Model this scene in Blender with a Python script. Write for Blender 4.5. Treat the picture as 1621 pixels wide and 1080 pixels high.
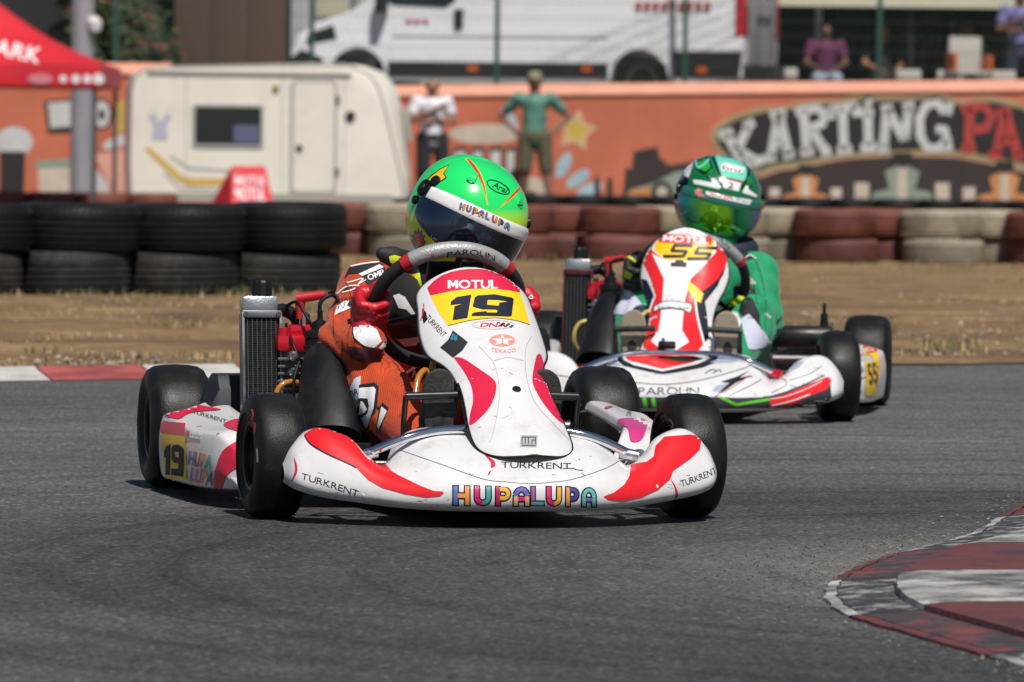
import bpy, bmesh, math, random
import numpy as np
from math import radians, sin, cos, pi, atan2, sqrt
from mathutils import Vector, Matrix
from mathutils.bvhtree import BVHTree

for o in list(bpy.data.objects):
    bpy.data.objects.remove(o)
SC = bpy.context.scene
COL = SC.collection
random.seed(7)
RNG = np.random.default_rng(7)

# ---------------------------------------------------------------- camera
FPX, CX, CY, CAMH = 8470.0, 810.5, 540.0, 0.761          # focal length in photo pixels, image centre, eye height
PITCH, ROLL = math.atan((540 - 236) / FPX), radians(0.7)
_fw = Vector((0, cos(PITCH), -sin(PITCH)))
_r0 = Vector((1, 0, 0)); _u0 = _r0.cross(_fw)
_r = _r0 * cos(ROLL) + _u0 * sin(ROLL); _u = -_r0 * sin(ROLL) + _u0 * cos(ROLL)
CAMPOS = Vector((0, 0, CAMH))
cam_d = bpy.data.cameras.new('camera'); cam = bpy.data.objects.new('camera', cam_d); COL.objects.link(cam)
m3 = Matrix((_r, _u, -_fw)).transposed()
cam.matrix_world = Matrix.Translation(CAMPOS) @ m3.to_4x4()
cam_d.sensor_width = 36.0; cam_d.lens = FPX / 1621 * 36.0
cam_d.clip_start = 0.1; cam_d.clip_end = 3000
cam_d.dof.use_dof = True; cam_d.dof.focus_distance = 11.0; cam_d.dof.aperture_fstop = 9.5; cam_d.dof.aperture_blades = 9
SC.camera = cam

# ---------------------------------------------------------------- sky, sun, exposure
SUN = Vector((0.16, -0.52, 0.84)).normalized()              # direction towards the sun
world = bpy.data.worlds.new('World'); SC.world = world; world.use_nodes = True
wn = world.node_tree.nodes; wl = world.node_tree.links
wn.clear()
sky = wn.new('ShaderNodeTexSky'); sky.sky_type = 'NISHITA'; sky.sun_disc = False
sky.sun_elevation = math.asin(SUN.z); sky.sun_rotation = atan2(SUN.x, SUN.y)
sky.air_density = 1.0; sky.dust_density = 0.6; sky.ozone_density = 1.2
bg = wn.new('ShaderNodeBackground'); bg.inputs['Strength'].default_value = 0.05
wo = wn.new('ShaderNodeOutputWorld')
wl.new(sky.outputs[0], bg.inputs[0]); wl.new(bg.outputs[0], wo.inputs[0])
sun_d = bpy.data.lights.new('sun', 'SUN'); sun_d.energy = 4.7; sun_d.angle = radians(0.53); sun_d.color = (1.0, 0.955, 0.88)
sun_o = bpy.data.objects.new('sun', sun_d); COL.objects.link(sun_o)
sun_o.rotation_euler = (-SUN).to_track_quat('-Z', 'Y').to_euler()
sun_o.location = (0, 0, 30)
vs = SC.view_settings
vs.view_transform = 'Standard'; vs.look = 'None'; vs.exposure = 0.0; vs.gamma = 1.0; vs.use_curve_mapping = False
SC.render.engine = 'CYCLES'
SC.cycles.max_bounces = 8; SC.cycles.sample_clamp_indirect = 6.0
SC.cycles.use_adaptive_sampling = True

# ---------------------------------------------------------------- helpers: materials
MATS = {}
def mat(name, color, rough=0.5, metal=0.0, coat=0.0, var=0.0, vscale=8.0, bump=0.0, bscale=60.0, color2=None, spec=0.5,
        streak=False, dirt=None, rvar=0.0):
    """Principled material with a little noise in its colour, roughness and relief."""
    if name in MATS: return MATS[name]
    m = bpy.data.materials.new(name); m.use_nodes = True; MATS[name] = m
    nt = m.node_tree; n = nt.nodes; l = nt.links
    b = n['Principled BSDF']
    c = tuple(color) + (1,) if len(color) == 3 else color
    b.inputs['Base Color'].default_value = c; b.inputs['Roughness'].default_value = rough
    b.inputs['Metallic'].default_value = metal; b.inputs['Coat Weight'].default_value = coat
    b.inputs['Coat Roughness'].default_value = 0.06; b.inputs['Specular IOR Level'].default_value = spec
    tc = None
    def coords(scale_vec=None):
        nonlocal tc
        if tc is None: tc = n.new('ShaderNodeTexCoord')
        if scale_vec is None: return tc.outputs['Object']
        mp = n.new('ShaderNodeMapping'); mp.inputs['Scale'].default_value = scale_vec
        l.new(tc.outputs['Object'], mp.inputs[0]); return mp.outputs[0]
    last = None
    if var > 0 or color2 is not None:
        t = n.new('ShaderNodeTexNoise'); t.inputs['Scale'].default_value = vscale; t.inputs['Detail'].default_value = 6
        l.new(coords((1, 1, .25) if streak else None), t.inputs['Vector'])
        r = n.new('ShaderNodeValToRGB'); l.new(t.outputs['Fac'], r.inputs['Fac'])
        c2 = color2 if color2 is not None else tuple(max(0, v * (1 - var)) for v in color[:3])
        hi = color if color2 is not None else tuple(min(1, v * (1 + var * .6)) for v in color[:3])
        r.color_ramp.elements[0].position = 0.35; r.color_ramp.elements[1].position = 0.65
        r.color_ramp.elements[0].color = tuple(c2[:3]) + (1,); r.color_ramp.elements[1].color = tuple(hi[:3]) + (1,)
        last = r.outputs['Color']
    if dirt is not None:                                   # scuffs: (colour, amount, scale)
        dc, da, ds = dirt[:3]; dlo, dhi = dirt[3:] if len(dirt) > 3 else (.52, .8)
        t = n.new('ShaderNodeTexNoise'); t.inputs['Scale'].default_value = ds; t.inputs['Detail'].default_value = 9; t.inputs['Roughness'].default_value = .7
        l.new(coords(), t.inputs['Vector'])
        r = n.new('ShaderNodeMapRange'); r.inputs['From Min'].default_value = dlo; r.inputs['From Max'].default_value = dhi
        r.inputs['To Max'].default_value = da; l.new(t.outputs['Fac'], r.inputs['Value'])
        mx = n.new('ShaderNodeMix'); mx.data_type = 'RGBA'
        l.new(r.outputs[0], mx.inputs['Factor'])
        if last is not None: l.new(last, mx.inputs['A'])
        else: mx.inputs['A'].default_value = c
        mx.inputs['B'].default_value = tuple(dc) + (1,)
        last = mx.outputs['Result']
    if last is not None: l.new(last, b.inputs['Base Color'])
    if rvar > 0:
        t = n.new('ShaderNodeTexNoise'); t.inputs['Scale'].default_value = 14; t.inputs['Detail'].default_value = 5
        l.new(coords(), t.inputs['Vector'])
        r = n.new('ShaderNodeMapRange'); r.inputs['To Min'].default_value = max(0.02, rough - rvar); r.inputs['To Max'].default_value = min(1, rough + rvar)
        r.inputs['From Min'].default_value = .3; r.inputs['From Max'].default_value = .7
        l.new(t.outputs['Fac'], r.inputs['Value']); l.new(r.outputs[0], b.inputs['Roughness'])
    if bump > 0:
        t = n.new('ShaderNodeTexNoise'); t.inputs['Scale'].default_value = bscale; t.inputs['Detail'].default_value = 5
        l.new(coords(), t.inputs['Vector'])
        bp = n.new('ShaderNodeBump'); bp.inputs['Strength'].default_value = bump; bp.inputs['Distance'].default_value = 0.01
        l.new(t.outputs['Fac'], bp.inputs['Height']); l.new(bp.outputs[0], b.inputs['Normal'])
    return m

# ---------------------------------------------------------------- helpers: objects
def tag(o, label=None, cat=None, group=None, kind=None):
    if label: o['label'] = label
    if cat: o['category'] = cat
    if group: o['group'] = group
    if kind: o['kind'] = kind
    return o
def empty(name, loc=(0, 0, 0), rz=0.0, label=None, cat=None, group=None):
    o = bpy.data.objects.new(name, None); COL.objects.link(o)
    o.location = loc; o.rotation_euler = (0, 0, rz); o.empty_display_size = .1
    return tag(o, label, cat, group)
class MB:
    """Collects shapes; build() links them as one mesh object."""
    def __init__(s): s.v = []; s.f = []; s.mi = []; s.cur = 0
    def add(s, verts, faces):
        b = len(s.v); s.v.extend([tuple(p) for p in verts])
        s.f.extend([tuple(i + b for i in f) for f in faces]); s.mi.extend([s.cur] * len(faces)); return s
    def box(s, c, d, rot=None, bev=0.0):
        bm = bmesh.new(); bmesh.ops.create_cube(bm, size=1.0)
        for v in bm.verts: v.co = Vector((v.co.x * d[0], v.co.y * d[1], v.co.z * d[2]))
        if bev > 0: bmesh.ops.bevel(bm, geom=list(bm.edges), offset=bev, segments=2, affect='EDGES', profile=.6)
        R = rot if rot is not None else Matrix.Identity(3)
        bm.verts.ensure_lookup_table()
        s.add([R @ v.co + Vector(c) for v in bm.verts], [[v.index for v in f.verts] for f in bm.faces]); bm.free(); return s
    def rings(s, rings, closed=True, cap0=True, cap1=True):
        n = len(rings[0]); v = [p for r in rings for p in r]; f = []
        for i in range(len(rings) - 1):
            for j in range(n if closed else n - 1):
                k = (j + 1) % n
                f.append((i * n + j, i * n + k, (i + 1) * n + k, (i + 1) * n + j))
        if closed and cap0: f.append(tuple(range(n - 1, -1, -1)))
        if closed and cap1: f.append(tuple((len(rings) - 1) * n + j for j in range(n)))
        return s.add(v, f)
    def tube(s, path, r, n=10, smooth=0, cap=True):
        P = [Vector(p) for p in path]
        if smooth: P = catmull(P, smooth)
        rs = r if isinstance(r, (list, tuple)) else [r] * len(P)
        if len(rs) != len(P): rs = list(np.interp(np.linspace(0, 1, len(P)), np.linspace(0, 1, len(rs)), rs))
        t0 = (P[1] - P[0]).normalized()
        a = t0.cross(Vector((0, 0, 1)))
        if a.length < .1: a = t0.cross(Vector((1, 0, 0)))
        a.normalize(); rings = []
        for i, p in enumerate(P):
            t = (P[min(i + 1, len(P) - 1)] - P[max(i - 1, 0)]).normalized()
            a = (a - t * a.dot(t)); a.normalize(); b = t.cross(a)
            rings.append([p + a * (rs[i] * cos(2 * pi * j / n)) + b * (rs[i] * sin(2 * pi * j / n)) for j in range(n)])
        return s.rings(rings, True, cap, cap)
    def lathe(s, prof, axis='Y', n=40, c=(0, 0, 0), rot=None, closed_profile=False):
        """prof: list of (radius, offset along axis)"""
        R = rot if rot is not None else Matrix.Identity(3)
        rings = []
        for (rr, h) in prof:
            ring = []
            for j in range(n):
                a = 2 * pi * j / n
                if axis == 'Y': p = Vector((rr * cos(a), h, rr * sin(a)))
                elif axis == 'Z': p = Vector((rr * cos(a), rr * sin(a), h))
                else: p = Vector((h, rr * cos(a), rr * sin(a)))
                ring.append(R @ p + Vector(c))
            rings.append(ring)
        if closed_profile: rings.append(rings[0])
        return s.rings(rings, True, not closed_profile and prof[0][0] > 1e-6, not closed_profile and prof[-1][0] > 1e-6)
    def build(s, name, m, parent=None, smooth=35, mats=None):
        me = bpy.data.meshes.new(name); me.from_pydata(s.v, [], s.f); me.validate()
        return finish(name, me, m, parent, smooth, mats, s.mi)
def finish(name, me, m, parent=None, smooth=35, mats=None, mi=None, recalc=True):
    if recalc:
        bm = bmesh.new(); bm.from_mesh(me); bmesh.ops.recalc_face_normals(bm, faces=bm.faces); bm.to_mesh(me); bm.free()
    for mm in (mats or [m]): me.materials.append(mm)
    if mats and mi and len(mi) == len(me.polygons): me.polygons.foreach_set('material_index', mi)
    if smooth:
        me.polygons.foreach_set('use_smooth', [True] * len(me.polygons))
        if smooth < 180: me.set_sharp_from_angle(angle=radians(smooth))
    o = bpy.data.objects.new(name, me); COL.objects.link(o)
    if parent is not None: o.parent = parent
    return o
def catmull(P, k):
    P = [Vector(p) for p in P]; out = []
    for i in range(len(P) - 1):
        p0 = P[max(i - 1, 0)]; p1 = P[i]; p2 = P[i + 1]; p3 = P[min(i + 2, len(P) - 1)]
        for j in range(k):
            t = j / k
            out.append(.5 * ((2 * p1) + (p2 - p0) * t + (2 * p0 - 5 * p1 + 4 * p2 - p3) * t * t + (3 * p1 - p0 - 3 * p2 + p3) * t ** 3))
    out.append(P[-1]); return out
def copy_tree(o, parent=None):
    c = o.copy(); COL.objects.link(c); c.parent = parent
    for ch in list(o.children): copy_tree(ch, c)
    return c

# ---------------------------------------------------------------- helpers: blended bodies (signed distances + surface nets)
def sdf_mesh(caps, vox=0.008, k=0.02, pad=0.03, extra=None):
    """caps: (p0, r0, p1, r1[, blend]) tapered capsules blended into one surface."""
    A = np.array([[*c[0], c[1], *c[2], c[3]] for c in caps], float)
    lo = np.minimum(A[:, 0:3] - A[:, 3:4], A[:, 4:7] - A[:, 7:8]).min(0) - pad
    hi = np.maximum(A[:, 0:3] + A[:, 3:4], A[:, 4:7] + A[:, 7:8]).max(0) + pad
    dims = np.ceil((hi - lo) / vox).astype(int) + 1
    ax = [lo[i] + vox * np.arange(dims[i]) for i in range(3)]
    G = np.stack(np.meshgrid(*ax, indexing='ij'), -1).astype(np.float32)
    D = np.full(dims, 1.0, np.float32)
    for c in caps:
        p0 = np.array(c[0], np.float32); p1 = np.array(c[2], np.float32); r0, r1 = c[1], c[3]
        kk = c[4] if len(c) > 4 else k
        rm = max(r0, r1) + 4 * kk + 2 * vox
        i0 = np.maximum(((np.minimum(p0, p1) - rm - lo) / vox).astype(int), 0)
        i1 = np.minimum(((np.maximum(p0, p1) + rm - lo) / vox).astype(int) + 2, dims)
        sl = tuple(slice(a, b) for a, b in zip(i0, i1))
        g = G[sl]; d = p1 - p0; L2 = max(float(d @ d), 1e-9)
        t = np.clip(((g - p0) @ d) / L2, 0, 1)
        dist = np.linalg.norm(g - p0 - t[..., None] * d, axis=-1) - (r0 + (r1 - r0) * t)
        a = D[sl]; h = np.clip(.5 + .5 * (a - dist) / kk, 0, 1)
        D[sl] = a * (1 - h) + dist * h - kk * h * (1 - h)
    if extra is not None: D = D + extra(G)
    return surface_nets(D, lo, vox)
def surface_nets(D, lo, vox):
    nx, ny, nz = D.shape; S = D < 0
    c = [S[i:nx - 1 + i, j:ny - 1 + j, k:nz - 1 + k] for i in (0, 1) for j in (0, 1) for k in (0, 1)]
    tot = sum(x.astype(np.int8) for x in c); act = (tot > 0) & (tot < 8)
    idx = -np.ones(act.shape, int); cells = np.argwhere(act); idx[act] = np.arange(len(cells))
    acc = np.zeros((len(cells), 3)); cnt = np.zeros(len(cells))
    off = [(i, j, k) for i in (0, 1) for j in (0, 1) for k in (0, 1)]
    for a in range(8):
        for b in range(a + 1, 8):
            d = np.abs(np.array(off[a]) - np.array(off[b]))
            if d.sum() != 1: continue
            pa = cells + off[a]; pb = cells + off[b]
            da = D[pa[:, 0], pa[:, 1], pa[:, 2]]; db = D[pb[:, 0], pb[:, 1], pb[:, 2]]
            m = (da < 0) != (db < 0); t = da[m] / (da[m] - db[m])
            acc[m] += pa[m] + (pb[m] - pa[m]) * t[:, None]; cnt[m] += 1
    V = lo + vox * acc / cnt[:, None]; F = []
    for axis in range(3):
        o1, o2 = [(1, 2), (2, 0), (0, 1)][axis]
        sl0 = [slice(0, n) for n in D.shape]; sl1 = [slice(0, n) for n in D.shape]
        sl0[axis] = slice(0, D.shape[axis] - 1); sl1[axis] = slice(1, D.shape[axis])
        E = np.argwhere(S[tuple(sl0)] != S[tuple(sl1)])
        ok = (E[:, o1] > 0) & (E[:, o2] > 0) & (E[:, o1] < D.shape[o1] - 1) & (E[:, o2] < D.shape[o2] - 1)
        E = E[ok]; flip = S[E[:, 0], E[:, 1], E[:, 2]]
        q = []
        for (a, b) in ((0, 0), (1, 0), (1, 1), (0, 1)):
            p = E.copy(); p[:, o1] -= a; p[:, o2] -= b; q.append(idx[p[:, 0], p[:, 1], p[:, 2]])
        Q = np.stack(q, 1); Q[flip] = Q[flip][:, ::-1]; F.append(Q)
    return V, np.concatenate(F)
def sdf_obj(name, caps, m, parent=None, vox=.008, k=.02, extra=None, relax=1):
    V, F = sdf_mesh(caps, vox, k, extra=extra)
    for _ in range(relax):                                      # light Laplacian relax
        nb = np.zeros_like(V); ct = np.zeros(len(V))
        for a in range(4):
            i, j = F[:, a], F[:, (a + 1) % 4]
            np.add.at(nb, i, V[j]); np.add.at(nb, j, V[i]); np.add.at(ct, i, 1); np.add.at(ct, j, 1)
        V = V * .5 + .5 * nb / np.maximum(ct, 1)[:, None]
    me = bpy.data.meshes.new(name); me.from_pydata(V.tolist(), [], F.tolist())
    return finish(name, me, m, parent, 180, recalc=False)
def sph(p, r, k=.02): return (p, r, (p[0] + 1e-4, p[1], p[2]), r, k)

# ---------------------------------------------------------------- helpers: flat artwork laid onto surfaces
GLYPHS = {}
def load_glyphs():
    chars = sorted(set('ABCDEFGHIKLMNOPQRSTUVXYZabcdeghilmnoprstuvy0123456789'))
    obs = []
    for bold in (0, 1):
        for ch in chars:
            cu = bpy.data.curves.new('glyph', 'FONT'); cu.body = ch; cu.size = 1.0; cu.resolution_u = 3
            cu.offset = 0.019 if bold else 0.0
            o = bpy.data.objects.new('glyph', cu); COL.objects.link(o); obs.append((ch, bold, o))
    dg = bpy.context.evaluated_depsgraph_get(); dg.update()
    for ch, bold, o in obs:
        me = o.evaluated_get(dg).to_mesh()
        v = np.array([p.co[:2] for p in me.vertices]); f = [tuple(p.vertices) for p in me.polygons]
        o.evaluated_get(dg).to_mesh_clear()
        if len(v): GLYPHS[ch, bold] = (v, f)
    for _, _, o in obs:
        cu = o.data; bpy.data.objects.remove(o); bpy.data.curves.remove(cu)
load_glyphs()
CAP = GLYPHS['H', 0][0][:, 1].max()
GLYPHS['M', 1] = (np.array([(0, 0), (0, 1), (.3, 1), (.5, .52), (.7, 1), (1, 1), (1, 0), (.74, 0), (.74, .62), (.59, .22), (.41, .22), (.26, .62), (.26, 0)]) * CAP, [tuple(range(13))])
def text2d(s, bold=0, gap=.12, shear=0.0, wide=1.0):
    """verts (cap height 1, y up, centred in x) and faces for a line of text"""
    V = []; F = []; x = 0.0
    for ch in s:
        if ch == ' ': x += .45; continue
        v, f = GLYPHS[ch, bold]; v = v / CAP
        w0 = v[:, 0].min(); vv = v.copy(); vv[:, 0] = (v[:, 0] - w0) * wide + x
        b = sum(len(q) for q in V); V.append(vv); F += [tuple(i + b for i in q) for q in f]
        x += (v[:, 0].max() - w0) * wide + gap
    V = np.concatenate(V); V[:, 0] -= (x - gap) / 2; V[:, 0] += shear * V[:, 1]
    return V, F
def ribbon(pts, w):
    """flat stroke of width w along 2-D points, as verts and faces"""
    P = [np.array(p, float) for p in pts]; V = []; F = []
    for i in range(len(P)):
        a = P[max(i - 1, 0)]; b = P[min(i + 1, len(P) - 1)]; t = b - a; t /= max(np.linalg.norm(t), 1e-9)
        nrm = np.array([-t[1], t[0]]); ww = w[i] if isinstance(w, (list, tuple)) else w
        V += [P[i] + nrm * ww / 2, P[i] - nrm * ww / 2]
    for i in range(len(P) - 1): F.append((2 * i, 2 * i + 1, 2 * i + 3, 2 * i + 2))
    return np.array(V), F
def merge2d(parts):
    V = []; F = []; b = 0
    for v, f in parts:
        V.append(np.asarray(v, float)); F += [tuple(i + b for i in q) for q in f]; b += len(v)
    return np.concatenate(V), F
def smooth2d(pts, k=6, closed=True):
    P = [Vector((p[0], p[1], 0)) for p in pts]
    if closed:
        P = [P[-1]] + P + [P[0], P[1]]; c = catmull(P, k)[k:-k - 1]
        c = c[:len(c)]
    else: c = catmull(P, k)
    return [(p.x, p.y) for p in c]
def cut2d(V, F, step):
    bm = bmesh.new(); vs_ = [bm.verts.new((p[0], p[1], 0)) for p in V]
    for f in F:
        try: bm.faces.new([vs_[i] for i in f])
        except ValueError: pass
    bm.normal_update(); bmesh.ops.triangulate(bm, faces=bm.faces)
    for ax in (0, 1):
        lo = min(v.co[ax] for v in bm.verts); hi = max(v.co[ax] for v in bm.verts)
        n = int((hi - lo) / step)
        for i in range(1, n + 1):
            co = [0, 0, 0]; no = [0, 0, 0]; co[ax] = lo + i * (hi - lo) / (n + 1); no[ax] = 1
            bmesh.ops.bisect_plane(bm, geom=list(bm.verts) + list(bm.edges) + list(bm.faces), plane_co=co, plane_no=no, dist=1e-6)
    bm.verts.index_update()
    V2 = np.array([v.co[:2] for v in bm.verts]); F2 = [tuple(v.index for v in f.verts) for f in bm.faces]
    bm.free(); return V2, F2
BVH = {}
def bvh_of(o, M):
    key = o.name
    if key not in BVH:
        me = o.data
        BVH[key] = BVHTree.FromPolygons([M @ v.co for v in me.vertices], [tuple(p.vertices) for p in me.polygons])
    return BVH[key]
def pix_dir(u, v): return (_fw * FPX + _r * (u - CX) - _u * (v - CY)).normalized()
class Painter:
    """Lays artwork measured on the photograph onto the real surface it is printed on."""
    def __init__(s, root_matrix, lift=1.0): s.M = root_matrix; s.Mi = root_matrix.inverted(); s.lift = lift
    def lay(s, name, target, V, F, m, off=.0008, step=7.0, maxd=.06):
        step = min(step, 3.6) if step < 12 else step; off = off * s.lift * (.32 if step < 12 else 1) + .0002
        if target.name.startswith('side_pod'): off = off * 2.5 + .0006
        if target.name.startswith(('person', 'glove', 'neck_collar')): off = off * 2.2 + .0009                # cloth is uneven
        V, F = cut2d(V, F, step); t = bvh_of(target, s.M); P = []; ok = []
        last = None
        for (u, v) in V:
            d = pix_dir(u, v); h = t.ray_cast(CAMPOS, d)
            if h[0] is not None:
                nrm = h[1]
                if nrm.dot(d) > 0: nrm = -nrm
                P.append(h[0] + nrm * off); ok.append(True); last = h[3]
            else:
                g = CAMPOS + d * (last or 11.0); q = t.find_nearest(g)
                g = CAMPOS + d * ((q[0] - CAMPOS).dot(d)); q = t.find_nearest(g)
                nrm = q[1]
                if nrm.dot(d) > 0: nrm = -nrm
                P.append(q[0] + nrm * off); ok.append((q[0] - g).length < .004)
        F = [f for f in F if any(ok[i] for i in f)]
        F = [f for f in F if max((P[f[i]] - P[f[i - 1]]).length for i in range(len(f))) < maxd]
        if not F: return None
        me = bpy.data.meshes.new(name); me.from_pydata([s.Mi @ p for p in P], [], F)
        bm = bmesh.new(); bm.from_mesh(me); bmesh.ops.delete(bm, geom=[v for v in bm.verts if not v.link_faces], context='VERTS'); bm.to_mesh(me); bm.free()
        par = target if target.parent is None or target.parent.parent is None else target.parent
        return finish(name, me, m, par, 180, recalc=False)
    def poly(s, name, target, pts, m, off=.0008, smooth=0, step=7.0, maxd=.06):
        if smooth: pts = smooth2d(pts, smooth)
        return s.lay(name, target, np.array(pts, float), [tuple(range(len(pts)))], m, off, step, maxd)
    def line(s, name, target, pts, w, m, off=.001, smooth=4, step=9.0):
        if smooth: pts = smooth2d(pts, smooth, False)
        V, F = ribbon(pts, w); return s.lay(name, target, V, F, m, off, step)
    def text(s, name, target, txt, c, h, m, ang=0.0, bold=0, gap=.12, shear=0.0, wide=1.0, off=.0010, width=None, step=7.0, curve=0.0):
        """c: pixel of the baseline's middle; h: cap height in pixels; ang: degrees, clockwise in the picture"""
        if len(txt) > 1:                                               # each letter is a piece of its own
            V, F = text2d(txt, bold, gap, shear, wide); k = (width / (np.ptp(V[:, 0]) * h)) if width else 1.0
            tot = np.ptp(V[:, 0]) * h * k; x0 = V[:, 0].min() * h * k; a = radians(ang); xx = 0.0
            for ch in txt:
                if ch == ' ': xx += .45; continue
                v = GLYPHS[ch, bold][0] / CAP; f = GLYPHS[ch, bold][1]; v = np.stack([(v[:, 0] - v[:, 0].min()) * wide, v[:, 1]], 1); adv = v[:, 0].max() + gap
                X = (v[:, 0] + xx + shear * v[:, 1]) * h * k - tot / 2 + shear * h * k * .5; Y = v[:, 1] * h - curve * ((X) / max(1e-6, tot / 2)) ** 2; xx += adv
                s.lay('letter', target, np.stack([X * cos(a) + Y * sin(a) + c[0], X * sin(a) - Y * cos(a) + c[1]], 1), f, m, off, step)
            return None
        V, F = text2d(txt, bold, gap, shear, wide)
        if width: V[:, 0] *= width / (np.ptp(V[:, 0]) * h)
        V = V * h; V[:, 1] -= curve * (V[:, 0] / max(1e-6, np.ptp(V[:, 0]) / 2)) ** 2
        a = radians(ang); x = V[:, 0] * cos(a) + V[:, 1] * sin(a) + c[0]; y = V[:, 0] * sin(a) - V[:, 1] * cos(a) + c[1]
        return s.lay(name, target, np.stack([x, y], 1), F, m, off, step)
def Z(ox, oy, s, pts): return [(ox + x / s, oy + y / s) for x, y in pts]
def ell(c, rx, ry, n=28, ang=0.0):
    a = radians(ang); o = []
    for i in range(n):
        x, y = rx * cos(2 * pi * i / n), ry * sin(2 * pi * i / n); o.append((c[0] + x * cos(a) - y * sin(a), c[1] + x * sin(a) + y * cos(a)))
    return o
# ================================================================= SETTING
def node_mat(name):
    m = bpy.data.materials.new(name); m.use_nodes = True; MATS[name] = m
    return m, m.node_tree.nodes, m.node_tree.links, m.node_tree.nodes['Principled BSDF']
def ramp(n, l, fac, stops):
    r = n.new('ShaderNodeValToRGB'); l.new(fac, r.inputs['Fac']); e = r.color_ramp.elements
    while len(e) < len(stops): e.new(.5)
    for i, (p, c) in enumerate(stops):
        e[i].position = p; e[i].color = (c, c, c, 1) if isinstance(c, (int, float)) else tuple(c) + (1,)
    return r.outputs['Color']
def mixc(n, l, fac, a, b, mode='MIX'):
    mx = n.new('ShaderNodeMix'); mx.data_type = 'RGBA'; mx.blend_type = mode
    for key, val in (('Factor', fac), ('A', a), ('B', b)):
        if hasattr(val, 'is_linked'): l.new(val, mx.inputs[key])
        elif key == 'Factor': mx.inputs[key].default_value = val
        else: mx.inputs[key].default_value = tuple(val) + (1,)
    return mx.outputs['Result']
def noise(n, l, vec, scale, detail=4, rough=.55, vs=None):
    if vs:
        mp = n.new('ShaderNodeMapping'); mp.inputs['Scale'].default_value = vs; l.new(vec, mp.inputs[0]); vec = mp.outputs[0]
    t = n.new('ShaderNodeTexNoise'); t.inputs['Scale'].default_value = scale; t.inputs['Detail'].default_value = detail
    t.inputs['Roughness'].default_value = rough; l.new(vec, t.inputs['Vector']); return t.outputs['Fac']

# asphalt: aggregate chips in dark binder, rubbered-in bands, dust near the kerb
m, n, l, b = node_mat('asphalt')
tc = n.new('ShaderNodeTexCoord'); P = tc.outputs['Object']
vor = n.new('ShaderNodeTexVoronoi'); vor.inputs['Scale'].default_value = 125; l.new(P, vor.inputs['Vector'])
chip = ramp(n, l, vor.outputs['Color'], [(0.1, .022), (.4, .055), (.7, .105), (.9, .25), (1.0, .42)])
fine = noise(n, l, P, 90, 6, .7)
c = mixc(n, l, .5, chip, ramp(n, l, fine, [(.32, .018), (.5, .072), (.66, .19)]))
band = noise(n, l, P, 1.1, 3, .5, (.35, 1.0, 1))                     # broad rubbered bands along the driving line
c = mixc(n, l, 1.0, c, ramp(n, l, band, [(.3, .8), (.5, 1.0), (.75, 1.25)]), 'MULTIPLY')
mid = noise(n, l, P, 7, 5, .6)
c = mixc(n, l, 1.0, c, ramp(n, l, mid, [(.3, .84), (.7, 1.14)]), 'MULTIPLY')
dist = n.new('ShaderNodeVectorMath'); dist.operation = 'DISTANCE'; l.new(P, dist.inputs[0]); dist.inputs[1].default_value = (1.45, 9.7, 0)
near = n.new('ShaderNodeMapRange'); l.new(dist.outputs['Value'], near.inputs['Value'])
near.inputs['From Min'].default_value = .75; near.inputs['From Max'].default_value = 1.3; near.inputs['To Min'].default_value = .75; near.inputs['To Max'].default_value = 0
dn = ramp(n, l, noise(n, l, P, 120, 5, .75), [(.44, 0.0), (.6, 1.0)])
dm = n.new('ShaderNodeMath'); dm.operation = 'MULTIPLY'; l.new(near.outputs[0], dm.inputs[0]); l.new(dn, dm.inputs[1])
c = mixc(n, l, dm.outputs[0], c, (.25, .22, .185))
dv = n.new('ShaderNodeMath'); dv.operation = 'DIVIDE'; dv.inputs[1].default_value = 6.0
wb = n.new('ShaderNodeMath'); wb.operation = 'MULTIPLY_ADD'; l.new(noise(n, l, P, 1.6, 4, .6), wb.inputs[0]); wb.inputs[1].default_value = .9; l.new(dist.outputs['Value'], wb.inputs[2]); l.new(wb.outputs[0], dv.inputs[0])
c = mixc(n, l, 1.0, c, ramp(n, l, dv.outputs[0], [(.24, 1.12), (.34, .74), (.43, .60), (.53, .98), (.64, 1.22)]), 'MULTIPLY')   # rubber laid down on the driving line round the apex
c = mixc(n, l, 1.0, c, (1.0, 1.0, 1.0), 'MULTIPLY')
sub_ = n.new('ShaderNodeVectorMath'); sub_.operation = 'SUBTRACT'; l.new(P, sub_.inputs[0]); sub_.inputs[1].default_value = (1.45, 9.7, 0)
sep = n.new('ShaderNodeSeparateXYZ'); l.new(sub_.outputs[0], sep.inputs[0]); at2 = n.new('ShaderNodeMath'); at2.operation = 'ARCTAN2'; l.new(sep.outputs['Y'], at2.inputs[0]); l.new(sep.outputs['X'], at2.inputs[1])
cmb = n.new('ShaderNodeCombineXYZ'); l.new(dist.outputs['Value'], cmb.inputs[0]); l.new(at2.outputs[0], cmb.inputs[1])
c = mixc(n, l, 1.0, c, ramp(n, l, noise(n, l, cmb.outputs[0], 1.0, 5, .65, (9, .7, 1)), [(.33, .60), (.46, .95), (.7, 1.14)]), 'MULTIPLY')          # tyre streaks that follow the bend
l.new(c, b.inputs['Base Color'])
b.inputs['Roughness'].default_value = .72; b.inputs['Specular IOR Level'].default_value = .22
bp = n.new('ShaderNodeBump'); bp.inputs['Strength'].default_value = .85; bp.inputs['Distance'].default_value = .004
hh = mixc(n, l, .5, vor.outputs['Distance'], fine); l.new(hh, bp.inputs['Height']); l.new(bp.outputs[0], b.inputs['Normal'])
ASPH = m
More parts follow.
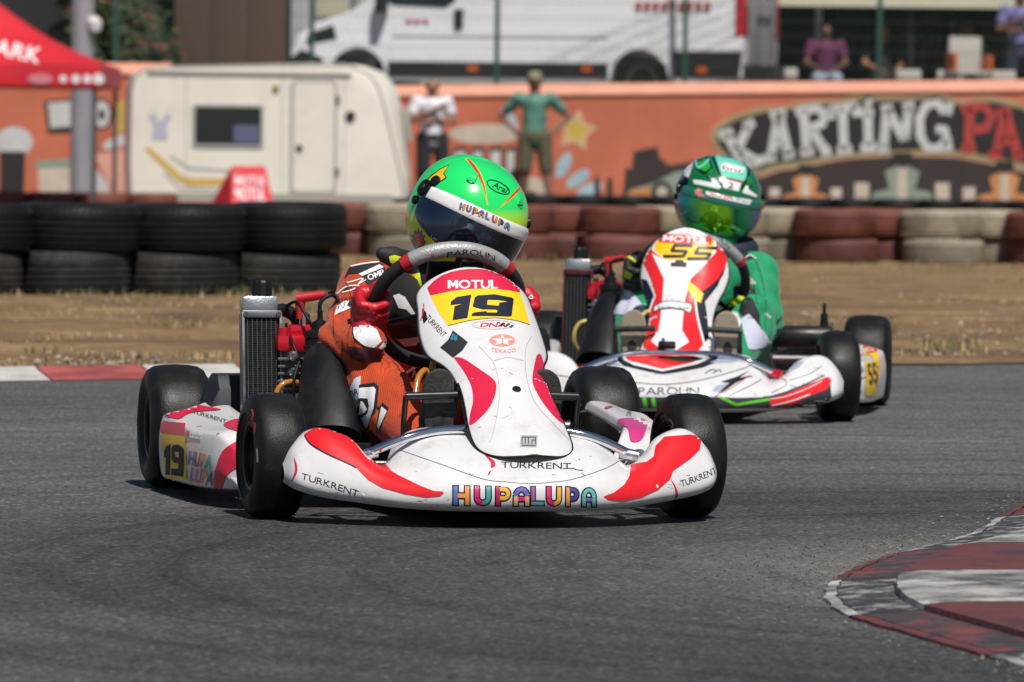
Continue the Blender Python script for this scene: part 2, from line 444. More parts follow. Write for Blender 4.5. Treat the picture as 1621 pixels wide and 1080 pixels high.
# dry earth
m, n, l, b = node_mat('dry_earth')
tc = n.new('ShaderNodeTexCoord'); P = tc.outputs['Object']
c = ramp(n, l, noise(n, l, P, 1.3, 6, .65), [(.30, (.14, .09, .058)), (.5, (.26, .165, .085)), (.68, (.42, .275, .14))])
c = mixc(n, l, ramp(n, l, noise(n, l, P, 14, 6, .7), [(.45, 0.0), (.7, .75)]), c, (.15, .11, .08))
c = mixc(n, l, ramp(n, l, noise(n, l, P, 60, 4, .7), [(.55, 0.0), (.75, .6)]), c, (.36, .27, .18))
l.new(c, b.inputs['Base Color']); b.inputs['Roughness'].default_value = .95; b.inputs['Specular IOR Level'].default_value = .15
bp = n.new('ShaderNodeBump'); bp.inputs['Strength'].default_value = .9; bp.inputs['Distance'].default_value = .03
l.new(noise(n, l, P, 26, 8, .7), bp.inputs['Height']); l.new(bp.outputs[0], b.inputs['Normal'])
EARTH = m

def edge_y(x):                                                      # far edge of the track
    return 18.42 + .62 * x if x < 1.0 else 19.04 + .62 * (x - 1) * .82
def sheet(name, pts, z, m):
    me = bpy.data.meshes.new(name); me.from_pydata([(p[0], p[1], z) for p in pts], [], [tuple(range(len(pts)))])
    return tag(finish(name, me, m, None, 0), kind='structure')
sheet('ground', [(-900, -300), (900, -300), (900, 1500), (-900, 1500)], -.03, EARTH)
xs = np.linspace(-14, 14, 29)
sheet('track', [(-14, -6), (14, -6)] + [(x, edge_y(x)) for x in xs[::-1]], 0.0, ASPH)
sheet('back_track', [(-40, 38.5), (40, 38.5), (40, 70.9), (-40, 70.9)], -.012, mat('old_asphalt', (.095, .085, .078), .9, var=.3, vscale=2, bump=.3))

# the dirt verge between track and tyre barriers: a rough sheet that rises a little above the asphalt
nx, ny = 260, 300
X = np.linspace(-13.5, 13.5, nx); T = np.linspace(0, 1, ny) ** 1.5
VX = []; FX = []
def wob(x, y):
    return (.5 * np.sin(x * 2.3 + 1.7 * np.sin(y * 1.1)) * np.sin(y * 1.9 + x * .6) + .3 * np.sin(x * 5.1 + y * 3.3) * np.sin(y * 4.7 - x * 2.2) + .2 * np.sin(x * 11 + 3 * np.sin(y * 7)) * np.sin(y * 9.3))
for i in range(ny):
    for j in range(nx):
        y0 = edge_y(X[j]) + .04 * math.sin(X[j] * 7) + .02 * math.sin(X[j] * 23); y = y0 + T[i] * (39.5 - y0)
        d = y - y0
        VX.append((X[j], y, .006 + .03 * min(1, d / .5) + .022 * wob(X[j], y) * min(1, d / .3)))
for i in range(ny - 1):
    for j in range(nx - 1): FX.append((i * nx + j, i * nx + j + 1, (i + 1) * nx + j + 1, (i + 1) * nx + j))
me = bpy.data.meshes.new('verge'); me.from_pydata(VX, [], FX)
tag(finish('verge', me, EARTH, None, 180, recalc=False), kind='structure')

# loose stones, and dry grass on the verge: nobody could count them
mb = MB(); ico = [(0, 0, 1), (.9, 0, .1), (-.3, .85, .0), (-.3, -.85, .1), (.2, .1, -.6)]
icf = [(0, 1, 2), (0, 2, 3), (0, 3, 1), (4, 2, 1), (4, 3, 2), (4, 1, 3)]
for i in range(2600):
    x = random.uniform(-5, 6); y = edge_y(x) + .05 + (random.random() ** 1.6) * 13; s = random.choice((.006, .009, .013, .02)) * random.uniform(.6, 1.3)
    a = random.random() * 6.28; z = .02
    mb.add([(x + s * (p[0] * cos(a) - p[1] * sin(a)), y + s * (p[0] * sin(a) + p[1] * cos(a)), z + .012 + s * p[2] * .7) for p in ico], icf)
tag(mb.build('verge_stones', mat('stones', (.3, .26, .21), .9, var=.5, vscale=3), None, 0), 'pale loose stones scattered over the brown dirt verge', 'stones', kind='stuff')
def grass(name, spots, cols, label):
    mb = MB()
    for (x, y, z, r, h, cnt) in spots:
        for _ in range(cnt):
            mb.cur = random.randrange(len(cols))
            a = random.random() * 6.28; q = r * sqrt(random.random()); px, py = x + q * cos(a), y + q * sin(a)
            hh = h * random.uniform(.45, 1.1); b_ = random.random() * 6.28; lean = hh * random.uniform(.1, .7); w = .0035
            dx, dy = cos(b_), sin(b_)
            mb.add([(px - dy * w, py + dx * w, z), (px + dy * w, py - dx * w, z), (px + dx * lean * .4 + dy * w * .7, py + dy * lean * .4 - dx * w * .7, z + hh * .65), (px + dx * lean * .4 - dy * w * .7, py + dy * lean * .4 + dx * w * .7, z + hh * .65), (px + dx * lean, py + dy * lean, z + hh)],
                   [(0, 1, 2, 3), (3, 2, 4)])
    o = mb.build(name, None, None, 0, mats=cols)
    return tag(o, label, 'grass', kind='stuff')
straw = mat('straw', (.46, .34, .18), .9); straw2 = mat('dry_stem', (.2, .14, .085), .9); greenb = mat('grass_blade', (.12, .15, .045), .8)
sp = []
for i in range(1500):
    x = random.uniform(-5, 6.5); y = edge_y(x) + .15 + random.random() ** 1.2 * 15
    sp.append((x, y, .02, random.uniform(.05, .35), random.uniform(.012, .035), 20))
grass('dry_grass', sp, [straw, straw2], 'dry straw and dead stems lying on the dirt verge')
sp = [(1.62, 20.0, .03, .16, .055, 90), (1.25, 21.6, .03, .3, .05, 70), (2.2, 20.4, .03, .2, .035, 40), (-1.05, 18.3, .03, .1, .03, 40), (-1.62, 18.4, .03, .06, .04, 30),
      (-1.3, 21, .03, .12, .05, 50), (-.9, 23.5, .03, .2, .06, 60), (-2, 25.3, .02, .5, .06, 120), (-1.2, 26.0, .02, .5, .07, 160), (.2, 34.6, .02, .8, .07, 160), (2.6, 34.4, .02, .9, .06, 140), (-.5, 33.5, .02, .6, .08, 220)]
grass('green_grass', sp, [greenb, straw, greenb], 'sparse green grass tufts on the dirt verge and along the tyres')

# far kerb: flat painted strip along the track edge
kerb = tag(bpy.data.objects.new('far_kerb', None), kind='structure'); COL.objects.link(kerb)
kred = mat('kerb_red', (.36, .075, .07), .7, var=.35, vscale=9, bump=.3, dirt=((.07, .055, .05), .8, 7))
kwhite = mat('kerb_white', (.52, .5, .47), .7, var=.2, vscale=9, bump=.3, dirt=((.1, .095, .09), .85, 8))
xb = [-4.2, -3.6, -3.0, -2.45, -1.86, -1.55, -1.22, -.92, -.35, -.1, .1]
for i in range(len(xb) - 1):
    x0, x1 = xb[i], xb[i + 1] - .006; mb = MB(); rings = []
    for x in (x0, (x0 + x1) / 2, x1):
        y = edge_y(x); rings.append([(x + .08, y - .33, .003), (x + .02, y - .12, .026), (x, y - .02, .034), (x, y + .02, -.02)])
    mb.rings(rings, False); mb.build('kerb_block', kred if i % 2 == 1 else kwhite, kerb, 40)

# near kerb at the apex: stepped, each painted block a piece
kerb2 = tag(bpy.data.objects.new('apex_kerb', None), kind='structure'); COL.objects.link(kerb2)
nred = mat('apex_red', (.24, .045, .04), .62, color2=(.07, .032, .032), vscale=7, bump=.5, bscale=120, dirt=((.03, .028, .03), .95, 7, .46, .66))
nwhite = mat('apex_white', (.52, .5, .49), .62, color2=(.12, .118, .12), vscale=6, bump=.5, bscale=120, dirt=((.055, .053, .055), .95, 9, .46, .64))
nblack = mat('apex_rubbered', (.045, .044, .046), .6, var=.3, vscale=16, bump=.5, bscale=120, dirt=((.5, .48, .46), .9, 14, .5, .66))
nblackr = mat('apex_rubbered_red', (.055, .045, .047), .6, var=.3, vscale=16, bump=.5, bscale=120, dirt=((.28, .04, .035), .9, 12, .48, .66))
crv = catmull([Vector(p) for p in [(1.62, 13.2, 0), (1.33, 12.3, 0), (1.118, 11.62, 0), (.91, 10.64, 0), (.704, 10.03, 0), (.58, 9.5, 0), (.538, 9.1, 0), (.55, 8.78, 0), (.60, 8.55, 0), (.722, 8.07, 0), (.82, 7.7, 0), (.98, 7.2, 0)]], 12)
def at_y(y):
    for i in range(len(crv) - 1):
        a, b_ = crv[i], crv[i + 1]
        if (a.y - y) * (b_.y - y) <= 0:
            t = (a.y - y) / (a.y - b_.y + 1e-9); p = a.lerp(b_, t); d = (b_ - a).normalized(); return p, Vector((-d.y, d.x, 0))
    return crv[-1], Vector((1, 0, 0))
rk = random.Random(5)
yb = [12.9, 12.0, 11.15, 10.12, 9.42, 8.72, 8.06, 7.3]; kc = [nwhite, nred, nwhite, nred, nwhite, nred, nwhite]
for i in range(len(yb) - 1):
    for part in (0, 1, 2):
        mb = MB(); rings = []; N = 45
        for q in range(N):
            y = yb[i] + (yb[i + 1] + .008 - yb[i]) * q / (N - 1); p, nr = at_y(y)
            nr = (nr * .45 + Vector((1, 0.02, 0)) * .55).normalized()
            jit = .002 * math.sin(q * .6 + i) + rk.uniform(-.003, .003)
            if part == 0: sec = [(.022 + jit * .7, .004), (.024 + jit * .7, .0085), (.05, .011), (.118, .015), (.122, .008)]
            elif part == 2: sec = [(jit, -.01), (.002 + jit, .0055), (.021 + jit * .7, .008)]
            else: sec = [(.121 + jit * .3, .0), (.125 + jit * .4, .024), (.16, .029), (.5, .034), (1.4, .036), (1.6, -.01)]
            rings.append([(p.x + nr.x * d, p.y + nr.y * d, z) for d, z in sec])
        mb.rings(rings, False)
        mm = kc[i]
        if part == 0 and i in (2, 4, 6): mm = nblack
        if part == 0 and i in (3, 5): mm = nblackr
        mb.build(('kerb_foot', 'kerb_block', 'kerb_edge')[part], mm, kerb2, 30)

# broken paint crumbs along the kerb's foot
mb = MB()
for i in range(170):
    y = random.uniform(7.6, 12); p, nr = at_y(y); dd = abs(random.gauss(0, .06)) + .004; s = random.uniform(.002, .0055); a = random.random() * 6
    x0, y0 = p.x - nr.x * dd, p.y - nr.y * dd
    mb.add([(x0 + s * (v[0] * cos(a) - v[1] * sin(a)), y0 + s * (v[0] * sin(a) + v[1] * cos(a)), .002 + s * (v[2] + .6) * .6) for v in ico], icf)
tag(mb.build('kerb_gravel', mat('kerb_crumbs', (.22, .2, .175), .9, var=.5, vscale=30), None, 0), 'pale grit and paint crumbs along the foot of the near kerb', 'grit', kind='stuff')

# rubber crumbs picked off the tyres, lying off the driving line
mb = MB()
for i in range(900):
    a = random.uniform(1.9, 4.4); r_ = random.choice((random.gauss(.98, .07), random.gauss(2.9, .35))); s = random.uniform(.0009, .0024); x0, y0 = 1.45 + r_ * cos(a), 9.7 + r_ * sin(a) * 1.15; g_ = random.random() * 6
    mb.add([(x0 + s * 1.6 * (v[0] * cos(g_) - v[1] * sin(g_)), y0 + s * (v[0] * sin(g_) + v[1] * cos(g_)), .001 + s * (v[2] + .6) * .6) for v in ico], icf)
tag(mb.build('rubber_crumbs', mat('rubber_crumb', (.015, .015, .015), .8), None, 0), 'small black rubber crumbs scattered over the asphalt', 'rubber crumbs', kind='stuff')
# ---------------------------------------------------------------- tyre barriers
def tyre_profile(R, W, ri, ribs=0):
    """closed lathe profile of a road tyre"""
    pr = []; h = W / 2
    pts = [(ri, -h * .62), (ri + .012, -h * .8), ((ri + R) / 2, -h * 1.0), (R - .03, -h * .96), (R - .010, -h * .86)]
    pts += ([(R, -h * .68)] if not ribs else [])
    if ribs:
        g = .008
        for i in range(ribs):
            a = -h * .7 + 1.4 * h * i / ribs; b_ = -h * .7 + 1.4 * h * (i + 1) / ribs - .012
            bul = lambda q: R - .012 * (q / h) ** 2
            pts += [(bul(a), a), (bul(b_), b_), (bul(b_) - g, b_ + .002), (bul(b_) - g, b_ + .010)]
        pts = pts[:-2]
    else: pts += [(R + .002, 0)]
    pts += ([(R, h * .68)] if not ribs else [])
    pts += [(R - .010, h * .86), (R - .03, h * .96), ((ri + R) / 2, h * 1.0), (ri + .012, h * .8), (ri, h * .62), (ri - .004, 0)]
    return pts
def tyre_mesh(name, R, W, ri, ribs, m, seg=48, squash=0.0, lugs=True):
    mb = MB(); mb.lathe(tyre_profile(R, W, ri, ribs), 'Z', seg, closed_profile=True)
    if lugs:                                                            # angled tread blocks standing on the shoulders
        for j in range(60):
            a = 2 * pi * j / 60
            for sgn in (-1, 1):
                z0, z1 = sgn * W * .30, sgn * W * .44; r0, r1 = R - .003, R - .018; w = .32 * 2 * pi / 60
                q = []
                for (rr, zz, aa) in ((r0 + .004, z0, a - w), (r0 + .004, z0, a + w), (r1 + .006, z1, a + w + .05), (r1 + .006, z1, a - w + .05), (r0 - .012, z0, a - w), (r0 - .012, z0, a + w), (r1 - .012, z1, a + w + .05), (r1 - .012, z1, a - w + .05)):
                    q.append((rr * cos(aa), rr * sin(aa), zz))
                mb.add(q, [(0, 1, 2, 3), (0, 4, 5, 1), (1, 5, 6, 2), (2, 6, 7, 3), (3, 7, 4, 0)])
    o = mb.build(name, m, None, 40); return o
rub = mat('old_rubber', (.008, .0078, .008), .6, var=.35, vscale=5, bump=.25, bscale=40, dirt=((.06, .05, .042), .35, 5), rvar=.12, spec=.3)
rub2 = mat('old_rubber_dusty', (.013, .0125, .012), .72, var=.35, vscale=5, bump=.3, bscale=40, dirt=((.12, .095, .07), .5, 5))
tred = mat('tyre_paint_red', (.17, .05, .033), .7, var=.35, vscale=5, bump=.3, dirt=((.05, .04, .035), .8, 4))
twhite = mat('tyre_paint_white', (.36, .305, .22), .7, var=.35, vscale=5, bump=.3, dirt=((.10, .08, .06), 1.0, 3))
tredw = mat('tyre_paint_red_worn', (.15, .05, .038), .7, var=.35, vscale=5, bump=.3, dirt=((.035, .03, .03), 1.0, 2.6))
twhitew = mat('tyre_paint_white_worn', (.27, .23, .17), .7, var=.25, vscale=5, bump=.3, dirt=((.045, .04, .037), 1.0, 2.6))
ORD = ['first', 'second', 'third', 'fourth', 'fifth', 'sixth', 'seventh', 'eighth', 'ninth', 'tenth', 'eleventh', 'twelfth', 'thirteenth', 'fourteenth', 'fifteenth', 'sixteenth', 'seventeenth', 'eighteenth', 'nineteenth', 'twentieth']
protos = {}
def put_tyre(kind, m, loc, rz, label, group, name='barrier_tyre'):
    key = (kind, m.name)
    if key not in protos:
        R, W, ri, ribs = {'big': (.305, .232, .19, 5), 'mid': (.275, .188, .18, 4), 'small': (.3, .19, .19, 0)}[kind]
        protos[key] = tyre_mesh('barrier_tyre', R, W, ri, ribs, m, 56 if kind == 'big' else 36, lugs=(kind != 'small')); o = protos[key]
    else:
        o = protos[key].copy(); COL.objects.link(o)
    o.location = loc; o.rotation_euler = (random.uniform(-.02, .02), random.uniform(-.02, .02), rz)
    return tag(o, label, 'tyre', group)
for i in range(6):                                                     # black stack on the left, two tyres high
    x = -1.13 - .495 * i; y = 26.75 - .34 * i
    put_tyre('big', rub2, (x - .04 + random.uniform(-.01, .01), y, .125), random.random() * 6, f'dusty black tyre, lower row of black barrier, {ORD[i]} from right end', 'black tyre barrier')
    put_tyre('big', rub, (x + random.uniform(-.015, .015), y + random.uniform(-.03, .03), .355 + (.008 if i == 0 else 0)), random.random() * 6, f'black grooved tyre, upper row of black barrier, {ORD[i]} from right end', 'black tyre barrier')
seq = 'rrwrrrrwwwrrwwrr'
for i in range(16):                                                    # red and white stack across the back, two tyres high
    x = -1.42 + .355 * i; y = 35.55 + (.19 if i % 2 else -.19) + .02 * i
    c_ = seq[i]; nm = 'red' if c_ == 'r' else 'cream white'
    put_tyre('mid', tredw if c_ == 'r' else twhitew, (x + .02, y + random.uniform(-.03, .03), .105), random.random() * 6, f'worn {nm} tyre, lower row of red and white barrier, {ORD[i]} from left', 'red and white tyre barrier')
    put_tyre('mid', tred if c_ == 'r' else twhite, (x, y + random.uniform(-.04, .04), .297), random.random() * 6, f'painted {nm} tyre, upper row of red and white barrier, {ORD[i]} from left', 'red and white tyre barrier')
for i in range(19):                                                    # dark tyres at the foot of the mural wall
    x = -3.1 + .575 * i
    put_tyre('small', rub, (x, 69.2 + random.uniform(-.1, .1), .095 - .012), random.random() * 6, f'black tyre at the foot of the mural wall, {ORD[i]} from the left', 'tyres at the foot of the mural wall')
for i in range(5):
    put_tyre('small', tred if i != 0 else twhite, (-6.55 + .58 * i, 62.4 + .05 * i, .1), 0, 'cream painted tyre at the left edge before the red tent' if i == 0 else f'red painted tyre before the red tent, {ORD[i - 1]} right of the cream one', 'tyres before the red tent')
# ================================================================= BACKGROUND
TZ = 1.35                                                                # level of the terrace behind the wall
def wall_top(x): return 1.60 + .021 * (x + 1.0)
stucco = mat('mural_salmon', (.54, .15, .083), .85, var=.12, vscale=1.2, bump=.15, bscale=20, dirt=((.35, .1, .06), .4, 2.5))
cope = mat('mural_coping', (.66, .30, .21), .8, var=.1, vscale=2)  # paler than the wall: light on the sloped top put into the colour
wall = empty('mural_wall', (0, 71, 0), 0, 'long salmon orange wall painted with a kart mural, running behind the track', 'wall')
IDM = Matrix.Translation((0, 71, 0))
def wall_piece(name, x0, x1, zt0, zt1, y0, m, cap=True):
    mb = MB(); n_ = 12; rings = []
    for i in range(n_ + 1):
        t = i / n_; x = x0 + (x1 - x0) * t; zt = zt0 + (zt1 - zt0) * t
        rings.append([(x, y0, -.1), (x, y0, zt - .16), (x, y0 + .32, zt - .16), (x, y0 + .32, -.1)])
    mb.rings(rings); o = mb.build(name, m, wall, 30)
    mb = MB(); rings = []
    for i in range(n_ + 1):
        t = i / n_; x = x0 + (x1 - x0) * t; zt = zt0 + (zt1 - zt0) * t
        rings.append([(x, y0 - .03, zt - .158), (x, y0 - .03, zt - .13), (x, y0 + .10, zt - .01), (x, y0 + .2, zt), (x, y0 + .36, zt - .02), (x, y0 + .36, zt - .158)])
    mb.rings(rings); mb.build('coping', cope, wall, 40); return o
W1 = wall_piece('wall_face', -4.55, 12, wall_top(-4.55), wall_top(12), 0, stucco); W0 = wall_piece('wall_face', -45, -4.57, 1.84, 1.84, .0, stucco); wall_piece('wall_face', 12.02, 45, wall_top(12), wall_top(12), 0, stucco)
ptw = Painter(IDM)
mk = lambda nm, c, r=.8: mat('mural_' + nm, c, r, var=.12, vscale=3)
m_grey, m_out, m_oli, m_red, m_dark, m_bl, m_or, m_cr, m_gn, m_yl = mk('letter_grey', (.56, .55, .54)), mk('outline', (.022, .018, .018)), mk('olive', (.30, .25, .13)), mk('letter_red', (.42, .05, .045)), mk('night', (.04, .028, .028)), mk('pale_blue', (.36, .50, .56)), mk('kart_orange', (.58, .25, .09)), mk('cream', (.56, .47, .38)), mk('grey_green', (.25, .3, .24)), mk('mustard', (.56, .38, .08))
q = lambda pts: Z(1120, 120, 3.236, pts)
def wp(name, pts, m, off, smooth=0): return ptw.poly(name, W1, pts, m, off, smooth, 40.0, 3.0)
# night skyline and the scroll that carries the lettering
wp('mural_skyline', [(985, 318), (990, 265), (1000, 268), (1003, 240), (1040, 232), (1045, 250), (1060, 262), (1100, 255), (1140, 262), (1200, 262), (1280, 245), (1380, 238), (1500, 240), (1640, 262), (1660, 335), (1300, 330), (1100, 324)], m_dark, .004)
for x in (940, 960, 1020, 1056): wp('mural_skyline', [(x, 318), (x + 1, 285 - x % 7), (x + 9, 280), (x + 11, 318)], m_dark, .005)
wp('mural_scroll_edge', q([(15, 330), (30, 260), (120, 205), (260, 160), (400, 150), (520, 125), (690, 115), (770, 90), (830, 72), (880, 100), (1100, 90), (1180, 80), (1290, 120), (1450, 105), (1640, 150), (1760, 210), (1760, 520), (1640, 500), (1480, 460), (1380, 440), (1250, 420), (1000, 415), (700, 430), (500, 470), (360, 490), (250, 525), (110, 470), (60, 400)]), mk('scroll_rim', (.50, .27, .17)), .0065, 3)
wp('mural_scroll', q([(25, 330), (45, 270), (130, 215), (270, 172), (400, 162), (520, 137), (690, 127), (775, 105), (830, 85), (880, 112), (1100, 102), (1180, 92), (1285, 132), (1450, 117), (1640, 162), (1750, 220), (1750, 505), (1640, 488), (1480, 448), (1380, 428), (1250, 408), (1000, 403), (700, 418), (500, 458), (360, 478), (250, 512), (120, 460), (70, 395)]), m_oli, .008, 3)
wp('mural_scroll_inner', q([(50, 335), (65, 285), (140, 232), (290, 190), (400, 180), (520, 155), (700, 145), (785, 128), (830, 105), (880, 132), (1100, 122), (1180, 110), (1275, 150), (1450, 135), (1640, 182), (1740, 240), (1740, 470), (1640, 450), (1480, 420), (1250, 380), (1000, 380), (700, 395), (500, 430), (350, 450), (250, 480), (140, 440), (85, 385)]), m_out, .0095, 3)
def slab(pts, m=None, name='mural_letter'): return wp(name, q(pts), m or m_grey, .0125)
def bars(lst, w, m=None, name='mural_letter'):
    V, F = merge2d([ribbon(q(p), w) for p in lst]); return ptw.lay(name, W1, V, F, m or m_grey, .0125, 40.0, 3.0)
bars([[(95, 300), (190, 460)], [(150, 380), (215, 250)], [(165, 385), (255, 440)], [(60, 312), (130, 285)], [(185, 262), (240, 235)], [(160, 475), (215, 440)], [(225, 450), (290, 425)]], 14.5)      # K
bars([[(365, 190), (325, 420)], [(365, 190), (415, 405)], [(340, 345), (400, 335)], [(320, 205), (400, 188)], [(295, 425), (350, 412)], [(385, 410), (445, 395)]], 14.5)                                # A
bars([[(490, 175), (510, 390)], [(500, 180), (560, 165), (600, 200), (590, 245), (515, 275)], [(530, 275), (600, 380)], [(450, 190), (500, 175)], [(475, 395), (545, 385)], [(580, 392), (630, 378)]], 14.5)   # R
bars([[(690, 165), (700, 380)], [(625, 175), (765, 155)], [(625, 165), (632, 225)], [(760, 150), (765, 210)], [(665, 385), (740, 375)]], 14.5)                                                               # T
bars([[(820, 190), (825, 360)], [(785, 195), (850, 185)], [(785, 370), (865, 362)], [(815, 128), (835, 150)]], 14.5)                                                                                           # i
bars([[(920, 170), (900, 370)], [(920, 170), (1010, 330)], [(1010, 330), (1030, 160)], [(890, 175), (950, 165)], [(1000, 160), (1060, 152)], [(875, 375), (930, 368)]], 14.5)                                    # N
bars([[(1215, 190), (1180, 140), (1120, 150), (1085, 220), (1090, 310), (1125, 370), (1190, 370), (1225, 320), (1215, 275), (1170, 275)], [(1240, 140), (1225, 200)], [(1225, 320), (1235, 385)]], 14.5)          # G
bars([[(1345, 160), (1335, 375)], [(1340, 165), (1420, 155), (1455, 210), (1430, 265), (1350, 280)], [(1300, 175), (1350, 160)], [(1300, 380), (1375, 370)]], 15, m_red)                                         # P
bars([[(1525, 185), (1480, 400)], [(1525, 185), (1590, 405)], [(1500, 335), (1570, 335)], [(1480, 195), (1555, 180)], [(1440, 410), (1505, 400)], [(1560, 410), (1620, 405)]], 15, m_red)                         # A
bars([[(1700, 205), (1690, 420)], [(1700, 205), (1770, 215), (1790, 265), (1710, 300)], [(1730, 300), (1800, 430)]], 15, m_red)
# three painted karts seen from the front
def mural_kart(cx, by, s, c1, c2):
    Zk = lambda pts: [(cx + x * s, by + y * s) for x, y in pts]
    wp('mural_kart', Zk([(-40, 0), (-36, -14), (-16, -18), (-22, -40), (0, -52), (22, -40), (16, -18), (36, -14), (40, 0)]), c1, .014); wp('mural_kart', Zk([(-7, -2), (-6, -44), (6, -44), (7, -2)]), m_cr, .0165)
    for sx in (-1, 1): wp('mural_wheel', Zk([(sx * 42, -4), (sx * 42, -26), (sx * 60, -26), (sx * 60, -4)]), m_cr, .0155)
    wp('mural_kart_seat', Zk([(-14, -50), (-12, -64), (12, -64), (14, -50), (0, -46)]), m_out, .018)
mural_kart(1275, 322, .95, m_or, m_cr); mural_kart(1428, 322, 1.25, m_gn, m_cr); mural_kart(1590, 325, 1.1, m_or, m_cr)
wp('mural_kart_side', [(990, 318), (1000, 300), (1035, 290), (1070, 272), (1110, 268), (1150, 290), (1160, 318)], m_gn, .0105); wp('mural_kart_side', [(990, 316), (996, 302), (1030, 296), (1030, 316)], m_or, .012); wp('mural_wheel', ell((1048, 304), 17, 17), m_out, .0135); wp('mural_wheel', ell((1048, 304), 9, 9), m_cr, .0155)
# splash, star and small lettering further left
star = []
for i in range(10):
    r_ = 1 if i % 2 == 0 else .55; a = radians(-80 + 36 * i); star.append((912 + 34 * r_ * cos(a), 207 + 34 * r_ * sin(a)))
wp('mural_star_rim', star, mk('star_rim', (.6, .4, .28)), .004, 2); wp('mural_star', [(912 + (x - 912) * .72, 207 + (y - 207) * .72) for x, y in star], m_yl, .006, 2)
for (cx, cy, a) in ((892, 262, -65), (915, 283, -35), (934, 300, -20), (820, 300, 20), (806, 190, 60)): wp('mural_splash', ell((cx, cy), 22, 10, 18, a), m_bl, .0045)
V, F = text2d('SPEED', 1, .1); V = np.stack([770 + V[:, 0] * 18, 220 - V[:, 1] * 16], 1); wp('mural_cloud', ell((768, 212), 58, 16), m_cr, .004); 
for (cx, w) in ((728, 26), (756, 22), (784, 24), (808, 20)):
    wp('mural_block', [(cx - w / 2, 292), (cx - w / 2 + 2, 234), (cx + w / 2, 232), (cx + w / 2 - 2, 294)], m_out, .005); wp('mural_block', [(cx - w / 2 + 3, 286), (cx - w / 2 + 5, 240), (cx + w / 2 - 4, 239), (cx + w / 2 - 5, 287)], m_grey, .007)
wp('mural_wheel', ell((842, 302), 22, 22), m_cr, .0055)
def wp0(name, pts, m, off, smooth=0): return ptw.poly(name, W0, pts, m, off, smooth, 40.0, 3.0)
for pts, m_, o_ in (([(70, 160), (120, 155), (122, 210), (76, 212)], m_out, .004), ([(76, 163), (116, 160), (116, 200), (80, 203)], m_grey, .006), (ell((161, 181), 17, 25), m_out, .004), (ell((161, 181), 13, 21), m_grey, .006), (ell((161, 182), 5, 9), m_out, .008), ([(180, 165), (202, 155), (204, 200), (184, 215)], m_yl, .004), ([(60, 265), (118, 262), (118, 310), (62, 312)], m_cr, .004), ([(58, 255), (118, 250), (118, 264), (58, 268)], m_gn, .0055),
                      ([(145, 318), (150, 265), (170, 290), (178, 318)], m_grey, .004), (ell((185, 225), 24, 9, 18, -20), m_grey, .0045), (ell((22, 225), 30, 24), m_grey, .004), ([(0, 240), (40, 240), (38, 305), (0, 305)], m_out, .0055), ([(150, 245), (204, 235), (204, 300), (180, 310)], mk('pink', (.66, .34, .26)), .0035)): wp0('mural_patch', pts, m_, o_)
# terrace behind the wall
mb = MB(); mb.box((1, 111.35, TZ / 2 - .1), (120, 80, TZ + .2)); tag(mb.build('terrace', mat('terrace_paving', (.3, .27, .24), .9, var=.2, vscale=1, bump=.2), None, 0), kind='structure')
# ---------------------------------------------------------------- wire fence on the wall
fence = empty('wire_fence', (0, 71.45, TZ), 0, 'green post and wire mesh fence standing on the mural wall', 'fence')
fgreen = mat('fence_green', (.02, .075, .055), .5)
fx = [-5.33, -2.72, -.25, 2.26, 4.85, 7.4]
for x in fx:
    mb = MB(); mb.box((x, 0, 1.15), (.07, .05, 2.3), None, .006); mb.box((x, 0, 2.31), (.08, .06, .02), None, .004); mb.build('post', fgreen, fence, 30)
for i in range(len(fx) - 1):
    mb = MB(); a, b_ = fx[i] + .04, fx[i + 1] - .04
    for k_ in range(int((b_ - a) / .055)): mb.box((a + .055 * (k_ + .5), .012, 1.2), (.0045, .0045, 2.1))
    for k_ in range(11): mb.box(((a + b_) / 2, .006, .16 + .2 * k_), (b_ - a, .006, .006))
    o = mb.build('wire_panel', mat('fence_wire', (.04, .075, .065), .6), fence, 0); o['kind'] = 'stuff'
# ---------------------------------------------------------------- delivery van
vw = mat('van_white', (.74, .75, .78), .32, 0, .3, dirt=((.45, .43, .4), .3, 3)); vb = mat('van_black_trim', (.018, .018, .019), .5); vg = mat('van_glass', (.012, .02, .024), .06, .0, .3); vr = mat('van_lamp_red', (.4, .01, .02), .25, 0, .4); vo = mat('van_marker_orange', (.55, .12, .02), .4)
VYAW = radians(180 - 16)
van = empty('delivery_van', (1.97, 73.05, TZ), VYAW, 'white delivery van with black sills parked behind the wire fence', 'van')
def van_outline():
    p = [(-1.40, .42), (-1.42, .9), (-1.40, 2.2), (-1.34, 2.42), (-1.2, 2.5), (2.6, 2.5), (3.0, 2.42), (3.35, 2.15), (3.95, 1.38), (4.1, 1.27), (4.62, 1.10), (4.86, .95), (4.96, .7), (4.94, .40), (4.86, .33)]
    for cx in (4.035, 0.0):
        p += [(cx + .44, .33)] + [(cx + .42 * cos(radians(a)), .36 + .42 * sin(radians(a))) for a in range(0, 181, 15)] + [(cx - .44, .33)]
    return p + [(-1.34, .36)]
ol = van_outline(); rings = []
for (y, k_) in ((-1.02, .0), (-.985, .03), (-.9, .055), (.9, .055), (.985, .03), (1.02, .0)):
    pass
def inset(p, y, s): return [((x - 1.7) * s + 1.7, y - (0.10 * max(0, (z - 1.25)) if y > 0 else -.10 * max(0, (z - 1.25))), .36 + (z - .36) * (s if z > .4 else 1)) for x, z in p]
mb = MB(); mb.rings([inset(ol, -1.02, .985), inset(ol, -1.0, .998), inset(ol, -.9, 1.0), inset(ol, .9, 1.0), inset(ol, 1.0, .998), inset(ol, 1.02, .985)]); vbody = mb.build('body', vw, van, 30)
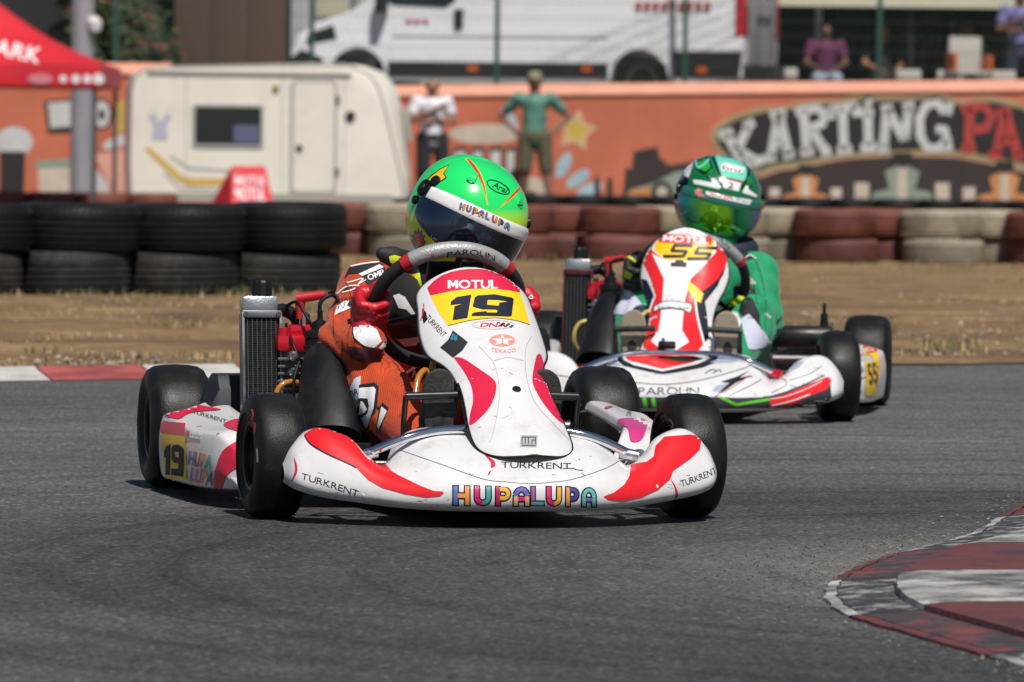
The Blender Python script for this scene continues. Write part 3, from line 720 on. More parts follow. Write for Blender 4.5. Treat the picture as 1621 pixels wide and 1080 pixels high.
for s in (-1, 1):
    yy = lambda z, o=.0: s * (1.02 + o - .10 * max(0, z - 1.25))
    def pan(name, pts, m, o=.012, par=van):
        mb = MB(); mb.rings([[(x, yy(z, -.03), z) for x, z in pts], [(x, yy(z, o), z) for x, z in pts]]); return mb.build(name, m, par, 30)
    pan('window', [(2.62, 1.42), (2.75, 1.33), (3.5, 1.36), (3.62, 1.45), (3.2, 2.02), (2.72, 2.06), (2.62, 1.9)], vg)
    pan('sill_trim', [(.46, .38), (3.56, .38), (3.56, .58), (.46, .58)], vb, .02); pan('rear_trim', [(-1.36, .40), (-.46, .40), (-.44, .75), (-1.40, .75)], vb, .02)
    pan('rub_strip', [(.45, .93), (3.5, .93), (3.5, .965), (.45, .965)], vw, .016)
    pan('door_handle', [(2.50, 1.05), (2.62, 1.05), (2.62, 1.30), (2.50, 1.30)], vb, .04)
    for x in (2.35, .75, -.85): pan('marker', [(x - .07, .46), (x + .07, .46), (x + .07, .54), (x - .07, .54)], vo, .032)
    for x in (2.56, 1.05): pan('door_gap', [(x, .62), (x + .012, .62), (x + .012, 2.1), (x, 2.1)], vb, .002)
    pan('headlamp', [(4.3, .88), (4.75, .80), (4.72, .95), (4.35, 1.08)], vg, .004); pan('front_bumper', [(4.48, .34), (4.95, .36), (4.96, .62), (4.8, .74), (4.5, .62)], vb, .015)
    mb = MB(); mb.box((3.62, s * 1.16, 1.42), (.14, .22, .36), None, .03); mb.box((3.62, s * 1.03, 1.33), (.06, .14, .06)); mb.build('mirror', vb, van, 35)
    for cx in (4.035, 0.0):
        mb = MB(); mb.lathe([(.2, -.1), (.30, -.115), (.34, -.09), (.345, 0), (.34, .09), (.30, .115), (.2, .1)], 'Y', 36, (cx, s * .86, .345)); w_ = mb.build('wheel', rub, van, 40)
        mb = MB(); mb.lathe([(0, s * .06), (.06, s * .10), (.16, s * .085), (.205, s * .11), (.21, s * .06), (.0, s * .02)], 'Y', 28, (cx, s * .86, .345)); mb.build('hubcap', mat('hubcap_grey', (.25, .26, .28), .4, .5), w_, 40)
    mb = MB(); mb.rings([[(-1.43, s * .80, .95), (-1.43, s * 1.0, .95), (-1.43, s * .97, 1.75), (-1.43, s * .82, 1.75)], [(-1.30, s * .80, .95), (-1.30, s * 1.035, .95), (-1.30, s * 1.005, 1.75), (-1.30, s * .82, 1.75)]]); mb.build('tail_lamp', vr, van, 30)
    mb = MB(); mb.box((-1.425, s * .40, 1.35), (.03, .76, 1.7), None, .012); dr = mb.build('rear_door', mat('van_rear_grey', (.34, .34, .36), .4, .2), van, 35); mb = MB(); mb.box((-1.445, s * .42, 1.75), (.012, .58, .5), None, .005); mb.build('window', vg, dr, 35); mb = MB(); mb.box((-1.45, s * .2, 1.2), (.03, .22, .1), None, .01); mb.build('door_handle', vb, dr, 35)
mb = MB(); mb.box((-1.46, 0, .48), (.16, 1.9, .2), None, .03); mb.build('rear_bumper', vb, van, 35)
mb = MB(); mb.rings([[(3.98, y, 1.36) for y in (-.85, .85)] + [(3.38, y, 2.13) for y in (.78, -.78)], [(4.0, y, 1.375) for y in (-.85, .85)] + [(3.40, y, 2.15) for y in (.78, -.78)]]); mb.build('windscreen', vg, van, 30)
for (x0, x1, z, h) in ((-.95, .12, 1.36, .10), (3.0, 3.35, 1.13, .05)):
    mb = MB(); n_ = int((x1 - x0) / .11)
    for i in range(n_):
        x = x0 + (x1 - x0) * i / n_
        mb.box((x + .04, 1.03 - .10 * max(0, z - 1.25), z), (.075, .008, h), None, 0)
    o = mb.build('red_lettering', vr, van, 0); o['kind'] = 'stuff'
# ---------------------------------------------------------------- caravan
cw = mat('caravan_cream', (.76, .71, .62), .42, 0, .1, var=.05, vscale=1.5, dirt=((.36, .32, .26), .35, 2.2)); ctr = mat('caravan_trim', (.42, .41, .38), .5)
car = empty('caravan', (-4.78, 66.7, 0), radians(6), 'small cream touring caravan with a dark window parked before the wall', 'caravan')
cp_ = [(.0, .12), (-.02, .5), (-.01, 1.45), (.03, 1.60), (.12, 1.69), (.25, 1.72), (2.5, 1.80), (2.78, 1.77), (2.98, 1.68), (3.10, 1.52), (3.2, 1.2), (3.38, .45), (3.43, .2), (3.42, .12)]
cpb = cp_[:6] + [(2.62, 1.81), (2.98, 1.79), (3.24, 1.70), (3.40, 1.5), (3.50, 1.1), (3.58, .45), (3.58, .2), (3.56, .12)]
def cs(y, s):
    w = max(0, sin(pi * y / 1.9)) ** .6
    return [((x * (1 - w) + xb_ * w - 1.7) * s + 1.7, y, .9 + (z * (1 - w) + zb_ * w - .9) * s) for (x, z), (xb_, zb_) in zip(cp_, cpb)]
mb = MB(); mb.rings([cs(0, .985), cs(.03, 1.0)] + [cs(y_, 1.0) for y_ in (.1, .2, .35, .6, .95, 1.3, 1.55, 1.7, 1.8, 1.87)] + [cs(1.9, .985)]); cb = mb.build('body', cw, car, 30)
mb = MB(); e = [Vector((x, -.004, z)) for x, z in cp_]; mb.tube([Vector(((p.x - 1.7) * .992 + 1.7, .008, .9 + (p.z - .9) * .992)) for p in e], .018, 6); mb.build('edge_trim', ctr, car, 60)
def cpan(name, x0, x1, z0, z1, m, d=.012, r=.05, par=None):
    pts = smooth2d([(x0 + r, z0), (x1 - r, z0), (x1, z0 + r), (x1, z1 - r), (x1 - r, z1), (x0 + r, z1), (x0, z1 - r), (x0, z0 + r)], 1)
    mb = MB(); mb.rings([[(x, .01, z) for x, z in pts], [(x, -d, z) for x, z in pts]]); return mb.build(name, m, par or car, 30)
w_ = cpan('window_frame', .76, 1.66, .74, 1.28, ctr, .02, .03); cpan('window_pane', .80, 1.62, .78, 1.24, vg, .026, .02, w_); cpan('curtain', 1.28, 1.60, .8, 1.02, mat('curtain_blue', (.1, .11, .2), .7), .03, .02, w_)
d_ = cpan('door', 1.98, 2.58, .16, 1.60, ctr, .016, .06); cpan('door_panel', 2.03, 2.53, .2, 1.55, cw, .022, .04, d_); cpan('door_lock', 2.06, 2.14, .70, .78, vb, .04, .02, d_)
cpan('vent', 2.68, 2.80, 1.09, 1.21, vb, .03, .04); cpan('roof_light', 1.76, 1.84, 1.45, 1.52, mat('amber_lamp', (.3, .16, .05), .4), .03, .02)
stripe = mat('caravan_yellow_stripe', (.62, .40, .10), .5); mb = MB(); V, F = ribbon([(.2, .72), (.62, .34), (.75, .30), (1.45, .31)], [.06, .09, .10, .09]); mb.add([(x, -.006, z) for x, z in V], F); mb.build('stripe', stripe, car, 0)
grs = mat('caravan_grey_stripe', (.36, .36, .34), .5); mb = MB(); V, F = ribbon([(.5, .62), (.72, .47), (1.3, .44)], .03); mb.add([(x, -.005, z) for x, z in V], F); V, F = ribbon([(.42, .42), (.6, .22), (1.2, .2)], .025); mb.add([(x, -.005, z) for x, z in V], F); o = mb.build('fine_stripes', grs, car, 0); o['kind'] = 'stuff'
mb = MB(); V, F = merge2d([(np.array([(.26, .82), (.46, .82), (.44, 1.06), (.28, 1.06)]), [(0, 1, 2, 3)]), (np.array(ell((.27, 1.1), .05, .05, 10)), [tuple(range(10))]), (np.array(ell((.45, 1.1), .05, .05, 10)), [tuple(range(10))])]); mb.add([(x, -.006, z) for x, z in V], F); o = mb.build('faded_sticker', mat('sticker_lilac', (.45, .44, .55), .5), car, 0); o['kind'] = 'stuff'
mb = MB(); mb.box((3.49, .95, 1.05), (.08, 1.1, .45), Matrix.Rotation(radians(-8), 3, 'Y'), .02); mb.build('front_window', mat('caravan_front_pane', (.36, .34, .30), .35), car, 35)
for x_ in (.68, 1.88, 2.66): cpan('body_seam', x_, x_ + .012, .2, 1.68, ctr, .006, .003)
cpan('awning_rail', .2, 2.75, 1.655, 1.685, ctr, .03, .01); cpan('skirt', .05, 3.3, .06, .17, mat('caravan_skirt', (.35, .33, .29), .6), .02, .03)
for z_ in (.4, 1.3): cpan('door_hinge', 2.555, 2.60, z_, z_ + .1, vb, .035, .01, d_)
cpan('window_stay', .80, .84, .8, 1.22, vb, .032, .01, w_)
mb = MB(); mb.lathe([(.12, -.08), (.26, -.085), (.29, 0), (.26, .085), (.12, .08)], 'Y', 28, (1.5, .25, .16)); mb.build('wheel', rub, car, 40)
# ---------------------------------------------------------------- red tent, banner, poles
tent = empty('pop_up_tent', (-6.35, 62.6, 0), 0, 'red pop-up tent with white lettering on dark legs at the left', 'tent')
tr = mat('tent_red', (.60, .014, .028), .6, bump=.15, bscale=6, var=.1, vscale=2)
hs, ez, vz_ = 1.62, 1.66, .25; rings = []
for t in np.linspace(0, 1, 9):
    z = ez + (1 - t) * .95 - .12 * sin(pi * t); w = hs * t + .02 * (1 - t); rings.append([(-w, -w, z), (0, -w * .985, z - .02 * t), (w, -w, z), (w * .985, 0, z - .02 * t), (w, w, z), (0, w * .985, z - .02 * t), (-w, w, z), (-w * .985, 0, z - .02 * t)])
mb = MB(); mb.rings(rings, True, True, False); tro = mb.build('roof', tr, tent, 40)
mb = MB(); sq = lambda w, z: [(-w, -w, z), (0, -w, z), (w, -w, z), (w, 0, z), (w, w, z), (0, w, z), (-w, w, z), (-w, 0, z)]
mb.rings([sq(hs + .004, ez), sq(hs + .01, ez - vz_ * .5), sq(hs + .004, ez - vz_)], True, False, False); mb.build('valance', tr, tent, 40)
for sx in (-1, 1):
    for sy in (-1, 1):
        mb = MB(); mb.box((sx * (hs - .06), sy * (hs - .06), ez / 2), (.05, .05, ez)); mb.build('leg', mat('tent_leg_dark', (.06, .06, .065), .5), tent, 30)
V, F = text2d('PARK', 1, .12, .15); mb = MB(); mb.add([(-.05 + x * .36, -hs * .62 - .012 - 0 * z, 0) for x, z in V], F) if False else None
tp = Painter(Matrix.Translation((-6.35, 62.6, 0))); wv_ = mat('tent_white_print', (.8, .74, .76), .6)
V, F = text2d('PARK', 1, .1, .1, 1.1); a = radians(12); tp.lay('lettering', tro, np.stack([16 + V[:, 0] * 22 * cos(a) + V[:, 1] * 4, 92 + V[:, 0] * 22 * sin(a) - V[:, 1] * 23], 1), F, wv_, .012, 25, 2.0)
for i, (x, r_) in enumerate(((64, 20), (100, 6), (120, 7), (138, 7), (156, 9))):
    mb = MB(); c_ = CAMPOS + pix_dir(x, 125) * ((62.6 - hs - .02) / pix_dir(x, 125).y); rr = r_ / 8470 * 61
    pts = ell((0, 0), rr, min(rr, .062), 16); mb.add([(c_.x + 6.35 + p[0], -hs - .018, c_.z + p[1]) for p in pts], [tuple(range(16))]); mb.build('print', wv_ if i else mat('tent_faint_print', (.62, .2, .22), .6), tent, 0)
ban = empty('folding_banner', (-3.45, 63.6, 0), 0, 'red folding banner with white lettering standing before the caravan', 'banner')
mb = MB(); A_ = [(.10, -.1, .52), (.50, -.1, .52), (.62, -.3, .02), (.12, -.35, .02), (-.18, .25, .02), (.45, .25, .02)]
mb.add(A_, [(0, 3, 2, 1), (0, 4, 3), (1, 2, 5), (0, 1, 5, 4)]); mb.build('panel', tr, ban, 0)
for j, (z0, z1) in enumerate(((.30, .40), (.12, .26))):
    V, F = text2d('MOTUL', 1, .1); mb = MB(); s_ = .36 / np.ptp(V[:, 0]); mb.add([(.30 + .02 * (1 - zz) + x * s_ + .04 * (1 - j), 0, 0) for (x, zz) in V], F)
    mb.v = []; mb.f = []; mb.mi = []
    pl = lambda x, z: (x, -.1 - .225 * (.52 - z) / .5 - .012, z)
    mb.add([pl(.33 + x * s_, z0 + zz * (z1 - z0)) for x, zz in V], F); mb.build('lettering', wv_, ban, 0)
pole = empty('steel_pole', (-5.36, 66.3, 0), 0, 'thick grey steel pole behind the red tent, carrying a white camera', 'pole')
mb = MB(); mb.lathe([(.14, 0), (.14, 2), (.135, 6), (0, 6)], 'Z', 20); mb.build('shaft', mat('galvanised', (.36, .35, .38), .5, .3, streak=True, var=.1), pole, 40)
mb = MB(); mb.lathe([(0, -.09), (.07, -.07), (.09, 0), (.09, .06), (.05, .09), (0, .09)], 'Z', 18, (.16, -.12, 2.22)); mb.box((.12, -.08, 2.32), (.16, .05, .04)); mb.build('camera_dome', mat('camera_white', (.7, .68, .68), .4), pole, 40)
wpole = empty('white_pole', (4.25, 75.2, TZ), 0, 'thin white pole on the terrace before the seated people', 'pole')
mb = MB(); mb.tube([(0, 0, 0), (0, 0, 3.4)], .042, 12); mb.build('shaft', mat('pole_white', (.6, .59, .64), .5), wpole, 40); mb = MB(); mb.lathe([(.16, 0), (.16, .04), (.05, .08), (0, .08)], 'Z', 16); mb.build('base', ctr, wpole, 40)
# ---------------------------------------------------------------- buildings behind
def block(name, label, x0, x1, y0, y1, z1, m, parts=()):
    r = empty(name, (x0, y0, TZ), 0, label, 'building'); w, d, h = x1 - x0, y1 - y0, z1 - TZ
    mb = MB(); mb.box((w / 2, d / 2, h / 2), (w, d, h), None, .02); mb.build('wall', m, r, 30)
    mb = MB(); mb.box((w / 2, d / 2, h + .1), (w + .3, d + .3, .2), None, .02); mb.build('roof', mat('roof_grey', (.12, .12, .12), .8), r, 30)
    return r
brn = mat('brown_cladding', (.085, .048, .034), .7, var=.12, vscale=1, streak=True)
bb = block('brown_building', 'dark brown clad building behind the caravan', -5.05, -3.42, 79, 86, 6.0, brn)
for i in range(3):
    mb = MB(); mb.box((.28 + .545 * i, -.012, 2.2), (.525, .02, 4.2), None, .004); mb.build('cladding_panel', brn, bb, 30)
lb = block('dark_opening', 'black block standing in for a dark opening behind the red tent', -14, -5.06, 80, 88, 6.0, mat('opening_shade', (.016, .017, .019), .6))  # flat black paints the shade of a dark opening
mb = MB(); mb.box((5.2, -.02, 1.0), (3.4, .04, .10)); mb.build('rail', mat('dim_rail', (.06, .065, .065), .5), lb, 30)
gb = block('pale_shed', 'pale grey shed between the brown building and the van', -3.38, -2.5, 80.5, 84, 5.5, mat('shed_grey', (.40, .41, .46), .6, var=.05))
mb = MB(); mb.box((.62, -.015, 2.0), (.5, .03, 1.3), None, .01); mb.build('window', mat('shed_pane', (.5, .48, .36), .3), gb, 30)
cl = block('clubhouse', 'clubhouse coloured dark for its shaded interior, with a cream awning behind the seated people', 3.2, 12, 84, 92, 6.5, mat('clubhouse_shade', (.014, .017, .019), .6, var=.2, vscale=.6))  # near-black walls carry the shade of the space behind the awning
for i in range(5):
    mb = MB(); mb.box((.9 + 1.7 * i, -.02, 1.25), (1.55, .04, 2.3), None, .01); pn = mb.build('glass_panel', mat('dim_glass', (.02, .03, .036), .25), cl, 30)
    mb = MB(); mb.box((.9 + 1.7 * i + .82, -.03, 1.25), (.06, .06, 2.3)); mb.build('mullion', vb, pn, 30)
awm = mat('awning_cream', (.50, .48, .36), .7, var=.06, vscale=3)
rings = []
for x in np.linspace(-.1, 9, 24): rings.append([(x, .0, 2.35), (x, -9.6, 1.62), (x, -9.62, 1.44), (x, -9.66, 1.44), (x, -9.64, 1.65), (x, .0, 2.39)])
mb = MB(); mb.rings(rings); mb.build('awning', awm, cl, 20)
for x in (2.3, 6.2): mb = MB(); mb.tube([(x, -9.4, 0), (x, -9.4, 1.62)], .04, 10); mb.build('awning_post', vb, cl, 40)
# hedge and shrubs between the dark opening and the brown building
def foliage(n_, c, r, cols, sz=.09):
    mb = MB()
    for i in range(n_):
        th = random.random() * 6.28; u_ = random.uniform(-1, 1); rr = random.random() ** .45; s_ = sqrt(1 - u_ * u_)
        k_ = 1 + .3 * sin(5 * th + 3 * u_); p = Vector((c[0] + r[0] * rr * s_ * cos(th) * k_, c[1] + r[1] * rr * s_ * sin(th) * k_, c[2] + r[2] * rr * u_))
        a = Vector((random.gauss(0, 1), random.gauss(0, 1), random.gauss(0, .6))).normalized(); b_ = a.orthogonal().normalized(); q_ = sz * random.uniform(.6, 1.3); mb.cur = random.randrange(len(cols))
        mb.add([p - a * q_, p + b_ * q_ * .45, p + a * q_, p - b_ * q_ * .45], [(0, 1, 2, 3)])
    return mb
lf = [mat('leaf_a', (.035, .06, .02), .6), mat('leaf_d', (.018, .034, .013), .6), mat('leaf_b', (.06, .085, .022), .6), mat('leaf_c', (.02, .038, .015), .6), mat('leaf_rust', (.16, .05, .03), .6)]
for i, (x, y, z, rx, rz_, lab) in enumerate(((-5.95, 77.5, TZ + .8, .55, .9, 'round green shrub beside the grey pole behind the wall'), (-5.5, 78, TZ + .7, .5, .85, 'dark green shrub with rusty leaves left of the brown building'), (-5.2, 77.2, TZ + .5, .35, .55, 'small yellow green shrub in front of the brown building'), (-6.1, 79, TZ + 1.8, .6, .9, 'taller leafy tree top above the shrubs by the dark opening'))):
    r = empty('shrub', (x, y, TZ), 0, lab, 'shrub', 'shrubs behind the wall'); foliage(2600, (0, 0, z - TZ), (rx, rx, rz_), lf, .085).build('foliage', None, r, 0, mats=lf)
    mb = MB(); mb.tube([(0, 0, 0), (.03, 0, (z - TZ) * .6), (0, .03, z - TZ + .2)], [.035, .025, .01], 8, 3); mb.build('stem', mat('bark', (.10, .07, .05), .9), r, 60)
# ---------------------------------------------------------------- people
def figure(loc, rz, label, skin, top, bottom, pose='hips', cap=None, shorts=False, hair=None, H=1.74, group='people watching the karts', shoes=(.05, .05, .055)):
    s = H / 1.74; S_ = lambda p: (p[0] * s, p[1] * s, p[2] * s)
    sk = mat('skin_%d' % int(skin[0] * 100), skin, .6); tm = mat('shirt_%d_%d_%d' % tuple(int(v * 100) for v in top), top, .8, var=.2, vscale=9, bump=.3, bscale=16); bm_ = mat('trousers_%d_%d_%d' % tuple(int(v * 100) for v in bottom), bottom, .85, var=.15, vscale=9, bump=.3, bscale=16)
    sit = pose == 'sit'; hz = .46 if sit else .93
    sh = [(-.19, .0, hz + .50), (.19, 0, hz + .50)]; hp = [(-.09, .0, hz), (.09, 0, hz)]
    if not sit: hp = [(-.085, .0, hz), (.10, 0, hz)]
    if sit: kn = [(-.12, -.42, .47), (.12, -.42, .47)]; an = [(-.13, -.40, .08), (.13, -.40, .08)]
    else: kn = [(-.11, -.03, .50), (.15, -.01, .49)]; an = [(-.12, .03, .08), (.20, -.05, .08)]
    if pose == 'hips': el = [(-.40, .10, hz + .26), (.40, .10, hz + .26)]; wr = [(-.22, -.02, hz + .06), (.22, -.02, hz + .06)]
    elif pose == 'crossed': el = [(-.27, -.04, hz + .24), (.27, -.02, hz + .24)]; wr = [(.05, -.20, hz + .40), (-.08, -.17, hz + .22)]
    elif pose == 'sit': el = [(-.26, -.08, hz + .24), (.26, -.08, hz + .24)]; wr = [(-.12, -.32, hz + .14), (.12, -.32, hz + .14)]
    else: el = [(-.26, .03, hz + .22), (.26, .03, hz + .22)]; wr = [(-.26, -.08, hz - .02), (.26, -.08, hz - .02)]
    hd = (0, -.02, hz + .72)
    caps = [((0, 0, hz), .125, (0, .01, hz + .25), .125), ((0, .01, hz + .25), .125, (0, 0, hz + .44), .13), ((0, 0, hz + .46), .07, hd, .055), sph(hd, .088), sph((0, -.035, hz + .66), .062), ((0, -.10, hz + .69), .014, (0, -.118, hz + .675), .016)]
    for i in (0, 1):
        sg = -1 if i == 0 else 1
        caps += [((sg * .08, 0, hz + .45), .085, sh[i], .062), (sh[i], .055, el[i], .043), (el[i], .043, wr[i], .030), (hp[i], .095, kn[i], .062), (kn[i], .062, an[i], .042), (an[i], .045, (an[i][0] * 1.08, an[i][1] - .15, .045), .035), (hd[:1] + (hd[1],) + (hd[2],), .05, (sg * .088, 0, hz + .72), .016)]
        w_ = Vector(wr[i]); d = (w_ - Vector(el[i])).normalized(); caps += [(tuple(w_), .030, tuple(w_ + d * .07), .032)]
        for f_ in range(4): off = Vector((0, 0, .018 * (f_ - 1.5))); caps.append((tuple(w_ + d * .07 + off), .010, tuple(w_ + d * (.15 - .012 * abs(f_ - 1.4)) + off * 1.1 + Vector((0, -.01, 0))), .008, .004))
        caps.append((tuple(w_ + d * .03 + Vector((0, -.02, .03))), .011, tuple(w_ + d * .09 + Vector((0, -.03, .05))), .009, .004))
    caps = [(S_(c[0]), c[1] * s, S_(c[2]), c[3] * s) + tuple(c[4:]) for c in caps]
    o = sdf_obj('person', caps, sk, None, .014, .025); o.location = loc; o.rotation_euler = (0, 0, rz); tag(o, label, 'person', group)
    t = [((0, 0, hz - .02), .142, (0, .01, hz + .25), .143), ((0, .01, hz + .25), .143, (0, 0, hz + .43), .145)]
    for i in (0, 1): m_ = tuple(np.array(sh[i]) * .45 + np.array(el[i]) * .55); t += [((-.08 if i == 0 else .08, 0, hz + .44), .1, sh[i], .078), (sh[i], .076, m_, .072)]
    sdf_obj('shirt', [(S_(c[0]), c[1] * s, S_(c[2]), c[3] * s) for c in t], tm, o, .014, .025)
    t = [((0, 0, hz), .148, (0, 0, hz + .05), .14)]
    for i in (0, 1):
        t += [(hp[i], .112, kn[i], .085)]
        if not shorts: t += [(kn[i], .083, tuple(np.array(an[i]) + [0, 0, .02]), .066)]
    sdf_obj('trousers', [(S_(c[0]), c[1] * s, S_(c[2]), c[3] * s) for c in t], bm_, o, .014, .02)
    for i in (0, 1): sdf_obj('shoe', [(S_((an[i][0], an[i][1] + .02, .05)), .05, S_((an[i][0] * 1.08, an[i][1] - .15, .04)), .045)], mat('shoe_%d' % int(shoes[0] * 100), shoes, .6), o, .012, .02)
    if cap:
        cm = mat('cap_%d' % int(cap[0] * 100), cap, .8); sdf_obj('cap', [sph(S_((0, -.01, hz + .765)), .094 * s), (S_((0, -.08, hz + .755)), .045, S_((0, -.15, hz + .745)), .03)], cm, o, .012, .02)
    elif hair: sdf_obj('hair', [sph(S_((0, .015, hz + .755)), .092 * s), sph(S_((0, .04, hz + .70)), .075 * s)], mat('hair_%d' % int(hair[0] * 100), hair, .7), o, .012, .02)
    o.scale = (1.10, 1.12, 1.0)
    return o
figure((-1.08, 69.85, 0), radians(6), 'bald man in a white shirt and dark trousers standing with folded arms', (.28, .14, .09), (.74, .73, .78), (.02, .021, .025), 'crossed', H=1.66)
figure((.26, 70.15, 0), radians(-4), 'man in a green polo shirt, olive shorts and cap with hands on hips', (.22, .11, .07), (.10, .24, .19), (.10, .09, .05), 'hips', cap=(.22, .2, .12), shorts=True, H=1.74, shoes=(.3, .27, .25))
def chair(loc, rz, label, m):
    r = empty('chair', loc, rz, label, 'chair', 'chairs on the terrace')
    mb = MB(); mb.box((0, 0, .43), (.46, .46, .04), None, .015); mb.build('seat', m, r, 35)
    mb = MB(); mb.box((0, .22, .68), (.46, .04, .5), None, .02); mb.build('backrest', m, r, 35)
    for sx in (-1, 1):
        for sy in (-1, 1): mb = MB(); mb.tube([(sx * .2, sy * .2, 0), (sx * .19, sy * .19, .42)], .02, 8); mb.build('leg', m, r, 40)
    return r
dk = mat('chair_dark', (.03, .03, .032), .6); wh = mat('chair_white', (.45, .43, .40), .6)
figure((4.32, 74.6, TZ), 0, 'seated person in a magenta shirt and pale jeans behind the white pole', (.12, .06, .04), (.11, .018, .07), (.26, .32, .40), 'sit', hair=(.02, .015, .012), H=1.65); chair((4.32, 74.62, TZ - .02), 0, 'dark chair under the person in the magenta shirt', dk)
figure((5.12, 74.9, TZ), .2, 'seated person in dark clothes right of a green fence post', (.26, .12, .07), (.02, .019, .022), (.03, .028, .03), 'sit', hair=(.02, .015, .012), H=1.65); chair((5.12, 74.92, TZ - .02), .2, 'dark chair under the person in dark clothes', dk)
figure((5.86, 75.6, TZ), -.1, 'standing person in a black top and brown trousers under the awning', (.13, .07, .05), (.012, .013, .013), (.075, .048, .032), 'relaxed', hair=(.02, .015, .012), H=1.78)
figure((6.33, 75.4, TZ), .1, 'seated person in a grey lilac top behind the white chair', (.14, .07, .05), (.14, .14, .19), (.05, .05, .06), 'sit', hair=(.03, .02, .015), H=1.7); chair((6.33, 75.42, TZ - .02), .1, 'dark chair under the person in the grey lilac top', dk)
figure((6.95, 73.9, TZ), .0, 'standing person in a lavender shirt at the right edge', (.16, .08, .05), (.17, .16, .36), (.02, .022, .04), 'crossed', hair=(.02, .015, .012), H=1.7)
wc = chair((6.22, 73.4, TZ + .1), radians(12), 'white and orange chair standing at the wall edge', wh)
mb = MB(); mb.box((-.25, 0, .58), (.05, .4, .24), None, .02); mb.build('arm', mat('chair_orange', (.55, .12, .03), .6), wc, 35); mb = MB(); mb.box((.25, 0, .55), (.05, .4, .24), None, .02); mb.build('arm', MATS['chair_orange'], wc, 35)
rat = mat('rattan_brown', (.14, .085, .06), .8, bump=.3, bscale=40); 
for i, (x, lab) in enumerate(((3.72, 'brown planter box with pale top beside the van'), (5.42, 'brown planter box with pale top beside the standing person'), (5.98, 'brown planter box with pale top behind the white chair'), (6.72, 'brown planter box with pale top near the right edge'))):
    r = empty('planter_box', (x, 73.9, TZ), 0, lab, 'planter', 'planter boxes on the terrace'); mb = MB(); mb.box((0, 0, .22), (.36, .36, .44), None, .01); mb.build('box', rat, r, 30); mb = MB(); mb.box((0, 0, .50), (.34, .34, .14), None, .03); mb.build('top', wh, r, 30)
# ================================================================= KARTS
black_pl = mat('black_plastic', (.006, .006, .0075), .5, var=.3, vscale=20, bump=.06, bscale=260, dirt=((.05, .045, .04), .3, 14), rvar=.1, spec=.3)
black_sat = mat('black_satin_metal', (.02, .02, .022), .35, .2, rvar=.12)
chrome = mat('chrome', (.72, .74, .78), .08, 1.0, rvar=.05)
alu = mat('cast_aluminium', (.55, .56, .57), .32, 1.0, bump=.1, bscale=150, rvar=.1)
steel = mat('dull_steel', (.22, .22, .23), .42, 1.0, rvar=.12)
red_al = mat('red_anodised', (.62, .012, .03), .28, .35, .3)
red_pl = mat('red_rubber', (.5, .02, .03), .45)
slick = mat('slick_rubber', (.0075, .0073, .0072), .48, var=.3, vscale=18, bump=.12, bscale=260, dirt=((.045, .043, .041), .5, 22), rvar=.12, spec=.3)
wallrub = mat('sidewall_rubber', (.015, .015, .016), .5)
magn = mat('black_rim', (.013, .013, .014), .4, .3)
paint_w = mat('white_bodywork', (.68, .665, .68), .3, 0, .35, var=.02, vscale=5, dirt=((.33, .3, .285), .5, 17))
ink = mat('ink_black', (.012, .012, .018), .4, 0, .2)
ink_navy = mat('ink_navy', (.008, .012, .028), .55, 0, 0, spec=.25)
v_red = mat('vinyl_red', (.72, .012, .02), .38, 0, .15)
v_crim = mat('vinyl_crimson', (.62, .014, .055), .38, 0, .15)
v_mag = mat('vinyl_magenta', (.55, .04, .2), .38, 0, .15)
v_yel = mat('vinyl_yellow', (.85, .55, .01), .42, 0, .08)
v_white = mat('vinyl_white', (.82, .82, .82), .3, 0, .3)
v_grey = mat('vinyl_grey', (.38, .38, .39), .35)
v_salmon = mat('vinyl_salmon', (.74, .27, .22), .35)
v_green = mat('vinyl_green', (.12, .55, .03), .32, 0, .3)
v_check = mat('vinyl_mesh_blue', (.33, .38, .48), .35)
hose_br = mat('fuel_hose_amber', (.42, .17, .025), .22, 0, .3)
hose_y = mat('fuel_hose_yellow', (.5, .38, .12), .3, 0, .2)
carbon = mat('grey_grip_leather', (.36, .36, .36), .42, .25, bump=.25, bscale=220)

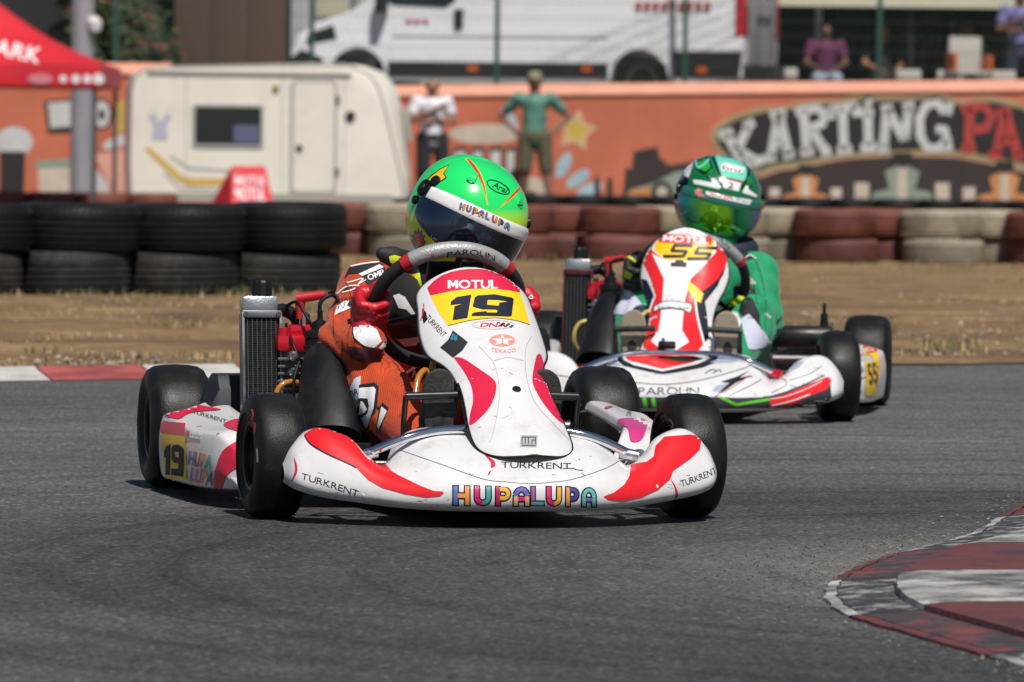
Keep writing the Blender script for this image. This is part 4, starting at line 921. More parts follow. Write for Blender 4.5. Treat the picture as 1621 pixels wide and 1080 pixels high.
NOSE_ROWS = [  # z, X, half width
    (.512, -.212, .014), (.509, -.208, .066), (.501, -.199, .099), (.485, -.182, .119), (.457, -.15, .124), (.41, -.10, .131), (.37, -.045, .128),
    (.34, .005, .106), (.316, .04, .096), (.28, .092, .093), (.25, .135, .096), (.21, .195, .102), (.18, .24, .101), (.162, .264, .088), (.150, .281, .060), (.145, .290, .015)]
NOSE_ROWS_B = [(.540, -.20, .012), (.536, -.197, .05), (.525, -.19, .082), (.505, -.178, .110), (.475, -.158, .124), (.44, -.13, .128), (.40, -.10, .119), (.36, -.07, .103), (.32, -.04, .093), (.28, .0, .092), (.25, .04, .098), (.22, .085, .106), (.205, .11, .108), (.196, .13, .098), (.188, .145, .07), (.184, .155, .015)]
def nose_panel(yc, rows=NOSE_ROWS, skew=0.0):
    R = np.array(rows); s = np.linspace(0, 1, len(R)); S = np.linspace(0, 1, 120)
    def sm(col):
        P = catmull([Vector((a, b_, 0)) for a, b_ in zip(s, R[:, col])], 12); return np.interp(S, [p.x for p in P], [p.y for p in P])
    z, x, w = sm(0), sm(1), np.maximum(sm(2), .004); V = []; F = []; nc = 61
    for i in range(len(S)):
        for j in range(nc):
            t = -1 + 2 * j / (nc - 1); wrap = (.038 if z[i] > .3 else .024) * (w[i] / .12) ** 1.5
            cv = .006 * (w[i] / .12)
            back = wrap * abs(t) ** 3.2 + cv * t * t
            ridge = .004 * math.exp(-(t / .45) ** 4) * (1 if z[i] < .36 else max(0, 1 - (z[i] - .36) / .05)) * (w[i] / .12)
            d = ridge - back
            V.append((x[i] + .6 * d, yc + skew * S[i] ** 1.3 + w[i] * t, z[i] + .8 * d))
    for i in range(len(S) - 1):
        for j in range(nc - 1): F.append((i * nc + j, i * nc + j + 1, (i + 1) * nc + j + 1, (i + 1) * nc + j))
    bd = [i * nc for i in range(len(S))] + [(len(S) - 1) * nc + j for j in range(1, nc)] + [i * nc + nc - 1 for i in range(len(S) - 2, -1, -1)] + [j for j in range(nc - 2, 0, -1)]
    return V, F, [V[i] for i in bd]
BUMP = [
    (0.00, [(.05, .176), (.16, .164), (.26, .136), (.333, .107), (.358, .092), (.366, .068), (.36, .046), (.335, .034)]),
    (.10, [(.05, .188), (.15, .182), (.25, .148), (.322, .110), (.348, .090), (.356, .067), (.35, .045), (.325, .034)]),
    (.17, [(.06, .184), (.15, .178), (.24, .148), (.303, .112), (.328, .088), (.337, .066), (.332, .046), (.308, .035)]),
    (.215, [(.09, .158), (.16, .152), (.23, .131), (.28, .107), (.305, .086), (.316, .066), (.312, .047), (.29, .037)]),
    (.25, [(.165, .118), (.195, .118), (.23, .114), (.262, .106), (.287, .088), (.297, .067), (.294, .05), (.272, .039)]),
    (.285, [(.165, .135), (.19, .134), (.22, .126), (.25, .112), (.27, .09), (.278, .07), (.275, .054), (.255, .043)]),
    (.32, [(.15, .172), (.172, .170), (.2, .154), (.228, .13), (.248, .1), (.257, .076), (.254, .058), (.237, .047)]),
    (.37, [(.125, .190), (.15, .188), (.175, .173), (.2, .145), (.22, .112), (.23, .084), (.228, .064), (.21, .053)]),
    (.405, [(.11, .182), (.135, .180), (.158, .166), (.18, .143), (.2, .115), (.212, .088), (.21, .07), (.192, .06)]),
    (.435, [(.10, .152), (.12, .152), (.14, .147), (.158, .135), (.178, .115), (.19, .095), (.188, .08), (.17, .07)]),
    (.452, [(.08, .125), (.09, .127), (.105, .126), (.12, .122), (.138, .112), (.148, .1), (.146, .09), (.13, .082)])]
def bumper_mesh(yc):
    rows = []
    for d, pr in [( -d, p) for d, p in BUMP[:0:-1]] + BUMP: rows.append((d, catmull([Vector((a, 0, b_)) for a, b_ in pr], 9)))
    npf = len(rows[0][1]); cols = []
    for j in range(npf): cols.append(catmull([Vector((r[1][j].x, r[0], r[1][j].z)) for r in rows], 14))
    ns = len(cols[0]); V = [(cols[j][i].x, cols[j][i].y + yc, cols[j][i].z) for i in range(ns) for j in range(npf)]
    F = [(i * npf + j, (i + 1) * npf + j, (i + 1) * npf + j + 1, i * npf + j + 1) for i in range(ns - 1) for j in range(npf - 1)]
    return V, F
def shell(name, V, F, m, parent, th=.004, smooth=60):
    me = bpy.data.meshes.new(name); me.from_pydata(V, [], F)
    c = np.mean(np.array(V), 0)
    o = finish(name, me, m, parent, smooth, recalc=True)
    up = sum((p.normal.x * .6 + p.normal.z * .8) * p.area for p in me.polygons)
    if up < 0: me.flip_normals()
    md = o.modifiers.new('thickness', 'SOLIDIFY'); md.thickness = th; md.offset = -1.0
    return o
def wheel_parts(root, c, R, W, steer=0.0, camber=0.0, side=1):
    rot = Matrix.Rotation(radians(steer), 3, 'Z') @ Matrix.Rotation(radians(camber), 3, 'X')
    h = W / 2; ri = .066
    prof = [(ri, -h * .72), (ri + .006, -h * .86), (ri + .022, -h * .98), (R - .040, -h * 1.03), (R - .024, -h * .99), (R - .010, -h * .87), (R - .003, -h * .70), (R, -h * .4), (R + .0012, 0),
            (R, h * .4), (R - .003, h * .70), (R - .010, h * .87), (R - .024, h * .99), (R - .040, h * 1.03), (ri + .022, h * .98), (ri + .006, h * .86), (ri, h * .72), (ri - .003, 0)]
    mb = MB(); mb.lathe(prof, 'Y', 72, c, rot, closed_profile=True)
    ty = mb.build('tyre', slick, root, 50)
    mb = MB()                                                            # dished rim: lips, barrel, spokes and hub
    mb.lathe([(.071, -h * .86), (.069, -h * .8), (.060, -h * .78), (.057, -h * .3), (.057, h * .3), (.060, h * .78), (.069, h * .8), (.071, h * .86), (.064, h * .84), (.052, h * .3), (.052, -h * .3), (.064, -h * .84)], 'Y', 40, c, rot, closed_profile=True)
    mb.lathe([(.0, -.012), (.054, -.010), (.054, .010), (.0, .012)], 'Y', 32, c, rot)
    for j in range(3):
        a = j * 2.094
        mb.lathe([(.0, side * .011), (.006, side * .011), (.006, side * .024), (0, side * .024)], 'Y', 8, Vector(c) + rot @ Vector((.03 * cos(a), 0, .03 * sin(a))), rot)
    mb.build('rim', magn, ty, 35)
    mb = MB(); s2 = -side
    mb.lathe([(0, 0), (.017, 0), (.017, s2 * .075), (0, s2 * .075)], 'Y', 20, c, rot)
    mb.build('hub', steel, ty, 35)
    return ty
def arc_pts(C, U, Vv, ru, rv, a0, a1, n):
    return [C + U * (ru * cos(radians(a0 + (a1 - a0) * i / n))) + Vv * (rv * sin(radians(a0 + (a1 - a0) * i / n))) for i in range(n + 1)]
SWC0 = Vector((-.355, -.004, .424)); SWU = Vector((0, 1, 0)); SWV = Vector((.62, 0, .785)); SWN = Vector((-.785, 0, .62))

def build_kart(name, loc, yaw, label, cfg):
    rz = radians(yaw) - pi / 2                                            # local +X is the heading (sin yaw, -cos yaw)
    root = empty(name, loc, rz, label, 'kart', 'racing karts on the track')
    M = Matrix.Translation(loc) @ Matrix.Rotation(rz, 4, 'Z')
    P = {}
    st = cfg['steer']
    # chassis ------------------------------------------------
    mb = MB()
    for s in (-1, 1):
        mb.tube([(.27, s * .10, .055), (.12, s * .16, .055), (-.1, s * .17, .05), (-.45, s * .22, .05), (-.75, s * .30, .05), (-1.1, s * .31, .06)], .014, 10, 4)
        mb.tube([(.02, s * .165, .052), (.0, s * .30, .09), (0, s * .345, .11)], .012, 8, 3)
    for x, w in ((.20, .13), (-.2, .18), (-.55, .24), (-.98, .305)): mb.tube([(x, -w, .052), (x, w, .052)], .0125, 8)
    mb.build('chassis_frame', steel if not cfg['redframe'] else red_al, root, 60)
    mb = MB(); mb.add([(.25, -.12, .034), (.25, .12, .034), (-.1, .19, .034), (-.55, .23, .034), (-.55, -.23, .034), (-.1, -.19, .034), (.25, -.12, .038), (.25, .12, .038), (-.1, .19, .038), (-.55, .23, .038), (-.55, -.23, .038), (-.1, -.19, .038)],
                      [(0, 1, 2, 3, 4, 5), (11, 10, 9, 8, 7, 6)] + [(i, (i + 1) % 6, 6 + (i + 1) % 6, 6 + i) for i in range(6)])
    mb.build('floor_tray', alu, root, 30)
    for s in (-1, 1):
        mb = MB(); mb.tube([(.02, s * .33, .135), (.0, s * .335, .10), (-.01, s * .335, .06)], .013, 10)
        mb.tube([(0, s * .335, .105), (0, s * .40, .122)], .009, 8); mb.tube([(.0, s * .34, .112), (-.06, s * .30, .108)], .006, 8)
        mb.build('stub_axle', red_al if cfg['redframe'] else alu, root, 50)
        mb = MB(); mb.tube([(-.06, s * .30, .108), (-.09, s * .03, .105)], .006, 8); mb.build('tie_rod', alu, root, 60)
    mb = MB()                                                             # bent front hoop
    mb.tube([(.02, -.30, .10), (.13, -.295, .132), (.165, -.27, .142), (.18, -.20, .172), (.165, -.12, .188), (.15, 0, .19), (.165, .12, .188), (.18, .20, .172), (.165, .27, .142), (.13, .295, .132), (.02, .30, .10)], .0095, 12, 5)
    mb.build('front_bumper_bar', chrome, root, 80)
    for s in (-1, 1): mb = MB(); mb.tube([(.16, s * .255, .142), (.175, s * .292, .135)], .0125, 12); mb.build('bumper_clamp', red_al if cfg['redframe'] else alu, root, 40)
    # wheels --------------------------------------------------
    P['fr'] = wheel_parts(root, (0, -.44, .1275), .1285, .108, st, 0, -1)
    P['fl'] = wheel_parts(root, (0, .44, .1275), .1285, .108, st, 0, 1)
    P['rr'] = wheel_parts(root, (-.98, -.487, .1355), .1365, .138, 0, 0, -1)
    P['rl'] = wheel_parts(root, (-.98, .487, .1355), .1365, .138, 0, 0, 1)
    mb = MB(); mb.tube([(-.98, -.45, .1355), (-.98, .45, .1355)], .0135, 14); mb.build('rear_axle', steel, root, 60)
    mb = MB(); mb.lathe([(.03, -.004), (.085, -.004), (.085, .004), (.03, .004)], 'Y', 36, (-.98, .2, .1355)); mb.build('brake_disc', steel, root, 30)
    # rear bumper (moulded black plastic)
    mb = MB(); rings = []
    for y in np.linspace(-.40, .40, 25):
        t = abs(y) / .40; zz = .15 - .02 * t ** 4; h = .055 - .012 * t ** 6; x0 = -1.165 + .05 * t ** 6
        rings.append([(x0 + .03, y, zz - h), (x0 + .03, y, zz + h), (x0 - .02, y, zz + h), (x0 - .045, y, zz + h * .6), (x0 - .045, y, zz - h * .6), (x0 - .02, y, zz - h)])
    mb.rings(rings); mb.build('rear_bumper', black_pl, root, 40)
    # seat ----------------------------------------------------
    V = []; F = []; nu, nv = 15, 18
    prof = [(-.50, .075), (-.60, .06), (-.72, .06), (-.82, .085), (-.89, .16), (-.93, .26), (-.96, .36), (-.975, .42)]
    pc = catmull([Vector((a, 0, b_)) for a, b_ in prof], 3)[:nv + 4]
    for i, p in enumerate(pc):
        t = i / (len(pc) - 1); wd = .15 + .03 * math.sin(pi * t); lip = .13 * (1 - t * .25) * (1 if t > .05 else .6)
        for j in range(nu):
            a = -1 + 2 * j / (nu - 1); up = max(0, abs(a) - .55) / .45
            V.append((p.x + up * up * lip * (.9 if t > .5 else .15), .03 + wd * (a if abs(a) < .8 else math.copysign(.8 + (abs(a) - .8) * .5, a)), p.z + up * up * lip * (1.0 if t < .6 else .25)))
    for i in range(len(pc) - 1):
        for j in range(nu - 1): F.append((i * nu + j, i * nu + j + 1, (i + 1) * nu + j + 1, (i + 1) * nu + j))
    shell('seat', V, F, black_pl, root, .006)
    # engine, radiator, intake on the driver's right ------------
    mb = MB(); mb.box((-.64, -.265, .145), (.17, .12, .13), None, .012); mb.lathe([(0, 0), (.05, 0), (.055, .01), (.055, .04), (0, .04)], 'Y', 24, (-.64, -.335, .14)); mb.build('crankcase', alu, root, 35)
    mb = MB()
    for i in range(6): mb.box((-.635, -.27, .222 + .016 * i), (.12, .115, .007), None, .002)
    mb.box((-.635, -.27, .26), (.085, .085, .11)); mb.build('cylinder', steel, root, 35)
    hd = MB(); hd.box((-.635, -.27, .336), (.125, .12, .035), None, .01); hd.box((-.63, -.262, .363), (.085, .08, .025), None, .01)
    for dx, dy in ((-.045, -.042), (.045, -.042), (-.045, .042), (.045, .042)): hd.lathe([(0, 0), (.016, 0), (.015, .03), (0, .03)], 'Z', 12, (-.635 + dx, -.27 + dy, .34))
    ho = hd.build('cylinder_head', red_al, root, 35)
    for dx, dy in ((-.045, -.042), (.045, -.042), (-.045, .042), (.045, .042)): mb = MB(); mb.lathe([(0, 0), (.008, 0), (.008, .01), (0, .01)], 'Z', 6, (-.635 + dx, -.27 + dy, .37)); mb.build('head_bolt', chrome, ho, 30)
    mb = MB()
    mb.lathe([(0, 0), (.012, 0), (.012, .025), (.008, .03), (0, .03)], 'Z', 12, (-.62, -.262, .372)); mb.build('head_bolt', chrome, ho, 30)
    sc_ = MB(); sc_.tube([(-.62, -.272, .388), (-.62, -.272, .428)], [.0085, .0115], 12); sc_.tube([(-.62, -.28, .432), (-.61, -.245, .437), (-.60, -.22, .442)], [.0115, .0105, .0085], 12)
    sp_ = sc_.build('spark_plug_cap', red_pl, root, 60)
    mb = MB(); mb.tube([(-.60, -.212, .442), (-.58, -.19, .455), (-.58, -.17, .46), (-.62, -.15, .40), (-.68, -.16, .30), (-.7, -.2, .22)], .0055, 8, 5)
    mb.tube([(-.6, -.195, .449), (-.59, -.178, .457)], .010, 10); mb.build('ignition_lead', black_pl, sp_, 60)
    mb = MB()
    rings = []
    for i in range(9):                                                     # tapered moulded airbox leaning forward
        t = i / 8; cx = -.30 - .18 * t ** 1.2; cz = .135 + .20 * t; ry = .068 * (1 - .56 * t ** 1.3); rx = .06 * (1 - .3 * t); cy = -.268 + .014 * t
        if i == 8: ry *= .55; rx *= .5; cz += -.004
        if i == 7: ry *= .93; rx *= .95
        rings.append([(cx + rx * math.copysign(abs(cos(a)) ** .75, cos(a)) * .9 + .02 * sin(a), cy + ry * math.copysign(abs(sin(a)) ** .8, sin(a)), cz + rx * .7 * cos(a)) for a in [2 * pi * j / 28 for j in range(28)]])
    mb.rings(rings); ab = mb.build('airbox', black_pl, root, 60)
    mb = MB(); mb.box((-.285, -.265, .122), (.12, .155, .03), None, .006); mb.box((-.225, -.265, .13), (.008, .15, .022), None, .003); mb.build('airbox_tray', black_pl, ab, 35)
    mb = MB(); mb.lathe([(0, 0), (.035, 0), (.036, .01), (.032, .012), (.032, .026), (.034, .028), (.033, .04), (.018, .045), (.016, .06), (.006, .066), (.006, .085), (0, .085)], 'Z', 24, (-.49, -.252, .325)); mb.build('carburettor_cap', black_pl, ab, 35)
    mb = MB(); mb.box((-.055 - .5, -.265, .2), (.10, .075, .06), None, .008); mb.lathe([(0, 0), (.028, 0), (.028, .05), (0, .05)], 'X', 20, (-.5, -.265, .2)); mb.build('carburettor', alu, root, 35)
    mb = MB(); mb.tube([(-.49, -.252, .405), (-.49, -.25, .43), (-.50, -.22, .442), (-.56, -.19, .40), (-.62, -.18, .30)], .0045, 8, 5); mb.build('throttle_cable', black_pl, root, 60)
    for q_ in ([(-.66, -.30, .41), (-.60, -.285, .425), (-.57, -.27, .40), (-.56, -.255, .37), (-.58, -.24, .33)], [(-.62, -.30, .37), (-.56, -.30, .34), (-.54, -.285, .30), (-.55, -.26, .25)], [(-.5, -.215, .44), (-.49, -.20, .40), (-.50, -.195, .33), (-.49, -.185, .27)], [(-.55, -.2, .36), (-.53, -.205, .30), (-.50, -.21, .24), (-.47, -.19, .2)], [(-.47, -.30, .30), (-.45, -.315, .26), (-.46, -.31, .2)]):
        mb = MB(); mb.tube(q_, .0036, 7, 5); mb.build('cable', black_pl, root, 60)
    for q_ in ((-.56, -.30, .31), (-.56, -.30, .275), (-.565, -.225, .31)):
        mb = MB(); mb.lathe([(0, 0), (.011, 0), (.011, .03), (.007, .035), (0, .035)], 'X', 10, q_); mb.build('fitting', alu, root, 30)
    # radiator
    Rr = Matrix.Rotation(radians(-8), 3, 'Y')
    rc = Vector((-.60, -.359, .235))
    core = MB(); core.box(rc, (.030, .074, .32), Rr)
    rad = core.build('radiator', mat('radiator_core', (.02, .02, .021), .6, .5, bump=.6, bscale=400), root, 30)
    fin = MB()
    for i in range(7): fin.box(rc + Rr @ Vector((.0155, -.031 + .0103 * i, 0)), (.004, .0011, .318), Rr)
    fin.build('radiator_tube', mat('radiator_tube_grey', (.13, .13, .13), .5, .7), rad, 30)
    lou = MB()
    for i in range(64): lou.box(rc + Rr @ Vector((.0153, 0, -.157 + .00495 * i)), (.0024, .072, .0013), Rr)
    lo_ = lou.build('radiator_fins', mat('radiator_fin', (.03, .03, .032), .5, .6), rad, 30); lo_['kind'] = 'stuff'
    fr = MB()
    for s in (-1, 1): fr.box(rc + Rr @ Vector((.004, s * .041, 0)), (.040, .006, .33), Rr, .001)
    fr.box(rc + Rr @ Vector((0, 0, -.168)), (.042, .088, .02), Rr, .003)
    fr.box(rc + Rr @ Vector((.016, 0, .162)), (.012, .086, .016), Rr, .002)
    for s in (-1, 1): fr.lathe([(0, 0), (.0055, 0), (.0055, .006), (0, .006)], 'X', 10, rc + Rr @ Vector((.022, s * .036, .162)))
    fr.build('radiator_frame', cfg['radframe'], rad, 30)
    tk = MB(); tk.box(rc + Rr @ Vector((-.002, -.003, .185)), (.046, .078, .034), Rr, .007); tk.build('radiator_tank', alu, rad, 35)
    cp = MB(); prof_ = []
    rot = Rr; cc = rc + Rr @ Vector((-.002, .004, .2))
    ring0 = []
    for z_ in (0, .03, .036):
        ring0.append([cc + Rr @ Vector(((.0205 + .0016 * (j % 2)) * (1 if z_ < .035 else .85) * cos(2 * pi * j / 24), (.0205 + .0016 * (j % 2)) * (1 if z_ < .035 else .85) * sin(2 * pi * j / 24), z_)) for j in range(24)])
    cp.rings(ring0); cp.box(cc + Rr @ Vector((0, -.012, .041)), (.004, .034, .004), Rr); cp.build('radiator_cap', black_pl, rad, 25)
    mb = MB(); mb.tube([(-.64, -.33, .40), (-.66, -.30, .405), (-.66, -.275, .39), (-.645, -.268, .365)], .0145, 12, 4); mb.build('coolant_hose', black_pl, root, 60); mb = MB(); mb.tube([(-.60, -.36, .06), (-.62, -.31, .07), (-.64, -.28, .10)], .0135, 12, 4); mb.build('coolant_hose', black_pl, root, 60)
    mb = MB(); mb.tube([(-.50, -.33, .14), (-.46, -.355, .20), (-.46, -.345, .245), (-.47, -.315, .258), (-.49, -.285, .245), (-.5, -.275, .215)], .0062, 10, 6); mb.build('fuel_hose', cfg['hose'], root, 60)
    # exhaust and silencer on the driver's left rear, guard behind the radiator
    mb = MB(); mb.tube([(-.70, -.24, .22), (-.80, -.16, .20), (-.86, .0, .19), (-.82, .16, .19), (-.74, .24, .2)], [.02, .026, .04, .04, .03], 14, 4); mb.build('exhaust', steel, root, 60)
    xs_, ys_ = (-.66, 0) if cfg.get('sil') else (-.90, -.16)
    mb = MB(); mb.lathe([(0, .20), (.028, .20), (.033, .21), (.033, .385), (.028, .395), (0, .395)], 'Y', 28, (xs_, ys_, .215)); mb.build('silencer', black_sat, root, 40)
    mb = MB(); mb.tube([(xs_, ys_ + .37, .235), (xs_, ys_ + .37, .285)], [.014, .010], 12); mb.tube([(xs_, ys_ + .37, .28), (xs_, ys_ + .37, .315)], .005, 8); mb.build('silencer_mount', black_pl, root, 40)
    mb = MB(); rings = []
    for x, h in ((-.88, .16), (-.86, .22), (-.80, .262), (-.72, .26), (-.69, .23), (-.68, .13)):
        rings.append([(x, -.452, .07), (x, -.452, h - .03), (x, -.435, h), (x, -.37, h), (x, -.355, h - .02), (x, -.355, .07)])
    mb.rings(rings); mb.build('chain_guard', mat('guard_plastic', (.010, .012, .018), .6), root, 40)
    # cables and brackets between seat and engine
    mb = MB(); mb.tube([(-.50, -.17, .29), (-.46, -.165, .24), (-.47, -.175, .18), (-.45, -.16, .12), (-.42, -.16, .08)], [.012, .016, .012, .016, .013], 10, 5); mb.build('cable_bundle', black_pl, root, 60)
    # bodywork ------------------------------------------------
    V, F = bumper_mesh(.012); P['bumper'] = shell('front_fairing', V, F, cfg['body'], root, .004)
    V, F, bd = nose_panel(cfg.get('nose_y', .016), cfg.get('nose_rows', NOSE_ROWS), cfg.get('skew', 0)); P['nose'] = shell('nose_panel', V, F, cfg['body'], root, .003, 180)
    mb = MB(); bdc = [Vector(p) for p in bd] + [Vector(bd[0]), Vector(bd[1])]
    mb.tube([p + Vector((-.001, 0, -.001)) for p in bdc], .0026, 6, cap=False); mb.build('edge_trim', black_pl, P['nose'], 180)
    # struts that carry the nose panel
    mb = MB(); mb.tube([(-.12, .0, .11), (-.16, .0, .38), (-.155, .0, .44)], .008, 10, 3); mb.build('nose_support', chrome, root, 60)
    mb = MB(); mb.tube([(.13, -.05, .06), (.09, -.05, .23)], .006, 8); mb.build('nose_support', chrome, root, 60)
    mb = MB(); mb.tube([(.13, .09, .06), (.09, .09, .23)], .006, 8); mb.build('nose_support', chrome, root, 60)
    for s, key in ((-1, 'pod_r'), (1, 'pod_l')):
        rings = []; N = 22
        for i in range(N):
            t = i / (N - 1); x = -.80 + .575 * t; yo = .548 - .03 * t - .05 * t ** 8; topo = .178 - .018 * t - .012 * sin(pi * t); topi = .205 - .045 * t; yi = yo - .15 + .012 * sin(pi * t); zb = .032 + .012 * t ** 3
            e = 1 - .5 * (abs(2 * t - 1)) ** 14
            zc = .1
            dn = max(0, (t - .84) / .16) ** 2 * .055; topi -= dn; topo -= dn
            pr = [(yi + .006, topi - .022), (yi + .008, topi - .012), (yi + .016, topi), (yi + .05, topi - .003), (yo - .05, topo + .008), (yo - .014, topo), (yo - .003, topo - .012), (yo + .004, topo - .06), (yo, zb + .02), (yo - .01, zb), (yo - .06, zb)]
            pr = [(a if i not in (0, N - 1) else a * .985 + .007, zc + (b_ - zc) * (1 if i not in (0, N - 1) else .93)) for a, b_ in pr]
            rings.append([(p.x, p.y, p.z) for p in catmull([Vector((x, s * a, b_)) for a, b_ in pr], 4)])
        nr = len(rings[0]); cols = [catmull([Vector(r[j]) for r in rings], 3) for j in range(nr)]
        V = [tuple(cols[j][i]) for i in range(len(cols[0])) for j in range(nr)]; F = [(i * nr + j, i * nr + j + 1, (i + 1) * nr + j + 1, (i + 1) * nr + j) for i in range(len(cols[0]) - 1) for j in range(nr - 1)]
        P[key] = shell('side_pod', V, F, cfg['body'], root, .004, 60)
        mb = MB(); mb.tube([(-.30, s * .2, .06), (-.30, s * .42, .075)], .01, 8); mb.tube([(-.70, s * .28, .06), (-.70, s * .42, .075)], .01, 8); mb.tube([(-.28, s * .36, .12), (-.20, s * .40, .075), (-.2, s * .36, .07)], .008, 8, 3); mb.build('side_pod_bar', chrome, root, 60)
    # pedals -------------------------------------------------
    for (y0, y1) in cfg['pedals']:
        mb = MB(); ya = y0 if abs(y0) > abs(y1) else y1
        mb.tube([(.055, y0, .252), (.055, y1, .256)], .0085, 12); mb.tube([(.055, ya, .252), (.03, ya, .16), (.06, ya * .98, .06)], .006, 8, 3)
        mb.build('pedal', black_sat, root, 60)
    mb = MB(); mb.tube([(-.03, -.135, .25), (-.05, -.125, .285), (-.07, -.105, .30), (-.07, -.09, .27), (-.06, -.085, .21)], .0065, 10, 5); mb.build('brake_line', cfg['hose'], root, 60); mb = MB(); mb.tube([(-.06, -.10, .17), (-.075, -.095, .25), (-.08, -.085, .335), (-.085, -.07, .34)], .0065, 10, 5); mb.build('brake_line', cfg['hose'], root, 60)
    # steering wheel -------------------------------------------
    tw = cfg['turn']; SWC = SWC0 + Vector((0, 0, cfg.get('swz', 0)))
    U2 = SWU * cos(radians(tw)) + SWV * sin(radians(tw)); V2 = -SWU * sin(radians(tw)) + SWV * cos(radians(tw))
    ru, rv = .158, .158
    mb = MB(); ring = arc_pts(SWC, U2, V2, ru, rv, 0, 360, 64)
    mb.tube(ring, .0145, 12, cap=False)
    P['wheel'] = mb.build('steering_wheel', mat('wheel_suede', (.012, .012, .013), .8, bump=.2, bscale=300), root, 180)
    mb = MB(); mb.tube(arc_pts(SWC, U2, V2, ru, rv, 51, 130, 26), .0172, 14); P['grip'] = mb.build('wheel_grip', carbon, P['wheel'], 60)
    for a in (44, 130):
        mb = MB(); mb.tube(arc_pts(SWC, U2, V2, ru, rv, a, a + 7.5, 4), .0166, 14); mb.build('grip_band', mat('red_leather', (.42, .012, .025), .5), P['wheel'], 60)
    mb = MB()
    for a in (90, 205, 335): mb.tube([SWC - SWN * .02, SWC + (U2 * (ru * cos(radians(a))) + V2 * (rv * sin(radians(a)))) * .95], [.012, .008], 8)
    mb.lathe([(0, -.03), (.04, -.03), (.042, -.02), (.03, .0), (0, .0)], 'Z', 24, SWC, Vector((0, 0, 1)).rotation_difference(SWN).to_matrix()); mb.build('wheel_spokes', black_sat, P['wheel'], 40)
    mb = MB(); mb.tube([SWC - SWN * .03, (-.08, 0, .14), (-.05, 0, .09)], .011, 10); mb.build('steering_column', steel, root, 60)
    mb = MB(); mb.box(SWC + V2 * .085 + SWN * .006, (.06, .12, .02), Matrix((SWV, SWU, -SWN)).transposed(), .006); mb.build('lap_timer', black_pl, P['wheel'], 35)
    return root, M, P
K1_LOC, K1_YAW = Vector((-.06, 11.04, 0)), 12.5
K2_LOC, K2_YAW = Vector((.488, 15.24, 0)), -6.0
k1, M1, P1 = build_kart('racing_kart', K1_LOC, K1_YAW, 'white and red racing kart numbered 19 leading at the front', dict(
    steer=2.5, redframe=False, radframe=steel, hose=hose_br, body=paint_w, pedals=[(-.172, -.055), (.19, .08)], turn=-4, skew=.030))
k2, M2, P2 = build_kart('racing_kart', K2_LOC, K2_YAW, 'red, white and navy racing kart numbered 55 following behind', dict(
    steer=11, redframe=True, radframe=mat('maroon_frame', (.09, .018, .022), .4, .4), hose=hose_y, body=paint_w, pedals=[(-.19, -.075), (.165, .07)], turn=-22, nose_y=-.010, nose_rows=NOSE_ROWS_B, swz=-.035, sil=True))
# ================================================================= DRIVERS
def suit_mat(name, col, rib=True):
    m, n, l, b = node_mat(name)
    tc = n.new('ShaderNodeTexCoord'); P = tc.outputs['Object']
    nz = noise(n, l, P, 16, 4, .55)
    dark = tuple(v * .72 for v in col); c = ramp(n, l, nz, [(.3, dark), (.65, col)])
    wv = n.new('ShaderNodeTexWave'); wv.inputs['Scale'].default_value = 95; wv.inputs['Distortion'].default_value = .5; wv.inputs['Detail'].default_value = 1; wv.bands_direction = 'DIAGONAL'
    l.new(P, wv.inputs['Vector'])
    if rib: c = mixc(n, l, 1.0, c, ramp(n, l, wv.outputs['Fac'], [(.1, .72), (.5, 1.0)]), 'MULTIPLY')
    l.new(c, b.inputs['Base Color']); b.inputs['Roughness'].default_value = .72; b.inputs['Specular IOR Level'].default_value = .3
    b.inputs['Sheen Weight'].default_value = .15
    bp = n.new('ShaderNodeBump'); bp.inputs['Strength'].default_value = .55; bp.inputs['Distance'].default_value = .008
    fold = noise(n, l, P, 24, 5, .6, (1, 1, 2.2)); hh = mixc(n, l, .12 if rib else .03, fold, wv.outputs['Fac'])
    l.new(hh, bp.inputs['Height']); l.new(bp.outputs[0], b.inputs['Normal'])
    return m
def folds(joints, amp=.0045):
    def f(G):
        out = np.zeros(G.shape[:3], np.float32)
        for (p, r, d, fr, ph) in joints:
            q = G - np.array(p, np.float32); dist = np.linalg.norm(q, axis=-1)
            out += amp * np.exp(-(dist / r) ** 2) * np.sin(q @ np.array(d, np.float32) * fr + ph + 2.0 * np.sin(q[..., 1] * 40))
        return out
    return f
HA, HBW, HC = .140, .127, .130
def helm_r(th, ph):
    x, y, z = abs(cos(ph) * cos(th)), abs(cos(ph) * sin(th)), abs(sin(ph))
    p = 2.2; r = ((x / HA) ** p + (y / HBW) ** p + (z / HC) ** p) ** (-1 / p)
    if ph < 0 and cos(th) > 0: r *= 1 + .075 * min(1, -ph / .6) * cos(th) ** 2
    if sin(ph) > 0: r *= 1 + .02 * sin(ph) * (1 if cos(th) < 0 else .3)
    return r
def helm_pt(th, ph, off=0.0):
    r = helm_r(th, ph) + off; return Vector((r * cos(ph) * cos(th), r * cos(ph) * sin(th), r * sin(ph)))
